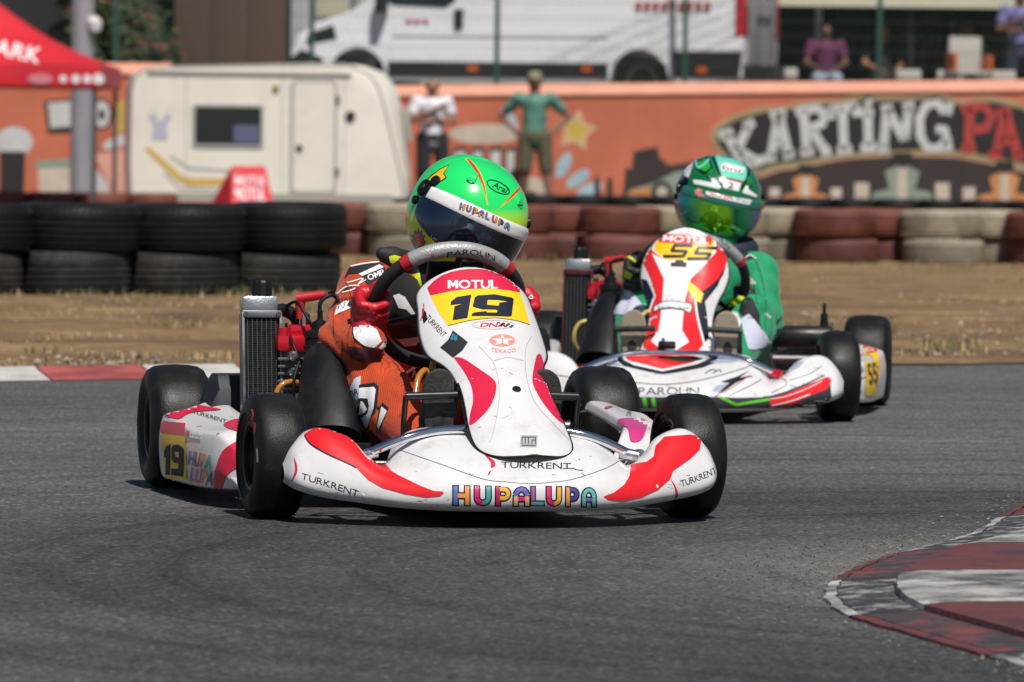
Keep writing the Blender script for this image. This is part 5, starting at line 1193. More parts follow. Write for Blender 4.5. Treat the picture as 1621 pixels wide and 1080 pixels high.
def build_helmet(person, cfg):
    T = Matrix.Translation(cfg['head']) @ Matrix.Rotation(radians(cfg['hyaw']), 4, 'Z') @ Matrix.Rotation(radians(cfg['hroll']), 4, 'X') @ Matrix.Rotation(radians(cfg['hpitch']), 4, 'Y')
    nt, npz = 144, 80; V = []; F = []
    lo = radians(-58)
    for i in range(npz + 1):
        ph = lo + (pi / 2 - lo) * i / npz
        for j in range(nt): V.append(T @ helm_pt(2 * pi * j / nt, ph))
    for i in range(npz):
        for j in range(nt): F.append((i * nt + j, i * nt + (j + 1) % nt, (i + 1) * nt + (j + 1) % nt, (i + 1) * nt + j))
    base = len(V)
    for k_ in (.93, .80):
        for j in range(nt):
            p = helm_pt(2 * pi * j / nt, lo); V.append(T @ Vector((p.x * k_, p.y * k_, p.z - (.004 if k_ > .9 else -.03))))
    for j in range(nt):
        F.append((base + j, base + (j + 1) % nt, (j + 1) % nt, j)); F.append((base + nt + j, base + nt + (j + 1) % nt, base + (j + 1) % nt, base + j))
    F.append(tuple(base + nt + j for j in range(nt - 1, -1, -1)))
    me = bpy.data.meshes.new('helmet'); me.from_pydata(V, [], F)
    hm = finish('helmet', me, cfg['shell'], person, 60)
    def patch(name, t0, t1, lowf, upf, off, m, nu=40, nv=10, sm=180):
        V = []; F = []
        for i in range(nv + 1):
            for j in range(nu + 1):
                th = radians(t0 + (t1 - t0) * j / nu); a = lowf(th); c_ = upf(th)
                edge = min(i, nv - i, j, nu - j); o = off if edge > 0 else off - .0025
                V.append(T @ helm_pt(th, radians(a + (c_ - a) * i / nv), o))
        for i in range(nv):
            for j in range(nu): F.append((i * (nu + 1) + j, i * (nu + 1) + j + 1, (i + 1) * (nu + 1) + j + 1, (i + 1) * (nu + 1) + j))
        me = bpy.data.meshes.new(name); me.from_pydata(V, [], F); return finish(name, me, m, hm, sm)
    g = lambda th: (abs(th) / 1.36)
    patch('eyeport_seal', -82, 82, lambda t: -31 + 12 * g(t) ** 3, lambda t: 20 - 5 * g(t) ** 3, .0012, mat('black_rubber_seal', (.01, .01, .01), .5))
    vz = patch('visor', -79, 79, lambda t: -28 + 12 * g(t) ** 3, lambda t: 18 - 5 * g(t) ** 3, .005, cfg['visor'], 60, 14)
    st = patch('visor_strip', -70, 70, lambda t: 5.0 - 4 * g(t) ** 3, lambda t: 18.2 - 5 * g(t) ** 3, .0062, cfg['strip'], 80, 6)
    for s in (-1, 1):
        mb = MB(); th = s * radians(80)
        for (dt, ph, r_) in ((0, 10, .020), (s * .10, -5, .010), (s * -.16, 21, .012)):
            p = T @ helm_pt(th + dt, radians(ph), .003); nrm = (T.to_3x3() @ helm_pt(th + dt, radians(ph)).normalized())
            mb.lathe([(0, -.004), (r_, -.004), (r_ * .95, .004), (r_ * .5, .006), (0, .006)], 'Z', 20, p, Vector((0, 0, 1)).rotation_difference(nrm).to_matrix())
        mb.build('visor_pivot', black_pl, hm, 35)
        p = T @ helm_pt(th, radians(10), .0085); nrm = (T.to_3x3() @ helm_pt(th, radians(10)).normalized())
        mb = MB(); mb.lathe([(0, 0), (.007, 0), (.006, .003), (0, .003)], 'Z', 14, p, Vector((0, 0, 1)).rotation_difference(nrm).to_matrix()); mb.build('pivot_screw', steel, hm, 35)
    for th, ph in ((.55, .72), (-.62, .74)):                               # moulded forehead vents
        mb = MB(); rings = []
        for i in range(6):
            t = i / 5; w = .014 * (1 - .55 * t); h = .006 * math.sin(pi * (.15 + .75 * (1 - t)))
            rings.append([T @ helm_pt(th + a * w / .12, ph + (.10 - .2 * t) * -1 + .0, hh_) for a, hh_ in ((-1, -.002), (-.7, h), (.7, h), (1, -.002))])
        mb.rings(rings, False); mb.build('vent', cfg['vent'], hm, 60)
        q = MB(); q.rings([[T @ helm_pt(th + a * .012 / .12, ph - .115 + e, o_) for a, o_ in ((-.8, .001), (0, .0055), (.8, .001))] for e in (-.01, .012)], False); q.build('vent_opening', ink, hm, 60)
    return hm, vz, st
def glove(name, person, ang, tw, wrist, m, flip=1, ru=.158, rv=.158, swz=0.0):
    SWC = SWC0 + Vector((0, 0, swz))
    U2 = SWU * cos(radians(tw)) + SWV * sin(radians(tw)); V2 = -SWU * sin(radians(tw)) + SWV * cos(radians(tw))
    a = radians(ang); p = SWC + U2 * (ru * cos(a)) + V2 * (rv * sin(a)); o = (U2 * cos(a) + V2 * sin(a)).normalized(); t = (-U2 * sin(a) + V2 * cos(a)).normalized() * flip; nn = SWN
    caps = []; q = lambda x, y, z: tuple(p + o * x + nn * y + t * z)
    palm = q(.020, .026, -.004)
    caps.append((q(.020, .026, -.026), .020, q(.020, .026, .022), .021, .006)); caps.append((q(.030, .010, -.028), .0145, q(.030, .010, .026), .0145, .006))
    for i, (z, L) in enumerate(((-.033, .9), (-.0115, 1.0), (.0105, 1.05), (.031, .95))):
        z2 = z * 1.04
        caps.append((q(.031, .012, z), .0118, q(.029, -.020, z2), .0112, .0035)); caps.append((q(.029, -.020, z2), .0112, q(.004, -.033 * L, z2), .0105, .0035)); caps.append((q(.004, -.033 * L, z2), .0105, q(-.022, -.022 * L, z2 * .97), .0095, .0035))
    caps.append((q(.012, .030, .020), .0145, q(-.010, .026, .040), .0125, .006)); caps.append((q(-.010, .026, .040), .0122, q(-.026, .006, .036), .0108, .004)); caps.append((q(-.026, .006, .036), .0108, q(-.022, -.014, .030), .0098, .004))
    w = Vector(wrist); caps.append((palm, .022, tuple(Vector(palm).lerp(w, .55)), .024, .012)); caps.append((tuple(Vector(palm).lerp(w, .5)), .024, tuple(w), .031, .012))
    return sdf_obj(name, caps, m, person, .0032, .005, None, 1)
def shoe(person, y, m_up, m_sole, side=1, x0=.036):
    caps = [((x0 - .045, y, .085), .033, (x0 - .05, y, .13), .036), ((x0 - .04, y, .10), .034, (x0 - .034, y + .004 * side, .20), .030), ((x0 - .034, y + .004 * side, .20), .030, (x0 - .03, y + .006 * side, .275), .026), ((x0 - .06, y, .11), .035, (x0 - .13, y * 1.02, .145), .040)]
    up = sdf_obj('shoe', caps, m_up, person, .006, .02)
    L = [(-.030, .058), (-.034, .085), (-.029, .13), (-.031, .18), (-.036, .225), (-.037, .262), (-.030, .29), (-.012, .306), (.010, .306), (.029, .29), (.036, .262), (.036, .225), (.031, .18), (.028, .13), (.033, .085), (.030, .058), (.012, .046), (-.012, .046)]
    L = smooth2d(L, 3); mb = MB()
    for (xa, xb, k0) in ((x0 - .016, x0 - .002, 1.0),):
        r0 = [(xa, y + a * .98, b_) for a, b_ in L]; r1 = [(xb - .003, y + a, b_) for a, b_ in L]; r2 = [(xb, y + a * .94, .176 + (b_ - .176) * .975) for a, b_ in L]
        mb.rings([r0, r1, r2])
    return up, mb.build('shoe_sole', m_sole, up, 40)
def build_driver(loc, yaw, label, c):
    rz = radians(yaw) - pi / 2
    S = lambda k_: c[k_]
    hip, chest, neck = (-.80, c['lean'] * .2 + .02, .15), (-.70, c['lean'] * .8 + .01, .37), (-.645, c['lean'] + .0, .50)
    shr, shl = c['shr'], c['shl']
    caps = [(hip, .115, (-.76, c['lean'] * .5, .25), .112, .04), ((-.76, c['lean'] * .5, .25), .112, chest, .118, .04), (chest, .115, neck, .062, .04), (neck, .06, c['head'], .06, .03),
            (chest, .105, shr, .062, .04), (chest, .105, shl, .062, .04),
            (shr, .068, S('elr'), c['ar'], .018), (S('elr'), c['ar'], S('wrr'), .040, .014), (shl, .062, S('ell'), c['ar'], .018), (S('ell'), c['ar'], S('wrl'), .040, .014),
            ((-.80, -.06, .13), .098, S('knr'), .068, .03), (S('knr'), .070, S('anr'), .048, .02), ((-.80, .10, .13), .098, S('knl'), .068, .03), (S('knl'), .070, S('anl'), .048, .02)]
    js = []
    for nm in ('elr', 'ell'): js.append((S(nm), .09, (.3, .5, .8), 190, 0.4))
    for nm in ('knr', 'knl'): js.append((S(nm), .10, (.7, .3, .6), 150, 1.1))
    js.append((S('wrr'), .06, (1, .2, 0), 260, 0)); js.append((S('wrl'), .06, (1, .2, 0), 260, 0))
    body = sdf_obj('person', caps, c['suit'], None, .006, .02, folds(js, .0055), 1)
    body.location = loc; body.rotation_euler = (0, 0, rz); tag(body, label, 'person', 'kart drivers')
    parts = {'body': body}
    hm, vz, st = build_helmet(body, c); parts.update(helmet=hm, visor=vz, strip=st)
    ring = []
    nc = Vector(c['head']) + Vector((-.01, -.005, -.125))
    for i in range(20):
        a0, a1 = 2 * pi * i / 20, 2 * pi * (i + 1) / 20
        f = lambda a: (nc.x + .088 * cos(a), nc.y + .095 * sin(a), nc.z - .018 + .012 * cos(a) * -1)
        ring.append((f(a0), .030, f(a1), .030, .01))
    ring += c.get('wing', [])
    parts['collar'] = sdf_obj('neck_collar', ring, c['collar'], body, .007, .01)
    parts['glove_r'] = glove('glove', body, c['hr'], c['turn'], c['wrr'], c['glove'], flip=-1, swz=c.get('swz', 0))
    parts['glove_l'] = glove('glove', body, c['hl'], c['turn'], c['wrl'], c['glove'], flip=1, swz=c.get('swz', 0))
    parts['shoe_r'], parts['sole_r'] = shoe(body, c['fr'], c['shoe'], c['sole'], -1)
    parts['shoe_l'], parts['sole_l'] = shoe(body, c['fl'], c['shoe'], c['sole'], 1)
    return body, parts
def visor_mat(name, stops, rough=.05, metal=.92):
    m, n, l, b = node_mat(name); tc = n.new('ShaderNodeTexCoord')
    sx = n.new('ShaderNodeSeparateXYZ'); l.new(tc.outputs['Generated'], sx.inputs[0])
    c = ramp(n, l, sx.outputs['Y'], stops); l.new(c, b.inputs['Base Color'])
    b.inputs['Metallic'].default_value = metal; b.inputs['Roughness'].default_value = rough; b.inputs['Coat Weight'].default_value = .6
    return m
def helmet_mat(name, stops, wave=False):
    """glossy shell, painted in bands that follow the shell's height"""
    m, n, l, b = node_mat(name); tc = n.new('ShaderNodeTexCoord')
    sx = n.new('ShaderNodeSeparateXYZ'); l.new(tc.outputs['Generated'], sx.inputs[0])
    c = ramp(n, l, sx.outputs['Z'], stops); l.new(c, b.inputs['Base Color']); b.inputs['Roughness'].default_value = .22; b.inputs['Coat Weight'].default_value = .6; b.inputs['Coat Roughness'].default_value = .04
    return m
orange = suit_mat('suit_orange', (.56, .06, .011)); green = suit_mat('suit_green', (.012, .30, .13), False)
d1, D1 = build_driver(K1_LOC, K1_YAW, 'kart driver in an orange suit with a green helmet and red gloves, steering kart 19', dict(
    ar=.058, wing=[((-.64, .0, .50), .030, (-.60, -.075, .522), .024, .015), ((-.60, -.075, .522), .024, (-.59, -.10, .532), .014, .01)], lean=.085, head=(-.635, .098, .612), hyaw=11, hroll=-22, hpitch=15, shr=(-.60, -.125, .448), shl=(-.67, .18, .40), elr=(-.455, -.205, .335), ell=(-.64, .16, .26), wrr=(-.335, -.18, .345), wrl=(-.41, .135, .36),
    knr=(-.37, -.155, .245), knl=(-.37, .14, .245), anr=(-.10, -.105, .14), anl=(-.10, .13, .14), hr=188, hl=0, turn=-4, fr=-.095, fl=.125,
    vent=mat('vent_green', (.015, .66, .15), .22, 0, .6), suit=orange, shell=helmet_mat('helmet_green', [(.30, (.60, .86, .015)), (.48, (.5, .84, .02)), (.58, (.02, .74, .14)), (1.0, (.012, .66, .15))]),
    visor=visor_mat('visor_dark_mirror', [(0, (.055, .085, .14)), (.55, (.05, .08, .135)), (.62, (.05, .05, .05)), (1, (.1, .085, .07))]), strip=mat('visor_strip_white', (.8, .8, .8), .3, 0, .3),
    collar=mat('collar_black', (.012, .012, .013), .7, bump=.2, bscale=150), glove=mat('glove_red', (.48, .008, .022), .42, bump=.35, bscale=70, var=.3, vscale=20),
    shoe=mat('shoe_black', (.014, .014, .015), .6, bump=.2, bscale=90), sole=mat('sole_dark', (.02, .02, .02), .7, bump=.3, bscale=160, dirt=((.16, .14, .12), .5, 20))))
d2, D2 = build_driver(K2_LOC, K2_YAW, 'kart driver in a green suit with a dark green patterned helmet, steering kart 55', dict(
    ar=.049, swz=-.035, lean=.045, head=(-.69, .048, .616), hyaw=17, hroll=-10, hpitch=13, shr=(-.64, -.09, .415), shl=(-.64, .170, .40), elr=(-.54, -.185, .30), ell=(-.53, .205, .265), wrr=(-.38, -.165, .345), wrl=(-.37, .18, .305),
    knr=(-.38, -.165, .265), knl=(-.38, .168, .245), anr=(-.10, -.14, .14), anl=(-.10, .13, .14), hr=196, hl=-10, turn=-22, fr=-.140, fl=.125,
    vent=mat('vent_dark_green', (.008, .2, .06), .22, 0, .6), suit=green, shell=helmet_mat('helmet_dark_green', [(.0, (.01, .05, .035)), (.3, (.01, .16, .1)), (.5, (.01, .14, .08)), (.62, (.004, .13, .035)), (.8, (.005, .14, .04)), (1.0, (.012, .2, .11))]),
    visor=visor_mat('visor_green_mirror', [(0, (.03, .15, .45)), (.16, (.0, .32, .22)), (.35, (.2, .58, .02)), (.62, (.22, .55, .01)), (.70, (.0, .14, .07)), (.82, (.03, .38, .12)), (1, (.32, .14, .55))], .05, .7),
    strip=mat('visor_strip_green', (.02, .16, .11), .3, 0, .3),
    collar=mat('collar_navy', (.012, .018, .035), .7, bump=.2, bscale=150), glove=mat('glove_black', (.012, .012, .013), .6, bump=.35, bscale=70),
    shoe=mat('shoe_dark', (.03, .028, .026), .6, bump=.2, bscale=90), sole=mat('sole_tan', (.30, .25, .19), .8, bump=.3, bscale=160, dirt=((.12, .1, .08), .6, 18))))
# ================================================================= ARTWORK on karts, suits and helmets
pt1 = Painter(M1, 1.15); pt2 = Painter(M2, 1.6)
def arc2(cx, cy, r, a0, a1, n=10, ry=None): return [(cx + r * cos(radians(a0 + (a1 - a0) * i / n)), cy + (ry or r) * sin(radians(a0 + (a1 - a0) * i / n))) for i in range(n + 1)]
HUE = {'blue': (.10, .15, .42), 'orange': (.78, .30, .07), 'magenta': (.62, .02, .16), 'teal': (.06, .34, .32), 'crimson': (.46, .015, .10), 'amber': (.80, .40, .04), 'purple': (.14, .12, .42), 'sand': (.72, .42, .2), 'mauve': (.36, .10, .3), 'navy': (.06, .055, .22), 'pink': (.68, .03, .18), 'aqua': (.13, .42, .38), 'gold': (.75, .5, .06)}
def hue(k_): return mat('print_' + k_, HUE[k_], .35, 0, .25)
H_L = {  # letters as coloured strokes in a unit box, y up, stroke width .26
    'H': [([(.15, 0), (.15, 1)], 'blue'), ([(.28, .5), (.72, .5)], 'orange'), ([(.85, 0), (.85, 1)], 'orange')],
    'U': [([(.15, 1), (.15, .42)] + [(.5 + .35 * cos(radians(a)), .42 - .29 * sin(radians(a))) for a in range(180, 89, -15)], 'magenta'), ([(.5 + .35 * cos(radians(a)), .42 - .29 * sin(radians(a))) for a in range(90, -1, -15)] + [(.85, 1)], 'teal')],
    'P': [([(.17, 0), (.17, 1)], 'crimson'), ([(.3, .87), (.55, .87)] + [(.56 + .28 * cos(radians(a)), .63 + .24 * sin(radians(a))) for a in range(75, -91, -15)] + [(.3, .39)], 'amber')],
    'A': [([(.14, .5)] + [(.5 + .36 * cos(radians(a)), .5 + .37 * sin(radians(a))) for a in range(180, -1, -15)] + [(.86, .5)], 'purple'), ([(.14, 0), (.14, .5)], 'sand'), ([(.86, 0), (.86, .5)], 'sand'), ([(.27, .36), (.73, .36)], 'pink')],
    'L': [([(.17, .27), (.17, 1)], 'mauve'), ([(.04, .13), (1, .13)], 'aqua')],
    'V': [([(.15, 1), (.15, .42)] + [(.5 + .35 * cos(radians(a)), .42 - .29 * sin(radians(a))) for a in range(180, 89, -15)], 'pink'), ([(.5 + .35 * cos(radians(a)), .42 - .29 * sin(radians(a))) for a in range(90, -1, -15)] + [(.85, 1)], 'amber')],
    'Q': [([(.17, 0), (.17, 1)], 'orange'), ([(.3, .87), (.55, .87)] + [(.56 + .28 * cos(radians(a)), .63 + .24 * sin(radians(a))) for a in range(75, -91, -15)] + [(.3, .39)], 'navy')],
    'B': [([(.14, 0), (.14, .5)] + [(.5 + .36 * cos(radians(a)), .5 + .37 * sin(radians(a))) for a in range(180, -1, -15)] + [(.86, .5), (.86, 0)], 'aqua'), ([(.28, .36), (.72, .36)], 'purple')]}
def fancy_text(pt, target, letters, place, name='lettering', off=.0012, outline=.075, black=None):
    """letters: (key, x0, x1); place maps (x px along, y 0..1 up) to the picture"""
    byc = {}; ol = []
    for key, x0, x1, hpx in letters:
        w = x1 - x0
        for pts, col in H_L[key]:
            P = [(x0 + p[0] * w, p[1] * hpx) for p in pts]; sw = .255 * w if w > .6 * hpx else .25 * hpx
            ol.append(ribbon([(P[0][0] - (P[1][0] - P[0][0]) * 1e-3, P[0][1])] + P[1:], sw + 2 * outline * hpx)); 
            d0 = np.array(P[0]) - np.array(P[1]); d0 = d0 / np.linalg.norm(d0) * outline * hpx; d1 = np.array(P[-1]) - np.array(P[-2]); d1 = d1 / np.linalg.norm(d1) * outline * hpx
            P2 = [tuple(np.array(P[0]) + d0)] + P[1:-1] + [tuple(np.array(P[-1]) + d1)]; ol[-1] = ribbon(P2, sw + 2 * outline * hpx)
            byc.setdefault(col, []).append(ribbon(P, sw))
    def tr(V): return np.array([place(x, y) for x, y in V])
    V, F = merge2d(ol); o = pt.lay(name, target, tr(V), F, black or ink_navy, off, 6)
    for i, (col, rs) in enumerate(byc.items()):
        V, F = merge2d(rs); pt.lay(name, target, tr(V), F, hue(col), off + .0007 + .0001 * i, 6)

# ---------------------------------------------------------------- kart 19: nose panel
N1 = P1['nose']; q = lambda pts: Z(640, 420, 6.748, pts)
redtop = q([(245, 245), (320, 165), (400, 110), (500, 72), (600, 50), (700, 40), (800, 40), (900, 52), (1000, 75), (1080, 108), (1150, 150), (1230, 210), (1235, 295)]); low = q([(1100, 268), (900, 250), (700, 256), (500, 278), (280, 325)])
pt1.poly('number_plate_header', N1, redtop + low, v_crim)
yel = q([(1235, 295)]) + low + q([(310, 390), (370, 510), (465, 645), (560, 622), (700, 590), (880, 568), (1000, 565), (1200, 592), (1340, 635), (1280, 420)])
pt1.poly('number_plate', N1, yel, v_yel)
pt1.poly('number', N1, q([(497, 392), (560, 342), (717, 316), (674, 568), (516, 592), (537, 440), (620, 415), (493, 430)]), ink_navy, .0016)
pt1.poly('number', N1, q([(752, 345), (785, 325), (960, 312), (1150, 348), (1168, 365), (1147, 540), (1130, 553), (900, 546), (715, 547), (722, 522), (752, 505), (875, 492), (882, 506), (985, 508), (995, 492), (985, 478), (830, 475), (735, 450), (731, 435)]), ink_navy, .0016)
pt1.poly('number_gap', N1, q([(890, 375), (1000, 378), (1100, 392), (1015, 402), (1008, 437), (884, 425)]), v_yel, .0024)
pt1.line('plate_border', N1, q([(465, 647), (560, 625), (700, 592), (880, 570), (1000, 567), (1200, 594), (1340, 637)]), .9, ink, .0014)
pt1.text('lettering', N1, 'MOTUL', (748.3, 456.8), 12.8, v_white, 0, 1, .06, .0, 1.1, width=79)
pt1.line('badge_outline', N1, ell((781, 514.5), 33.5, 6.8) + [(814.5, 514.5)], .7, v_grey, .0012)
pt1.text('lettering', N1, 'DNA', (779, 518), 6.6, v_crim, 0, 1, .05, .25, 1.3, width=41)
V, F = merge2d([(np.array([(787 + 4 * i + 1.4 * j, 510 + 2.3 * j + .5 * i), (791 + 4 * i + 1.4 * j, 510.6 + 2.3 * j + .5 * i), (791.8 + 4 * i + 1.4 * j, 512.6 + 2.3 * j + .5 * i), (787.8 + 4 * i + 1.4 * j, 512.2 + 2.3 * j + .5 * i)]), [(0, 1, 2, 3)]) for i in range(6) for j in range(3) if (i + j) % 2 == 0])
pt1.lay('checker_flag', N1, V, F, ink, .0018)
pt1.poly('badge', N1, ell((795, 539.3), 20.5, 9.6), v_salmon, .001)
star = []
for i in range(10):
    r_ = 1 if i % 2 == 0 else .42; a = radians(-90 + 36 * i); star.append((795 + 18.5 * r_ * cos(a), 539.6 + 8.8 * r_ * sin(a)))
pt1.poly('badge_star', N1, star, v_white, .0018); pt1.text('lettering', N1, 'T', (795, 543), 7.5, v_salmon, 0, 1, wide=1.5, off=.0026)
pt1.text('lettering', N1, 'TEXACO', (797, 559), 5.6, v_salmon, 1, 1, .12, 0, 1.3, width=39, curve=-2.2)
pt1.text('lettering', N1, 'TURKRENT', (687, 519.5), 9, ink, 47, 0, .1, 0, .8, width=41)
pt1.poly('emblem', N1, [(669, 488), (675, 495), (677, 506), (671, 513), (668, 500)], ink, .0015); pt1.line('emblem_stroke', N1, [(671, 481), (671, 492), (666, 508)], 1.6, v_red, .0018)
pt1.poly('tape_patch', N1, q([(520, 700), (600, 760), (680, 825), (620, 915), (522, 990), (450, 930), (385, 880), (470, 800)]), mat('black_tape', (.016, .018, .02), .55), .0022)
pt1.text('lettering', N1, '106', (718, 539), 9, mat('blue_marker', (.02, .35, .55), .5), 12, 0, .05, .1, .7, off=.003)
q = lambda pts: Z(640, 400, 3.178, pts)
pt1.poly('red_swoosh', N1, q([(252, 527), (300, 535), (380, 588), (450, 640), (463, 690), (435, 770), (385, 830), (332, 869), (330, 820), (346, 745), (336, 670), (300, 600), (265, 550)]), v_crim, smooth=5)
pt1.poly('red_swoosh', N1, q([(668, 516), (690, 521), (715, 620), (735, 700), (790, 790), (835, 863), (780, 850), (700, 760), (650, 670), (645, 620), (655, 560)]), v_crim, smooth=5)
pt1.poly('badge', N1, q([(586, 920), (672, 920), (666, 980), (582, 978)]), v_grey, .0016)
for a, b_ in (((592, 930), (592, 965)), ((608, 932), (608, 965)), ((624, 932), (624, 965)), ((592, 930), (660, 930)), ((642, 945), (642, 965)), ((642, 945), (660, 945)), ((660, 930), (660, 965)), ((590, 971), (660, 972))): pt1.line('badge_mark', N1, q([a, b_]), 1.3, ink, .0024, 0)
for crease in ([(375, 470), (420, 520), (455, 570), (478, 680), (470, 800), (440, 930), (425, 955)], [(640, 420), (612, 480), (608, 560), (620, 650), (660, 760), (740, 850), (830, 945)], [(450, 545), (520, 528), (600, 545)]):
    pt1.line('panel_crease', N1, q(crease), .8, mat('crease_line', (.35, .32, .32), .5), .0007)
mb = MB(); d_ = pix_dir(817.8, 616.5); hit = bvh_of(N1, M1).ray_cast(CAMPOS, d_); pl = M1.inverted() @ hit[0]; nl = (M1.to_3x3().inverted() @ hit[1]).normalized()
if nl.x < 0: nl = -nl
mb.lathe([(0, 0), (.0095, 0), (.0085, .0025), (.004, .0028), (.004, .001), (0, .001)], 'Z', 18, pl, Vector((0, 0, 1)).rotation_difference(nl).to_matrix()); mb.build('panel_bolt', black_sat, N1, 35)
# front fairing
B1 = P1['bumper']; q = lambda pts: Z(450, 660, 6.004, pts)
wl_ = q([(195, 165), (280, 112), (340, 108), (590, 155), (625, 190), (760, 370), (800, 408), (960, 445), (1020, 520), (1080, 555), (1300, 660), (1420, 705), (1500, 710), (1520, 722), (1480, 755), (1350, 765), (1150, 735), (930, 675), (800, 600), (730, 530), (685, 480), (600, 435), (400, 345), (250, 255), (200, 195)])
pt1.poly('red_wing', B1, wl_, v_red, .003); pt1.line('wing_line', B1, q([(195, 175), (250, 258), (400, 350), (600, 440), (685, 484)]), 1.5, ink, .0042)
pt1.poly('red_mark', B1, q([(90, 385), (120, 450), (125, 520), (100, 575), (62, 615), (95, 540), (103, 480)]), v_crim, smooth=3)
pt1.text('lettering', B1, 'TURKRENT', (522.5, 772), 9.8, ink, 17.5, 0, .1, -.1, 1.1, width=95, curve=1)
q = lambda pts: Z(860, 540, 3.6, pts)
pt1.poly('red_wing', B1, q([(690, 547), (830, 535), (880, 542), (897, 575), (890, 620), (840, 670), (740, 740), (720, 790), (650, 850), (560, 890), (450, 910), (370, 903), (342, 885), (400, 865), (460, 820), (490, 770), (500, 705), (590, 690), (630, 660), (640, 600)]), v_red, .003)
pt1.poly('red_mark', B1, q([(725, 790), (750, 820), (768, 870), (755, 925), (748, 925), (752, 870), (745, 830)]), v_crim, smooth=3)
pt1.text('lettering', B1, 'TURKRENT', (1107, 761), 10, ink, -21, 0, .1, .1, 1.0, width=60, curve=-1)
q = lambda pts: Z(700, 700, 6.235, pts)
pt1.text('lettering', B1, 'TURKRENT', (848.5, 742), 9.6, ink, 1.2, 0, .12, 0, 1.2, width=111)
pt1.poly('red_mark', B1, q([(412, 120), (500, 175), (522, 210), (515, 245), (480, 255), (478, 200)]), v_crim, smooth=3); pt1.poly('red_mark', B1, q([(470, 280), (486, 282), (462, 328), (448, 326)]), v_crim)
pt1.line('scuff', B1, q([(1190, 262), (1290, 262), (1330, 276), (1390, 280)]), 1.4, mat('scuff_grey', (.08, .07, .07), .7), .0012)
pt1.line('fairing_seam', B1, [(634, 713), (700, 736), (764, 758.5), (800, 763), (838, 766), (875, 763.5), (908.5, 758.5), (960, 741), (992, 722)], 1.0, mat('seam_dark', (.06, .05, .05), .6), .0007)
pt1.line('fairing_seam', B1, [(838, 766), (838, 811)], .8, mat('seam_light', (.36, .33, .31), .6), .0007, 0)
zx = lambda x: 700 + x / 6.235
lets = [('H', zx(108), zx(272)), ('U', zx(318), zx(482)), ('P', zx(525), zx(675)), ('A', zx(705), zx(860)), ('L', zx(875), zx(1000)), ('V', zx(1028), zx(1175)), ('Q', zx(1218), zx(1348)), ('B', zx(1378), zx(1515))]
fancy_text(pt1, B1, [(a, b_, c_, 29.0) for a, b_, c_ in lets], lambda x, y: (x, 799.2 + (x - 720) * .010 - y))
# side pod beside the engine
S1 = P1['pod_r']; q = lambda pts: Z(190, 380, 2.349, pts)
pt1.poly('red_swoosh', S1, q([(158, 645), (162, 605), (180, 592), (240, 605), (360, 628), (370, 634), (290, 640), (250, 650), (215, 668)]), v_crim, smooth=4)
pt1.poly('red_swoosh', S1, q([(385, 690), (420, 670), (460, 672), (470, 715), (430, 712)]), v_crim, smooth=3)
pt1.poly('red_swoosh', S1, q([(350, 920), (352, 880), (370, 810), (400, 770), (460, 750), (465, 850), (430, 850), (395, 880), (378, 925)]), v_crim, smooth=4)
pt1.text('lettering', S1, 'TURKRENT', (332, 663), 5.6, ink, 17, 0, .1, -.1, 1.1, width=56)
pt1.poly('number_plate', S1, q([(155, 716), (244, 728), (251, 893), (178, 893), (165, 830)]), v_yel)
pt1.poly('number_plate_header', S1, q([(154, 672), (245, 684), (244, 729), (155, 717)]), v_crim, .0011)
pt1.text('lettering', S1, 'MOTUL', (273.5, 683), 8, v_white, 8, 1, .05, 0, .8, width=27)
pod = lambda pts: [(261 + (x - 490) / 678 * 32, 701 + (y - 312) / 280 * 50 + (x - 490) / 678 * 4.0) for x, y in pts]
pt1.poly('number', S1, pod([(497, 392), (560, 342), (717, 316), (690, 590), (540, 592), (560, 440), (493, 440)]), ink_navy, .0016); pt1.poly('number', S1, pod([(752, 345), (785, 325), (960, 312), (1150, 340), (1168, 365), (1157, 560), (1130, 590), (900, 590), (735, 590), (735, 530), (960, 530), (985, 500), (985, 478), (830, 475), (755, 450), (745, 435)]), ink_navy, .0016); pt1.poly('number_gap', S1, pod([(880, 378), (1010, 378), (1010, 425), (884, 425)]), v_yel, .0024)
pt1.poly('name_tag', S1, q([(250, 707), (304, 717), (304, 742), (250, 733)]), v_white, .001); pt1.poly('flag_patch', S1, q([(251, 709), (262, 711), (262, 733), (251, 731)]), v_red, .0016); pt1.text('lettering', S1, 'Arven Pinar', (311, 692), 4, ink, 10, 0, .08, 0, .9, width=16)
for word, x0, yb_ in (('HUPA', 302, 736), ('LUPA', 304, 762)):
    for i, ch in enumerate(word): pt1.text('letter', S1, ch, (x0 + 9.2 * i, yb_ + 1.9 * i), 21, hue(('blue', 'magenta', 'orange', 'teal', 'mauve', 'pink', 'amber', 'navy')[i + (4 if word[0] == 'L' else 0)]), 10, 1, .1, 0, .5, off=.0013)
L1 = P1['pod_l']; q = lambda pts: Z(860, 540, 3.6, pts)
pt1.poly('magenta_swoosh', L1, q([(355, 378), (420, 360), (480, 308), (520, 315), (545, 385), (470, 370), (400, 378), (360, 390)]), v_mag, smooth=4)
pt1.poly('magenta_swoosh', L1, q([(430, 450), (500, 442), (590, 458), (565, 560), (500, 575), (480, 500), (440, 480)]), v_mag, smooth=4)
pt1.text('lettering', L1, 'TURKRENT', (1000, 651), 7, ink, -80, 0, .08, 0, .7, width=19)
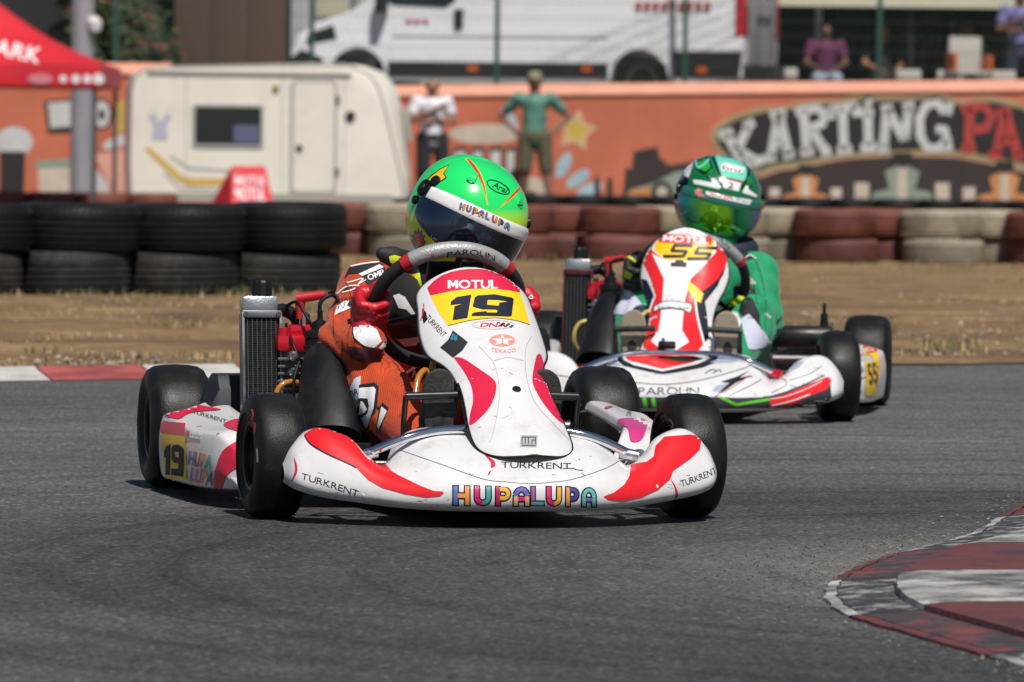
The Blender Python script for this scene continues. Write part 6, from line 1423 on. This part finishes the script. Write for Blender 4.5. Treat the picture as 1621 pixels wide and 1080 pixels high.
# markings on the tyres
pt1.line('chalk_mark', P1['fr'], [(399, 648), (401, 658), (398, 668), (404, 672), (402, 688)], 3.2, mat('red_chalk', (.38, .02, .05), .8), .0012)
pt1.line('chalk_mark', P1['fr'], [(407, 710), (408, 732)], 3.0, mat('grey_chalk', (.25, .25, .25), .8), .0012)
pt1.text('sidewall_mark', P1['fl'], 'LD', (1052, 671), 12, mat('sidewall_grey', (.16, .16, .165), .6), 55, 1, .1, 0, .8, width=26)
pt1.text('sidewall_mark', P1['rl'], 'LH', (909, 644), 12, MATS['sidewall_grey'], 70, 1, .1, 0, .8, width=26)
# wheel lettering
pt1.text('lettering', P1['grip'], 'PAROLIN', (746, 403.5), 8.2, ink, 4, 0, .14, 0, 1.25, width=76, off=.0012, step=4, curve=7)
pt1.text('lettering', P1['grip'], 'E', (685.5, 408), 6.5, v_red, -12, 1, .1, 0, 1.2, off=.0012, step=4)

# ---------------------------------------------------------------- driver of 19
A1 = D1['body']; q = lambda pts: Z(510, 400, 4.912, pts)
f_white = mat('cloth_white', (.72, .72, .74), .75); f_black = mat('cloth_black', (.008, .008, .010), .75); f_orange2 = mat('cloth_bright_orange', (.8, .14, .015), .7); f_lav = mat('cloth_lavender', (.50, .52, .64), .75)
pt1.poly('suit_panel', A1, q([(172, 210), (215, 118), (430, 78), (480, 105), (505, 205), (470, 255), (380, 290), (290, 165), (210, 168)]), f_black)
pt1.poly('suit_stripe', A1, q([(285, 172), (440, 98), (478, 118), (310, 188)]), f_white, .0014); pt1.line('suit_stripe', A1, q([(225, 112), (330, 90), (440, 78)]), 2.0, f_white, .0014)
pt1.text('lettering', A1, 'OMP', (596, 440), 8.4, f_white, -22, 1, .08, 0, .95, width=27)
pt1.poly('suit_patch', A1, q([(385, 240), (470, 205), (480, 250), (410, 290)]), v_red, .0014); pt1.text('lettering', A1, 'R', (597, 454), 6, f_white, -20, 1, off=.002)
pt1.poly('torso_shade', A1, [(612, 432), (640, 430), (700, 470), (740, 560), (690, 575), (640, 560), (618, 530), (606, 505), (612, 470)], f_black, .0002)  # flat black patch painting the shaded torso between arm and nose panel
pt1.poly('suit_panel', A1, q([(545, 335), (590, 320), (640, 345), (725, 480), (700, 490), (650, 440), (590, 430)]), f_white); pt1.poly('suit_panel', A1, q([(550, 470), (590, 432), (650, 440), (705, 495), (640, 500), (560, 530)]), f_black, .0006)
pt1.poly('suit_panel', A1, q([(540, 330), (560, 270), (640, 290), (760, 420), (800, 520), (730, 480), (640, 345), (590, 320)]), f_black, .0006)
pt1.poly('suit_panel', A1, q([(570, 660), (600, 670), (790, 645), (730, 720), (640, 725)]), f_lav); pt1.poly('suit_panel', A1, q([(440, 740), (470, 700), (570, 800), (520, 800)]), f_white)
pt1.line('lettering', A1, q([(120, 325), (190, 270), (290, 262), (245, 290), (160, 315)]), 1.8, f_white); pt1.line('lettering', A1, q([(190, 240), (250, 225), (320, 205), (280, 250), (340, 215)]), 1.6, f_white)
pt1.line('lettering', A1, q([(170, 310), (215, 262)]), 2.4, f_black); pt1.line('lettering', A1, q([(225, 295), (230, 262)]), 2.2, f_black)
pt1.text('lettering', A1, 'XTREME', (550, 478), 6, f_black, -14, 0, .08, .2, .8, width=44)
pt1.poly('suit_patch', A1, q([(95, 495), (120, 420), (180, 378), (300, 372), (310, 385), (210, 440), (140, 470)]), f_white); pt1.poly('suit_patch', A1, q([(195, 415), (215, 380), (280, 378), (250, 412), (215, 430)]), f_black, .0014); pt1.line('lettering', A1, q([(130, 440), (140, 400), (165, 440), (180, 392)]), 1.5, f_black, .0014, 0)
pt1.poly('suit_cuff', A1, q([(290, 505), (248, 555), (240, 655), (320, 722), (400, 742), (460, 690), (420, 600), (350, 560)]), f_white); pt1.line('suit_seam', A1, [(560, 506), (559, 520), (561, 534), (575, 547), (592, 551)], 1.6, f_black, .0016)
for sm in ([(548, 446), (556, 470), (558, 500), (552, 530)], [(530, 480), (528, 510), (536, 545), (560, 565)], [(620, 570), (634, 590), (640, 620), (634, 660)], [(566, 470), (580, 478), (590, 470)]): pt1.line('suit_seam', A1, sm, .9, mat('seam_thread', (.13, .02, .008), .8), .0012)
pt1.poly('suit_panel', A1, [(552, 548), (575, 552), (606, 552), (600, 570), (575, 576), (556, 566)], mat('sleeve_shade', (.06, .018, .03), .75), .0008)  # dark purple shade of the sleeve's underside, painted on
q = lambda pts: Z(540, 560, 6, pts)
pt1.poly('suit_panel', A1, q([(90, 330), (130, 240), (190, 215), (185, 320), (175, 500), (215, 640), (245, 720), (180, 640), (130, 600), (75, 520)]), f_lav); 
pt1.text('lettering', A1, 'AR', (562, 626), 9, f_black, -8, 1, .05, 0, .8); pt1.text('lettering', A1, 'RT', (562, 643), 9, f_black, 4, 1, .05, 0, .8)
pt1.poly('suit_letter_border', A1, q([(175, 300), (320, 280), (360, 320), (348, 490), (285, 700), (245, 730), (165, 600), (160, 560), (165, 420)]), f_black, .0012)
pt1.poly('suit_letter', A1, q([(175, 332), (315, 322), (333, 350), (318, 520), (262, 690), (240, 705), (200, 610), (260, 570), (275, 500), (262, 430), (175, 425)]), f_white, .0019)
pt1.poly('suit_letter', A1, q([(195, 455), (215, 460), (258, 530), (225, 565), (175, 585)]), f_white, .0019)
pt1.poly('suit_panel', A1, q([(285, 620), (365, 540), (345, 700), (332, 848), (268, 770)]), f_orange2, .0016); pt1.poly('suit_panel', A1, q([(335, 490), (360, 515), (400, 470), (458, 520), (440, 560), (365, 735), (340, 700), (362, 540)]), f_black, .0010); pt1.poly('suit_letter', A1, q([(390, 505), (442, 550), (362, 728), (352, 690)]), f_white, .0017)
pt1.poly('suit_panel', A1, q([(580, 185), (690, 110), (770, 85), (900, 110), (930, 170), (760, 250), (690, 250)]), f_black); pt1.text('lettering', A1, 'A A', (664, 595), 11, mat('cloth_pink', (.6, .33, .34), .75), -14, 1, .1, .2, .9); pt1.poly('suit_panel', A1, q([(600, 180), (700, 110), (765, 90), (755, 110), (640, 185)]), f_white, .0014)
C1 = D1['collar']; q = lambda pts: Z(510, 400, 4.912, pts); neon = mat('neon_yellow', (.62, .80, .02), .55)
pt1.poly('collar_panel', C1, q([(520, 30), (560, 20), (625, 38), (625, 70), (560, 95), (530, 75)]), neon); pt1.poly('collar_panel', C1, q([(645, 205), (700, 165), (760, 160), (790, 290), (730, 280)]), neon)
for g_ in ('glove_r', 'glove_l'):
    G1 = D1[g_]
    if g_ == 'glove_r': pt1.line('glove_print', G1, [(582, 482), (590, 492), (600, 500)], 3.0, mat('glove_bright_red', (.7, .02, .02), .4), .0012)
    else: pt1.text('lettering', G1, 'P', (836, 476), 10, f_white, 50, 1)
# helmet of 19
H1 = D1['helmet']; V1 = D1['visor']; T1 = D1['strip']; q = lambda pts: Z(640, 240, 5.4, pts)
h_red = mat('helmet_red', (.66, .03, .02), .25, 0, .5); h_yel = mat('helmet_yellow', (.82, .50, .01), .25, 0, .5); h_lime = mat('helmet_lime', (.5, .78, .015), .25, 0, .5)
pt1.poly('helmet_flash', H1, q([(515, 65), (550, 62), (600, 108), (650, 180), (690, 285), (715, 460), (705, 462), (680, 330), (640, 215), (590, 130)]), h_yel, .0008); pt1.poly('helmet_flash', H1, q([(535, 66), (552, 68), (600, 115), (645, 185), (685, 290), (703, 400), (670, 290), (625, 190)]), h_red, .0014)
pt1.poly('helmet_flash', H1, q([(985, 300), (1000, 318), (930, 395), (800, 500), (880, 410)]), h_yel, .0008); pt1.poly('helmet_flash', H1, q([(985, 303), (995, 320), (925, 388), (850, 448), (910, 380)]), h_red, .0014)
pt1.line('helmet_badge', H1, q(ell((802, 305), 104, 42, 30, 27) + ell((802, 305), 104, 42, 30, 27)[:1]), 1.7, ink, .0012); pt1.text('helmet_badge', H1, 'Arai', (789.5, 300.8), 8.6, ink, 27, 1, .04, .1, .95, width=25)
pt1.poly('helmet_patch', H1, q([(385, 112), (340, 190), (365, 225), (300, 270), (250, 305), (190, 300), (115, 380), (150, 290), (230, 200), (310, 145)]), ink, .0006); pt1.poly('helmet_patch', H1, q([(378, 122), (332, 190), (352, 222), (296, 262), (246, 292), (190, 290), (130, 355), (160, 290), (238, 208), (315, 152)]), h_yel, .0012)
burst = []
for i in range(24):
    r_ = 1.0 if i % 2 == 0 else .68; a = 2 * pi * i / 24; burst.append((120 + 62 * r_ * cos(a), 775 + 112 * r_ * sin(a)))
pt1.poly('helmet_burst', H1, q([(120 + (x - 120) * 1.12, 775 + (y - 775) * 1.1) for x, y in burst]), ink, .0006); pt1.poly('helmet_burst', H1, q(burst), mat('burst_magenta', (.55, .03, .25), .3, 0, .4), .0012); pt1.poly('helmet_burst', H1, q([(120 + (x - 120) * .9, 815 + (y - 775) * .6) for x, y in burst]), mat('burst_orange', (.75, .16, .03), .3, 0, .4), .0017)
pt1.text('helmet_lettering', H1, 'BANG', (659, 383), 6.5, h_yel, 80, 1, .06, 0, .9, off=.0024, width=22)
fancy_text(pt1, T1, [(a, 11.1 * i, 11.1 * i + (8.2 if a != 'L' else 6.6), 10.2) for i, a in enumerate('HUPALVQB')], lambda x, y: (727 + x * .915 + y * .22, 331.0 + x * .385 + .0012 * (x - 40) ** 2 - 1.9 - y * .95), off=.0012, outline=.07)
pt1.line('visor_crease', V1, q([(458, 480), (400, 640), (355, 760)]), .9, ink, .0008)
# ---------------------------------------------------------------- kart 55
N2 = P2['nose']; q = lambda pts: Z(1000, 350, 4.695, pts)
k_red = mat('vinyl_bright_red', (.74, .02, .025), .28, 0, .4); k_scr = mat('scuffed_red', (.6, .03, .05), .35, 0, .25, dirt=((.4, .38, .4), .5, 14)); pw = v_white
pt2.poly('red_panel', N2, q([(75, 290), (100, 160), (180, 90), (280, 48), (400, 38), (520, 55), (620, 100), (680, 180), (710, 300), (660, 420), (560, 510), (480, 560), (520, 700), (560, 880), (500, 960), (350, 1000), (250, 1005), (120, 960), (20, 905), (100, 740), (180, 560), (140, 430)]), k_red, .0006)
pt2.poly('navy_side', N2, q([(75, 430), (115, 440), (160, 540), (165, 580), (100, 740), (15, 905), (5, 870), (80, 700), (95, 560)]), ink_navy, .0009); pt2.poly('navy_side', N2, q([(700, 330), (680, 400), (560, 500), (470, 560), (490, 700), (545, 905), (575, 870), (560, 700), (545, 600), (640, 480)]), ink_navy, .0009)
pt2.poly('white_panel', N2, q([(150, 240), (240, 290), (560, 290), (560, 310), (440, 430), (400, 570), (380, 720), (370, 880), (190, 880), (215, 720), (230, 570), (240, 430)]), pw, .0013)
pt2.poly('white_panel', N2, q([(190, 820), (145, 895), (230, 965), (325, 965), (425, 900), (378, 820), (370, 850), (200, 850)]), pw, .0013)
pt2.line('white_line', N2, q([(165, 575), (105, 740), (25, 905)]), 3.0, pw, .0013); pt2.line('white_line', N2, q([(470, 570), (490, 720), (540, 920)]), 3.0, pw, .0013)
pt2.poly('header_white', N2, q([(200, 92), (280, 62), (400, 52), (520, 68), (600, 105), (560, 108), (400, 90), (260, 95)]), pw, .0013)
pt2.poly('number_plate_border', N2, q([(150, 215), (165, 125), (215, 92), (590, 105), (632, 140), (625, 235), (560, 300), (240, 292)]), pw, .0018); pt2.line('plate_outline', N2, q([(148, 220), (163, 120), (215, 88)]), 1.2, ink, .0022, 0); pt2.line('plate_outline', N2, q([(590, 100), (636, 138), (628, 240)]), 1.2, ink, .0022, 0)
pt2.poly('number_plate', N2, q([(168, 215), (185, 140), (215, 110), (585, 122), (612, 150), (605, 230), (550, 298), (250, 290)]), v_yel, .0024)
pt2.poly('number_plate_header', N2, q([(208, 95), (600, 118), (588, 182), (204, 160)]), v_red, .003); pt2.text('lettering', N2, 'MOTUL', (1084.5, 384.3), 9.4, v_white, 3.5, 1, .05, .12, 1.15, off=.0037, width=73)
def five(pts): return pts
for ox, oy, sx in ((0, 0, 1.0), (176, 18, 1.0)):
    V, F = merge2d([ribbon(q([(x + ox, y + oy) for x, y in p_]), 5.2) for p_ in ([(452, 186), (312, 183)], [(322, 183), (296, 226)], [(290, 224), (408, 228)], [(412, 222), (380, 268)], [(388, 264), (236, 266)])])
    pt2.lay('number', N2, V, F, ink, .0031)
pt2.poly('black_clip', N2, q([(325, 292), (385, 294), (386, 310), (412, 312), (405, 345), (290, 340), (292, 312), (325, 308)]), mat('clip_black', (.02, .02, .02), .4), .0036)
pt2.poly('yellow_sticker', N2, q([(425, 445), (533, 540), (512, 610), (470, 590), (412, 505)]), v_yel, .002); 
pt2.poly('team_badge_border', N2, q([(160, 640), (230, 595), (300, 590), (440, 610), (455, 640), (440, 695), (380, 668), (290, 655), (200, 665), (160, 685)]), ink, .0018); pt2.poly('team_badge', N2, q([(170, 640), (235, 603), (300, 598), (432, 618), (445, 642), (432, 682), (380, 656), (290, 644), (200, 654), (170, 672)]), pw, .0024); pt2.text('lettering', N2, 'RACING TEAM', (1066, 489.5), 3.6, ink, 3, 1, .1, .1, 1.0, off=.003, width=50)
pt2.line('team_badge_sketch', N2, q([(255, 590), (275, 548), (300, 585), (330, 545), (365, 560), (360, 592), (330, 580)]), .9, v_grey, .002)
mb = MB()
for (u, v_, sx, sy) in ((1056, 551, .05, .032),):
    h_ = bvh_of(N2, M2).ray_cast(CAMPOS, pix_dir(u, v_)); pl = M2.inverted() @ h_[0]
    mb.box(pl + Vector((.004, 0, .004)), (.02, sx, .028), Matrix.Rotation(radians(36), 3, 'Y'), .005); mb.box(pl + Vector((.010, 0, .012)), (.014, sx * .7, .010), Matrix.Rotation(radians(36), 3, 'Y'), .003)
mb.build('panel_clip', black_pl, N2, 35)
B2 = P2['bumper']; q = lambda pts: Z(900, 540, 3.77, pts)
k_dk = mat('vinyl_charcoal', (.035, .034, .038), .35, 0, .3, dirt=((.12, .11, .11), .5, 20))
pt2.poly('lower_band', B2, q([(-330, 230), (-200, 300), (0, 330), (380, 335), (880, 335), (1010, 340), (1180, 335), (1300, 300), (1450, 250), (1560, 215), (1570, 350), (1450, 395), (1200, 400), (800, 405), (380, 402), (0, 390), (-340, 340)]), k_dk, .0008)
pt2.poly('lower_red', B2, q([(1200, 345), (1290, 320), (1400, 275), (1540, 215), (1570, 235), (1540, 290), (1420, 335), (1320, 385), (1205, 395)]), k_red, .0014); pt2.line('red_line', B2, q([(1210, 385), (1320, 360), (1440, 318)]), 1.8, pw, .002); pt2.line('red_line', B2, q([(1205, 345), (1300, 330), (1420, 285), (1510, 240)]), 1.0, pw, .002)
pt2.line('green_line', B2, q([(905, 335), (1000, 380), (1200, 348)]), 4.2, v_green, .0016, 0)
for x in (440, 492): pt2.poly('green_bar', B2, q([(x, 338), (x + 24, 338), (x + 34, 398), (x + 10, 398)]), v_green, .0016)
pt2.line('panel_line', B2, q([(-100, 200), (100, 225), (360, 245), (560, 260), (760, 240), (960, 190), (1085, 150)]), 1.1, ink, .0012)
pt2.text('lettering', B2, 'PAROLIN', (1058.5, 625), 11.2, ink, 0, 0, .16, .0, 1.3, width=96); pt2.line('lettering', B2, q([(370, 276), (405, 276)]), 1.4, v_red, .0014, 0); pt2.line('lettering', B2, q([(372, 296), (402, 296)]), 1.4, v_red, .0014, 0); pt2.line('lettering', B2, q([(372, 318), (402, 318)]), 1.4, v_red, .0014, 0)
pt2.poly('red_panel_border', B2, q([(265, 95), (330, 55), (840, 55), (900, 120), (800, 160), (640, 190), (560, 200), (480, 185), (330, 150)]), ink_navy, .0009); pt2.poly('red_panel_border', B2, q([(295, 95), (345, 60), (805, 58), (845, 105), (765, 140), (560, 182), (390, 145)]), pw, .0014); pt2.poly('red_panel', B2, q([(332, 95), (365, 72), (780, 60), (808, 100), (740, 130), (560, 170), (430, 135), (360, 120)]), k_red, .002)
pt2.poly('dark_shoulder', B2, q([(120, 130), (160, 90), (260, 50), (340, 30), (420, 50), (330, 75), (270, 90), (200, 100)]), ink_navy, .0012)
for x in (285, 345, 400): pt2.poly('green_bar', B2, q([(x, 72), (x + 15, 48), (x + 34, 48), (x + 18, 75)]), v_green, .002)
pt2.poly('mesh_panel', B2, q([(170, 120), (250, 92), (310, 150), (230, 140)]), v_check, .0012); pt2.poly('mesh_panel', B2, q([(840, 130), (930, 95), (1010, 120), (960, 130)]), v_check, .0012); pt2.poly('mesh_panel', B2, q([(830, 330), (880, 270), (950, 248), (930, 290), (860, 330)]), v_check, .0012); pt2.poly('mesh_panel', B2, q([(1240, 240), (1310, 130), (1410, 118), (1380, 155), (1300, 195)]), v_check, .0012)
pt2.poly('dark_flash', B2, q([(905, 245), (1000, 215), (1080, 178), (1020, 220), (1100, 205), (1000, 250), (930, 300), (865, 335), (960, 250)]), ink, .0016); pt2.line('red_line', B2, q([(880, 332), (960, 290), (1060, 220)]), 1.2, v_crim, .0018)
pt2.line('panel_line', B2, q([(960, 325), (1080, 270), (1150, 230)]), 1.0, ink, .0014); pt2.line('panel_line', B2, q([(1160, 335), (1260, 325), (1310, 300), (1420, 255), (1525, 205)]), 2.0, ink, .0016); pt2.line('panel_line', B2, q([(1270, 225), (1300, 240), (1290, 270), (1210, 310)]), 1.0, ink, .0014); pt2.line('panel_line', B2, q([(1320, 235), (1430, 200), (1510, 150)]), 1.0, ink, .0014)
pt2.line('scribble', B2, q([(815, 195), (840, 180), (860, 170), (880, 180), (860, 195), (900, 172), (910, 188)]), 1.4, ink, .0014)
S2 = P2['pod_l']; q = lambda pts: Z(1120, 480, 5.4, pts)
pt2.poly('number_plate', S2, q([(1330, 380), (1440, 330), (1470, 540), (1450, 780), (1345, 790), (1350, 600)]), v_yel, .0008, step=5); pt2.poly('number_plate_header', S2, q([(1325, 350), (1425, 305), (1450, 420), (1360, 440)]), v_red, .0014, step=5); pt2.poly('red_swoosh', S2, q([(1265, 320), (1390, 270), (1425, 300), (1330, 345), (1270, 360)]), v_mag, .001, step=5)
pt2.text('lettering', S2, 'MOTUL', (1377, 558.5), 8, v_white, -12, 1, .05, 0, .6, off=.0022, width=14, step=4); pt2.text('number', S2, '55', (1382, 606), 30, ink, -12, 1, .06, .1, .6, off=.0018, width=16, step=4); pt2.line('pod_line', S2, q([(1280, 465), (1330, 440)]), 1.2, v_crim, .001, 0); pt2.line('pod_line', S2, q([(1280, 650), (1350, 630)]), 1.4, v_crim, .001, 0); pt2.text('lettering', S2, 'PAROLIN', (1361, 590), 8, ink, -12, 0, .1, 0, .6, off=.0012, width=12, step=4)
pt2.line('chalk_mark', P2['fl'], [(1291, 540), (1293, 560), (1294, 572)], 2.0, MATS['red_chalk'], .001)
pt2.text('lettering', P2['grip'], 'PAROLIN', (1136, 379), 6, ink, 33, 0, .14, 0, 1.25, width=46, off=.0012, step=4, curve=4)
# driver of 55
A2 = D2['body']; q = lambda pts: Z(1120, 480, 5.4, pts)
pt2.poly('suit_panel', A2, q([(288, 140), (350, 95), (400, 150), (470, 240), (545, 335), (500, 370), (400, 400), (345, 395), (320, 300), (300, 220)]), f_lav, .001); pt2.poly('suit_panel', A2, q([(0, 70), (60, 5), (150, 10), (190, 70), (170, 200), (60, 200), (0, 150)]), f_white, .0008); pt2.poly('suit_panel', A2, q([(195, 60), (260, 90), (290, 160), (262, 240), (220, 420), (200, 420), (215, 200)]), f_white, .0008)
pt2.poly('suit_panel', A2, q([(370, 90), (440, 150), (450, 220), (520, 290), (545, 330), (470, 240), (400, 140)]), f_black, .0012); pt2.text('lettering', A2, 'OMP', (1213, 502), 4.5, f_white, 40, 0, .1, 0, .9); 
q = lambda pts: Z(860, 390, 5.4, pts)
pt2.poly('suit_panel', A2, q([(575, 500), (600, 420), (680, 340), (760, 390), (840, 500), (870, 520), (860, 590), (700, 590), (600, 580)]), f_lav, .0008); pt2.poly('suit_panel', A2, q([(800, 510), (870, 500), (860, 590), (845, 590)]), f_white, .0014)
pt2.poly('suit_panel', A2, Z(1000, 350, 4.695, [(800, 250), (850, 240), (920, 275), (880, 285), (830, 300)]), f_black); pt2.line('suit_stripe', A2, Z(1000, 350, 4.695, [(845, 280), (880, 258), (925, 282)]), 1.4, f_white, .0014)
for g_, polys in (('glove_r', ([(710, 95), (740, 85), (800, 130), (785, 140)], [(655, 200), (700, 195), (770, 240), (745, 280), (670, 250)], [(655, 270), (700, 280), (680, 325)])), ('glove_l', ())):
    for p_ in polys: pt2.poly('glove_print', D2[g_], q(p_), mat('neon_green_yellow', (.45, .58, .02), .5), .001, step=4)
for p_ in ([(700, 560), (770, 580), (860, 500), (850, 560), (770, 640), (720, 640), (730, 600)], [(800, 410), (850, 400), (865, 430), (830, 425)], [(670, 420), (740, 415), (730, 440), (690, 445)]): pt2.poly('glove_print', D2['glove_l'], Z(1000, 350, 4.695, p_), MATS['neon_green_yellow'], .001, step=4)
# helmet of 55
H2 = D2['helmet']; q = lambda pts: Z(960, 230, 5.4, pts)
h_mint = mat('helmet_mint', (.16, .62, .48), .2, 0, .6); h_blk = mat('helmet_black', (.006, .01, .012), .2, 0, .6); h_wht = mat('helmet_white', (.78, .78, .78), .25, 0, .6); h_lim = mat('helmet_leaf_green', (.02, .33, .02), .2, 0, .6); h_blu = mat('helmet_blue', (.01, .03, .22), .25, 0, .6)
pt2.poly('helmet_patch', H2, q([(750, 130), (880, 90), (910, 200), (900, 250), (820, 250), (760, 200)]), h_blk, .0007); pt2.poly('helmet_patch', H2, q([(775, 150), (870, 110), (890, 190), (850, 225), (790, 205)]), h_lim, .0013); pt2.line('helmet_line', H2, q([(765, 130), (780, 190), (830, 170), (880, 120)]), 3, h_mint, .0018)
pt2.poly('helmet_patch', H2, q([(930, 90), (1000, 75), (1100, 100), (1190, 170), (1200, 230), (1185, 310), (970, 260), (960, 190)]), h_mint, .0007); pt2.line('helmet_line', H2, q([(905, 100), (950, 200), (985, 300), (990, 350)]), 4, h_blk, .0012); pt2.line('helmet_line', H2, q([(1130, 110), (1215, 190), (1200, 280), (1160, 370)]), 4, h_blk, .0012)
pt2.poly('helmet_patch', H2, q([(985, 160), (1010, 150), (1185, 195), (1170, 245), (980, 215)]), h_wht, .0012); pt2.text('helmet_lettering', H2, 'bnc', (1160, 272), 7, ink, 12, 0, .12, 0, 1.1, width=34, off=.002); pt2.text('helmet_lettering', H2, 'ALBA', (1159, 287), 4.5, h_red, 12, 1, .1, 0, 1.2, width=36)
pt2.poly('helmet_patch', H2, q([(985, 295), (1000, 290), (1150, 325), (1130, 395), (1000, 365)]), h_wht, .0016); pt2.text('helmet_lettering', H2, '2', (1156, 298.5), 9, ink, 10, 1, wide=1.5, off=.0024)
pt2.poly('helmet_patch', H2, q([(740, 295), (800, 300), (900, 320), (895, 280), (930, 285), (985, 360), (960, 375), (850, 350), (750, 330)]), h_wht, .001); pt2.poly('helmet_patch', H2, q([(1160, 405), (1190, 345), (1215, 350), (1210, 375), (1290, 430), (1280, 445)]), h_wht, .001); pt2.poly('helmet_patch', H2, q([(655, 230), (730, 140), (740, 160), (700, 290), (650, 300)]), h_wht, .0007); pt2.poly('helmet_patch', H2, q([(625, 280), (660, 240), (700, 300), (690, 420), (640, 500), (620, 420)]), h_blu, .001)
pt2.line('helmet_line', H2, q([(668, 555), (790, 635), (830, 690), (960, 755), (1140, 765), (1160, 755)]), 3.5, h_mint, .001); pt2.poly('helmet_patch', H2, q([(590, 600), (680, 640), (800, 700), (780, 720), (640, 690)]), h_lim, .0008); pt2.poly('helmet_patch', H2, q([(1110, 860), (1190, 820), (1160, 880), (1120, 900)]), h_wht, .0008)
T2 = D2['strip']; pt2.poly('strip_plate', T2, q([(850, 400), (875, 375), (1210, 450), (1240, 475), (1220, 510), (1190, 505), (880, 435), (850, 420)]), h_wht, .001); pt2.text('lettering', T2, 'SUPER', (1141, 312), 5, v_crim, 12.5, 1, .06, .15, 1.3, width=38, off=.0018); pt2.text('lettering', T2, 'END', (1174, 319), 5, mat('outline_navy', (.25, .27, .4), .4), 12.5, 0, .08, .15, 1.3, width=20, off=.0018)
pt2.poly('strip_mark', T2, q([(760, 365), (850, 370), (800, 395), (850, 440), (790, 440), (755, 410)]), v_salmon, .0012)

# wear: scuffs, scratches and rivets on the bodywork
scf = mat('scuff_grey', (.08, .07, .07), .7); rs = random.Random(3)
for pt, tgt, boxes in ((pt1, B1, ((480, 560, 745, 785), (600, 720, 785, 803), (720, 1000, 790, 808), (1010, 1120, 750, 795), (700, 960, 715, 765))), (pt1, N1, ((745, 870, 560, 700),)), (pt2, B2, ((1000, 1200, 590, 640), (1180, 1300, 575, 630))), (pt2, N2, ((1030, 1100, 430, 540),)), (pt1, S1, ((270, 370, 650, 765),))):
    for (x0, x1, y0, y1) in boxes:
        for _ in range(9):
            x, y = rs.uniform(x0, x1), rs.uniform(y0, y1); L = rs.uniform(2, 11); a = rs.gauss(.15, .35)
            pt.line('scuff', tgt, [(x, y), (x + L * .5 * cos(a), y + L * .5 * sin(a) + rs.uniform(-.6, .6)), (x + L * cos(a), y + L * sin(a))], [.3, rs.uniform(.5, 1.1)] + [rs.uniform(.4, .9)] * 6 + [.3], scf if rs.random() < .5 else mat('scuff_faint', (.3, .28, .27), .7), .0009)
for (u, v_) in ((907, 708), (910, 728), (660, 745), (1040, 770), (575, 785)):
    h_ = bvh_of(B1, M1).ray_cast(CAMPOS, pix_dir(u, v_))
    if h_[0] is None: continue
    pl = M1.inverted() @ h_[0]; nl = (M1.to_3x3().inverted() @ h_[1]).normalized(); nl = -nl if nl.x < 0 else nl
    mb = MB(); mb.lathe([(0, -.001), (.0042, -.001), (.0036, .0012), (0, .0018)], 'Z', 14, pl, Vector((0, 0, 1)).rotation_difference(nl).to_matrix()); mb.build('rivet', paint_w, B1, 60)

pt2.poly('suit_panel', A2, [(1176, 466), (1192, 474), (1203, 500), (1200, 520), (1184, 512), (1170, 492)], f_black, .0008)
pt2.line('suit_seam', A2, [(1196, 412), (1206, 440), (1212, 480), (1210, 520)], .9, mat('seam_green', (.004, .09, .04), .8), .001); pt2.line('suit_seam', A2, [(1182, 425), (1194, 450), (1198, 480)], .9, MATS['seam_green'], .001)
pt2.text('letter', A2, 'OMP', (1186, 446), 7, f_white, 55, 1, .08, 0, .9)
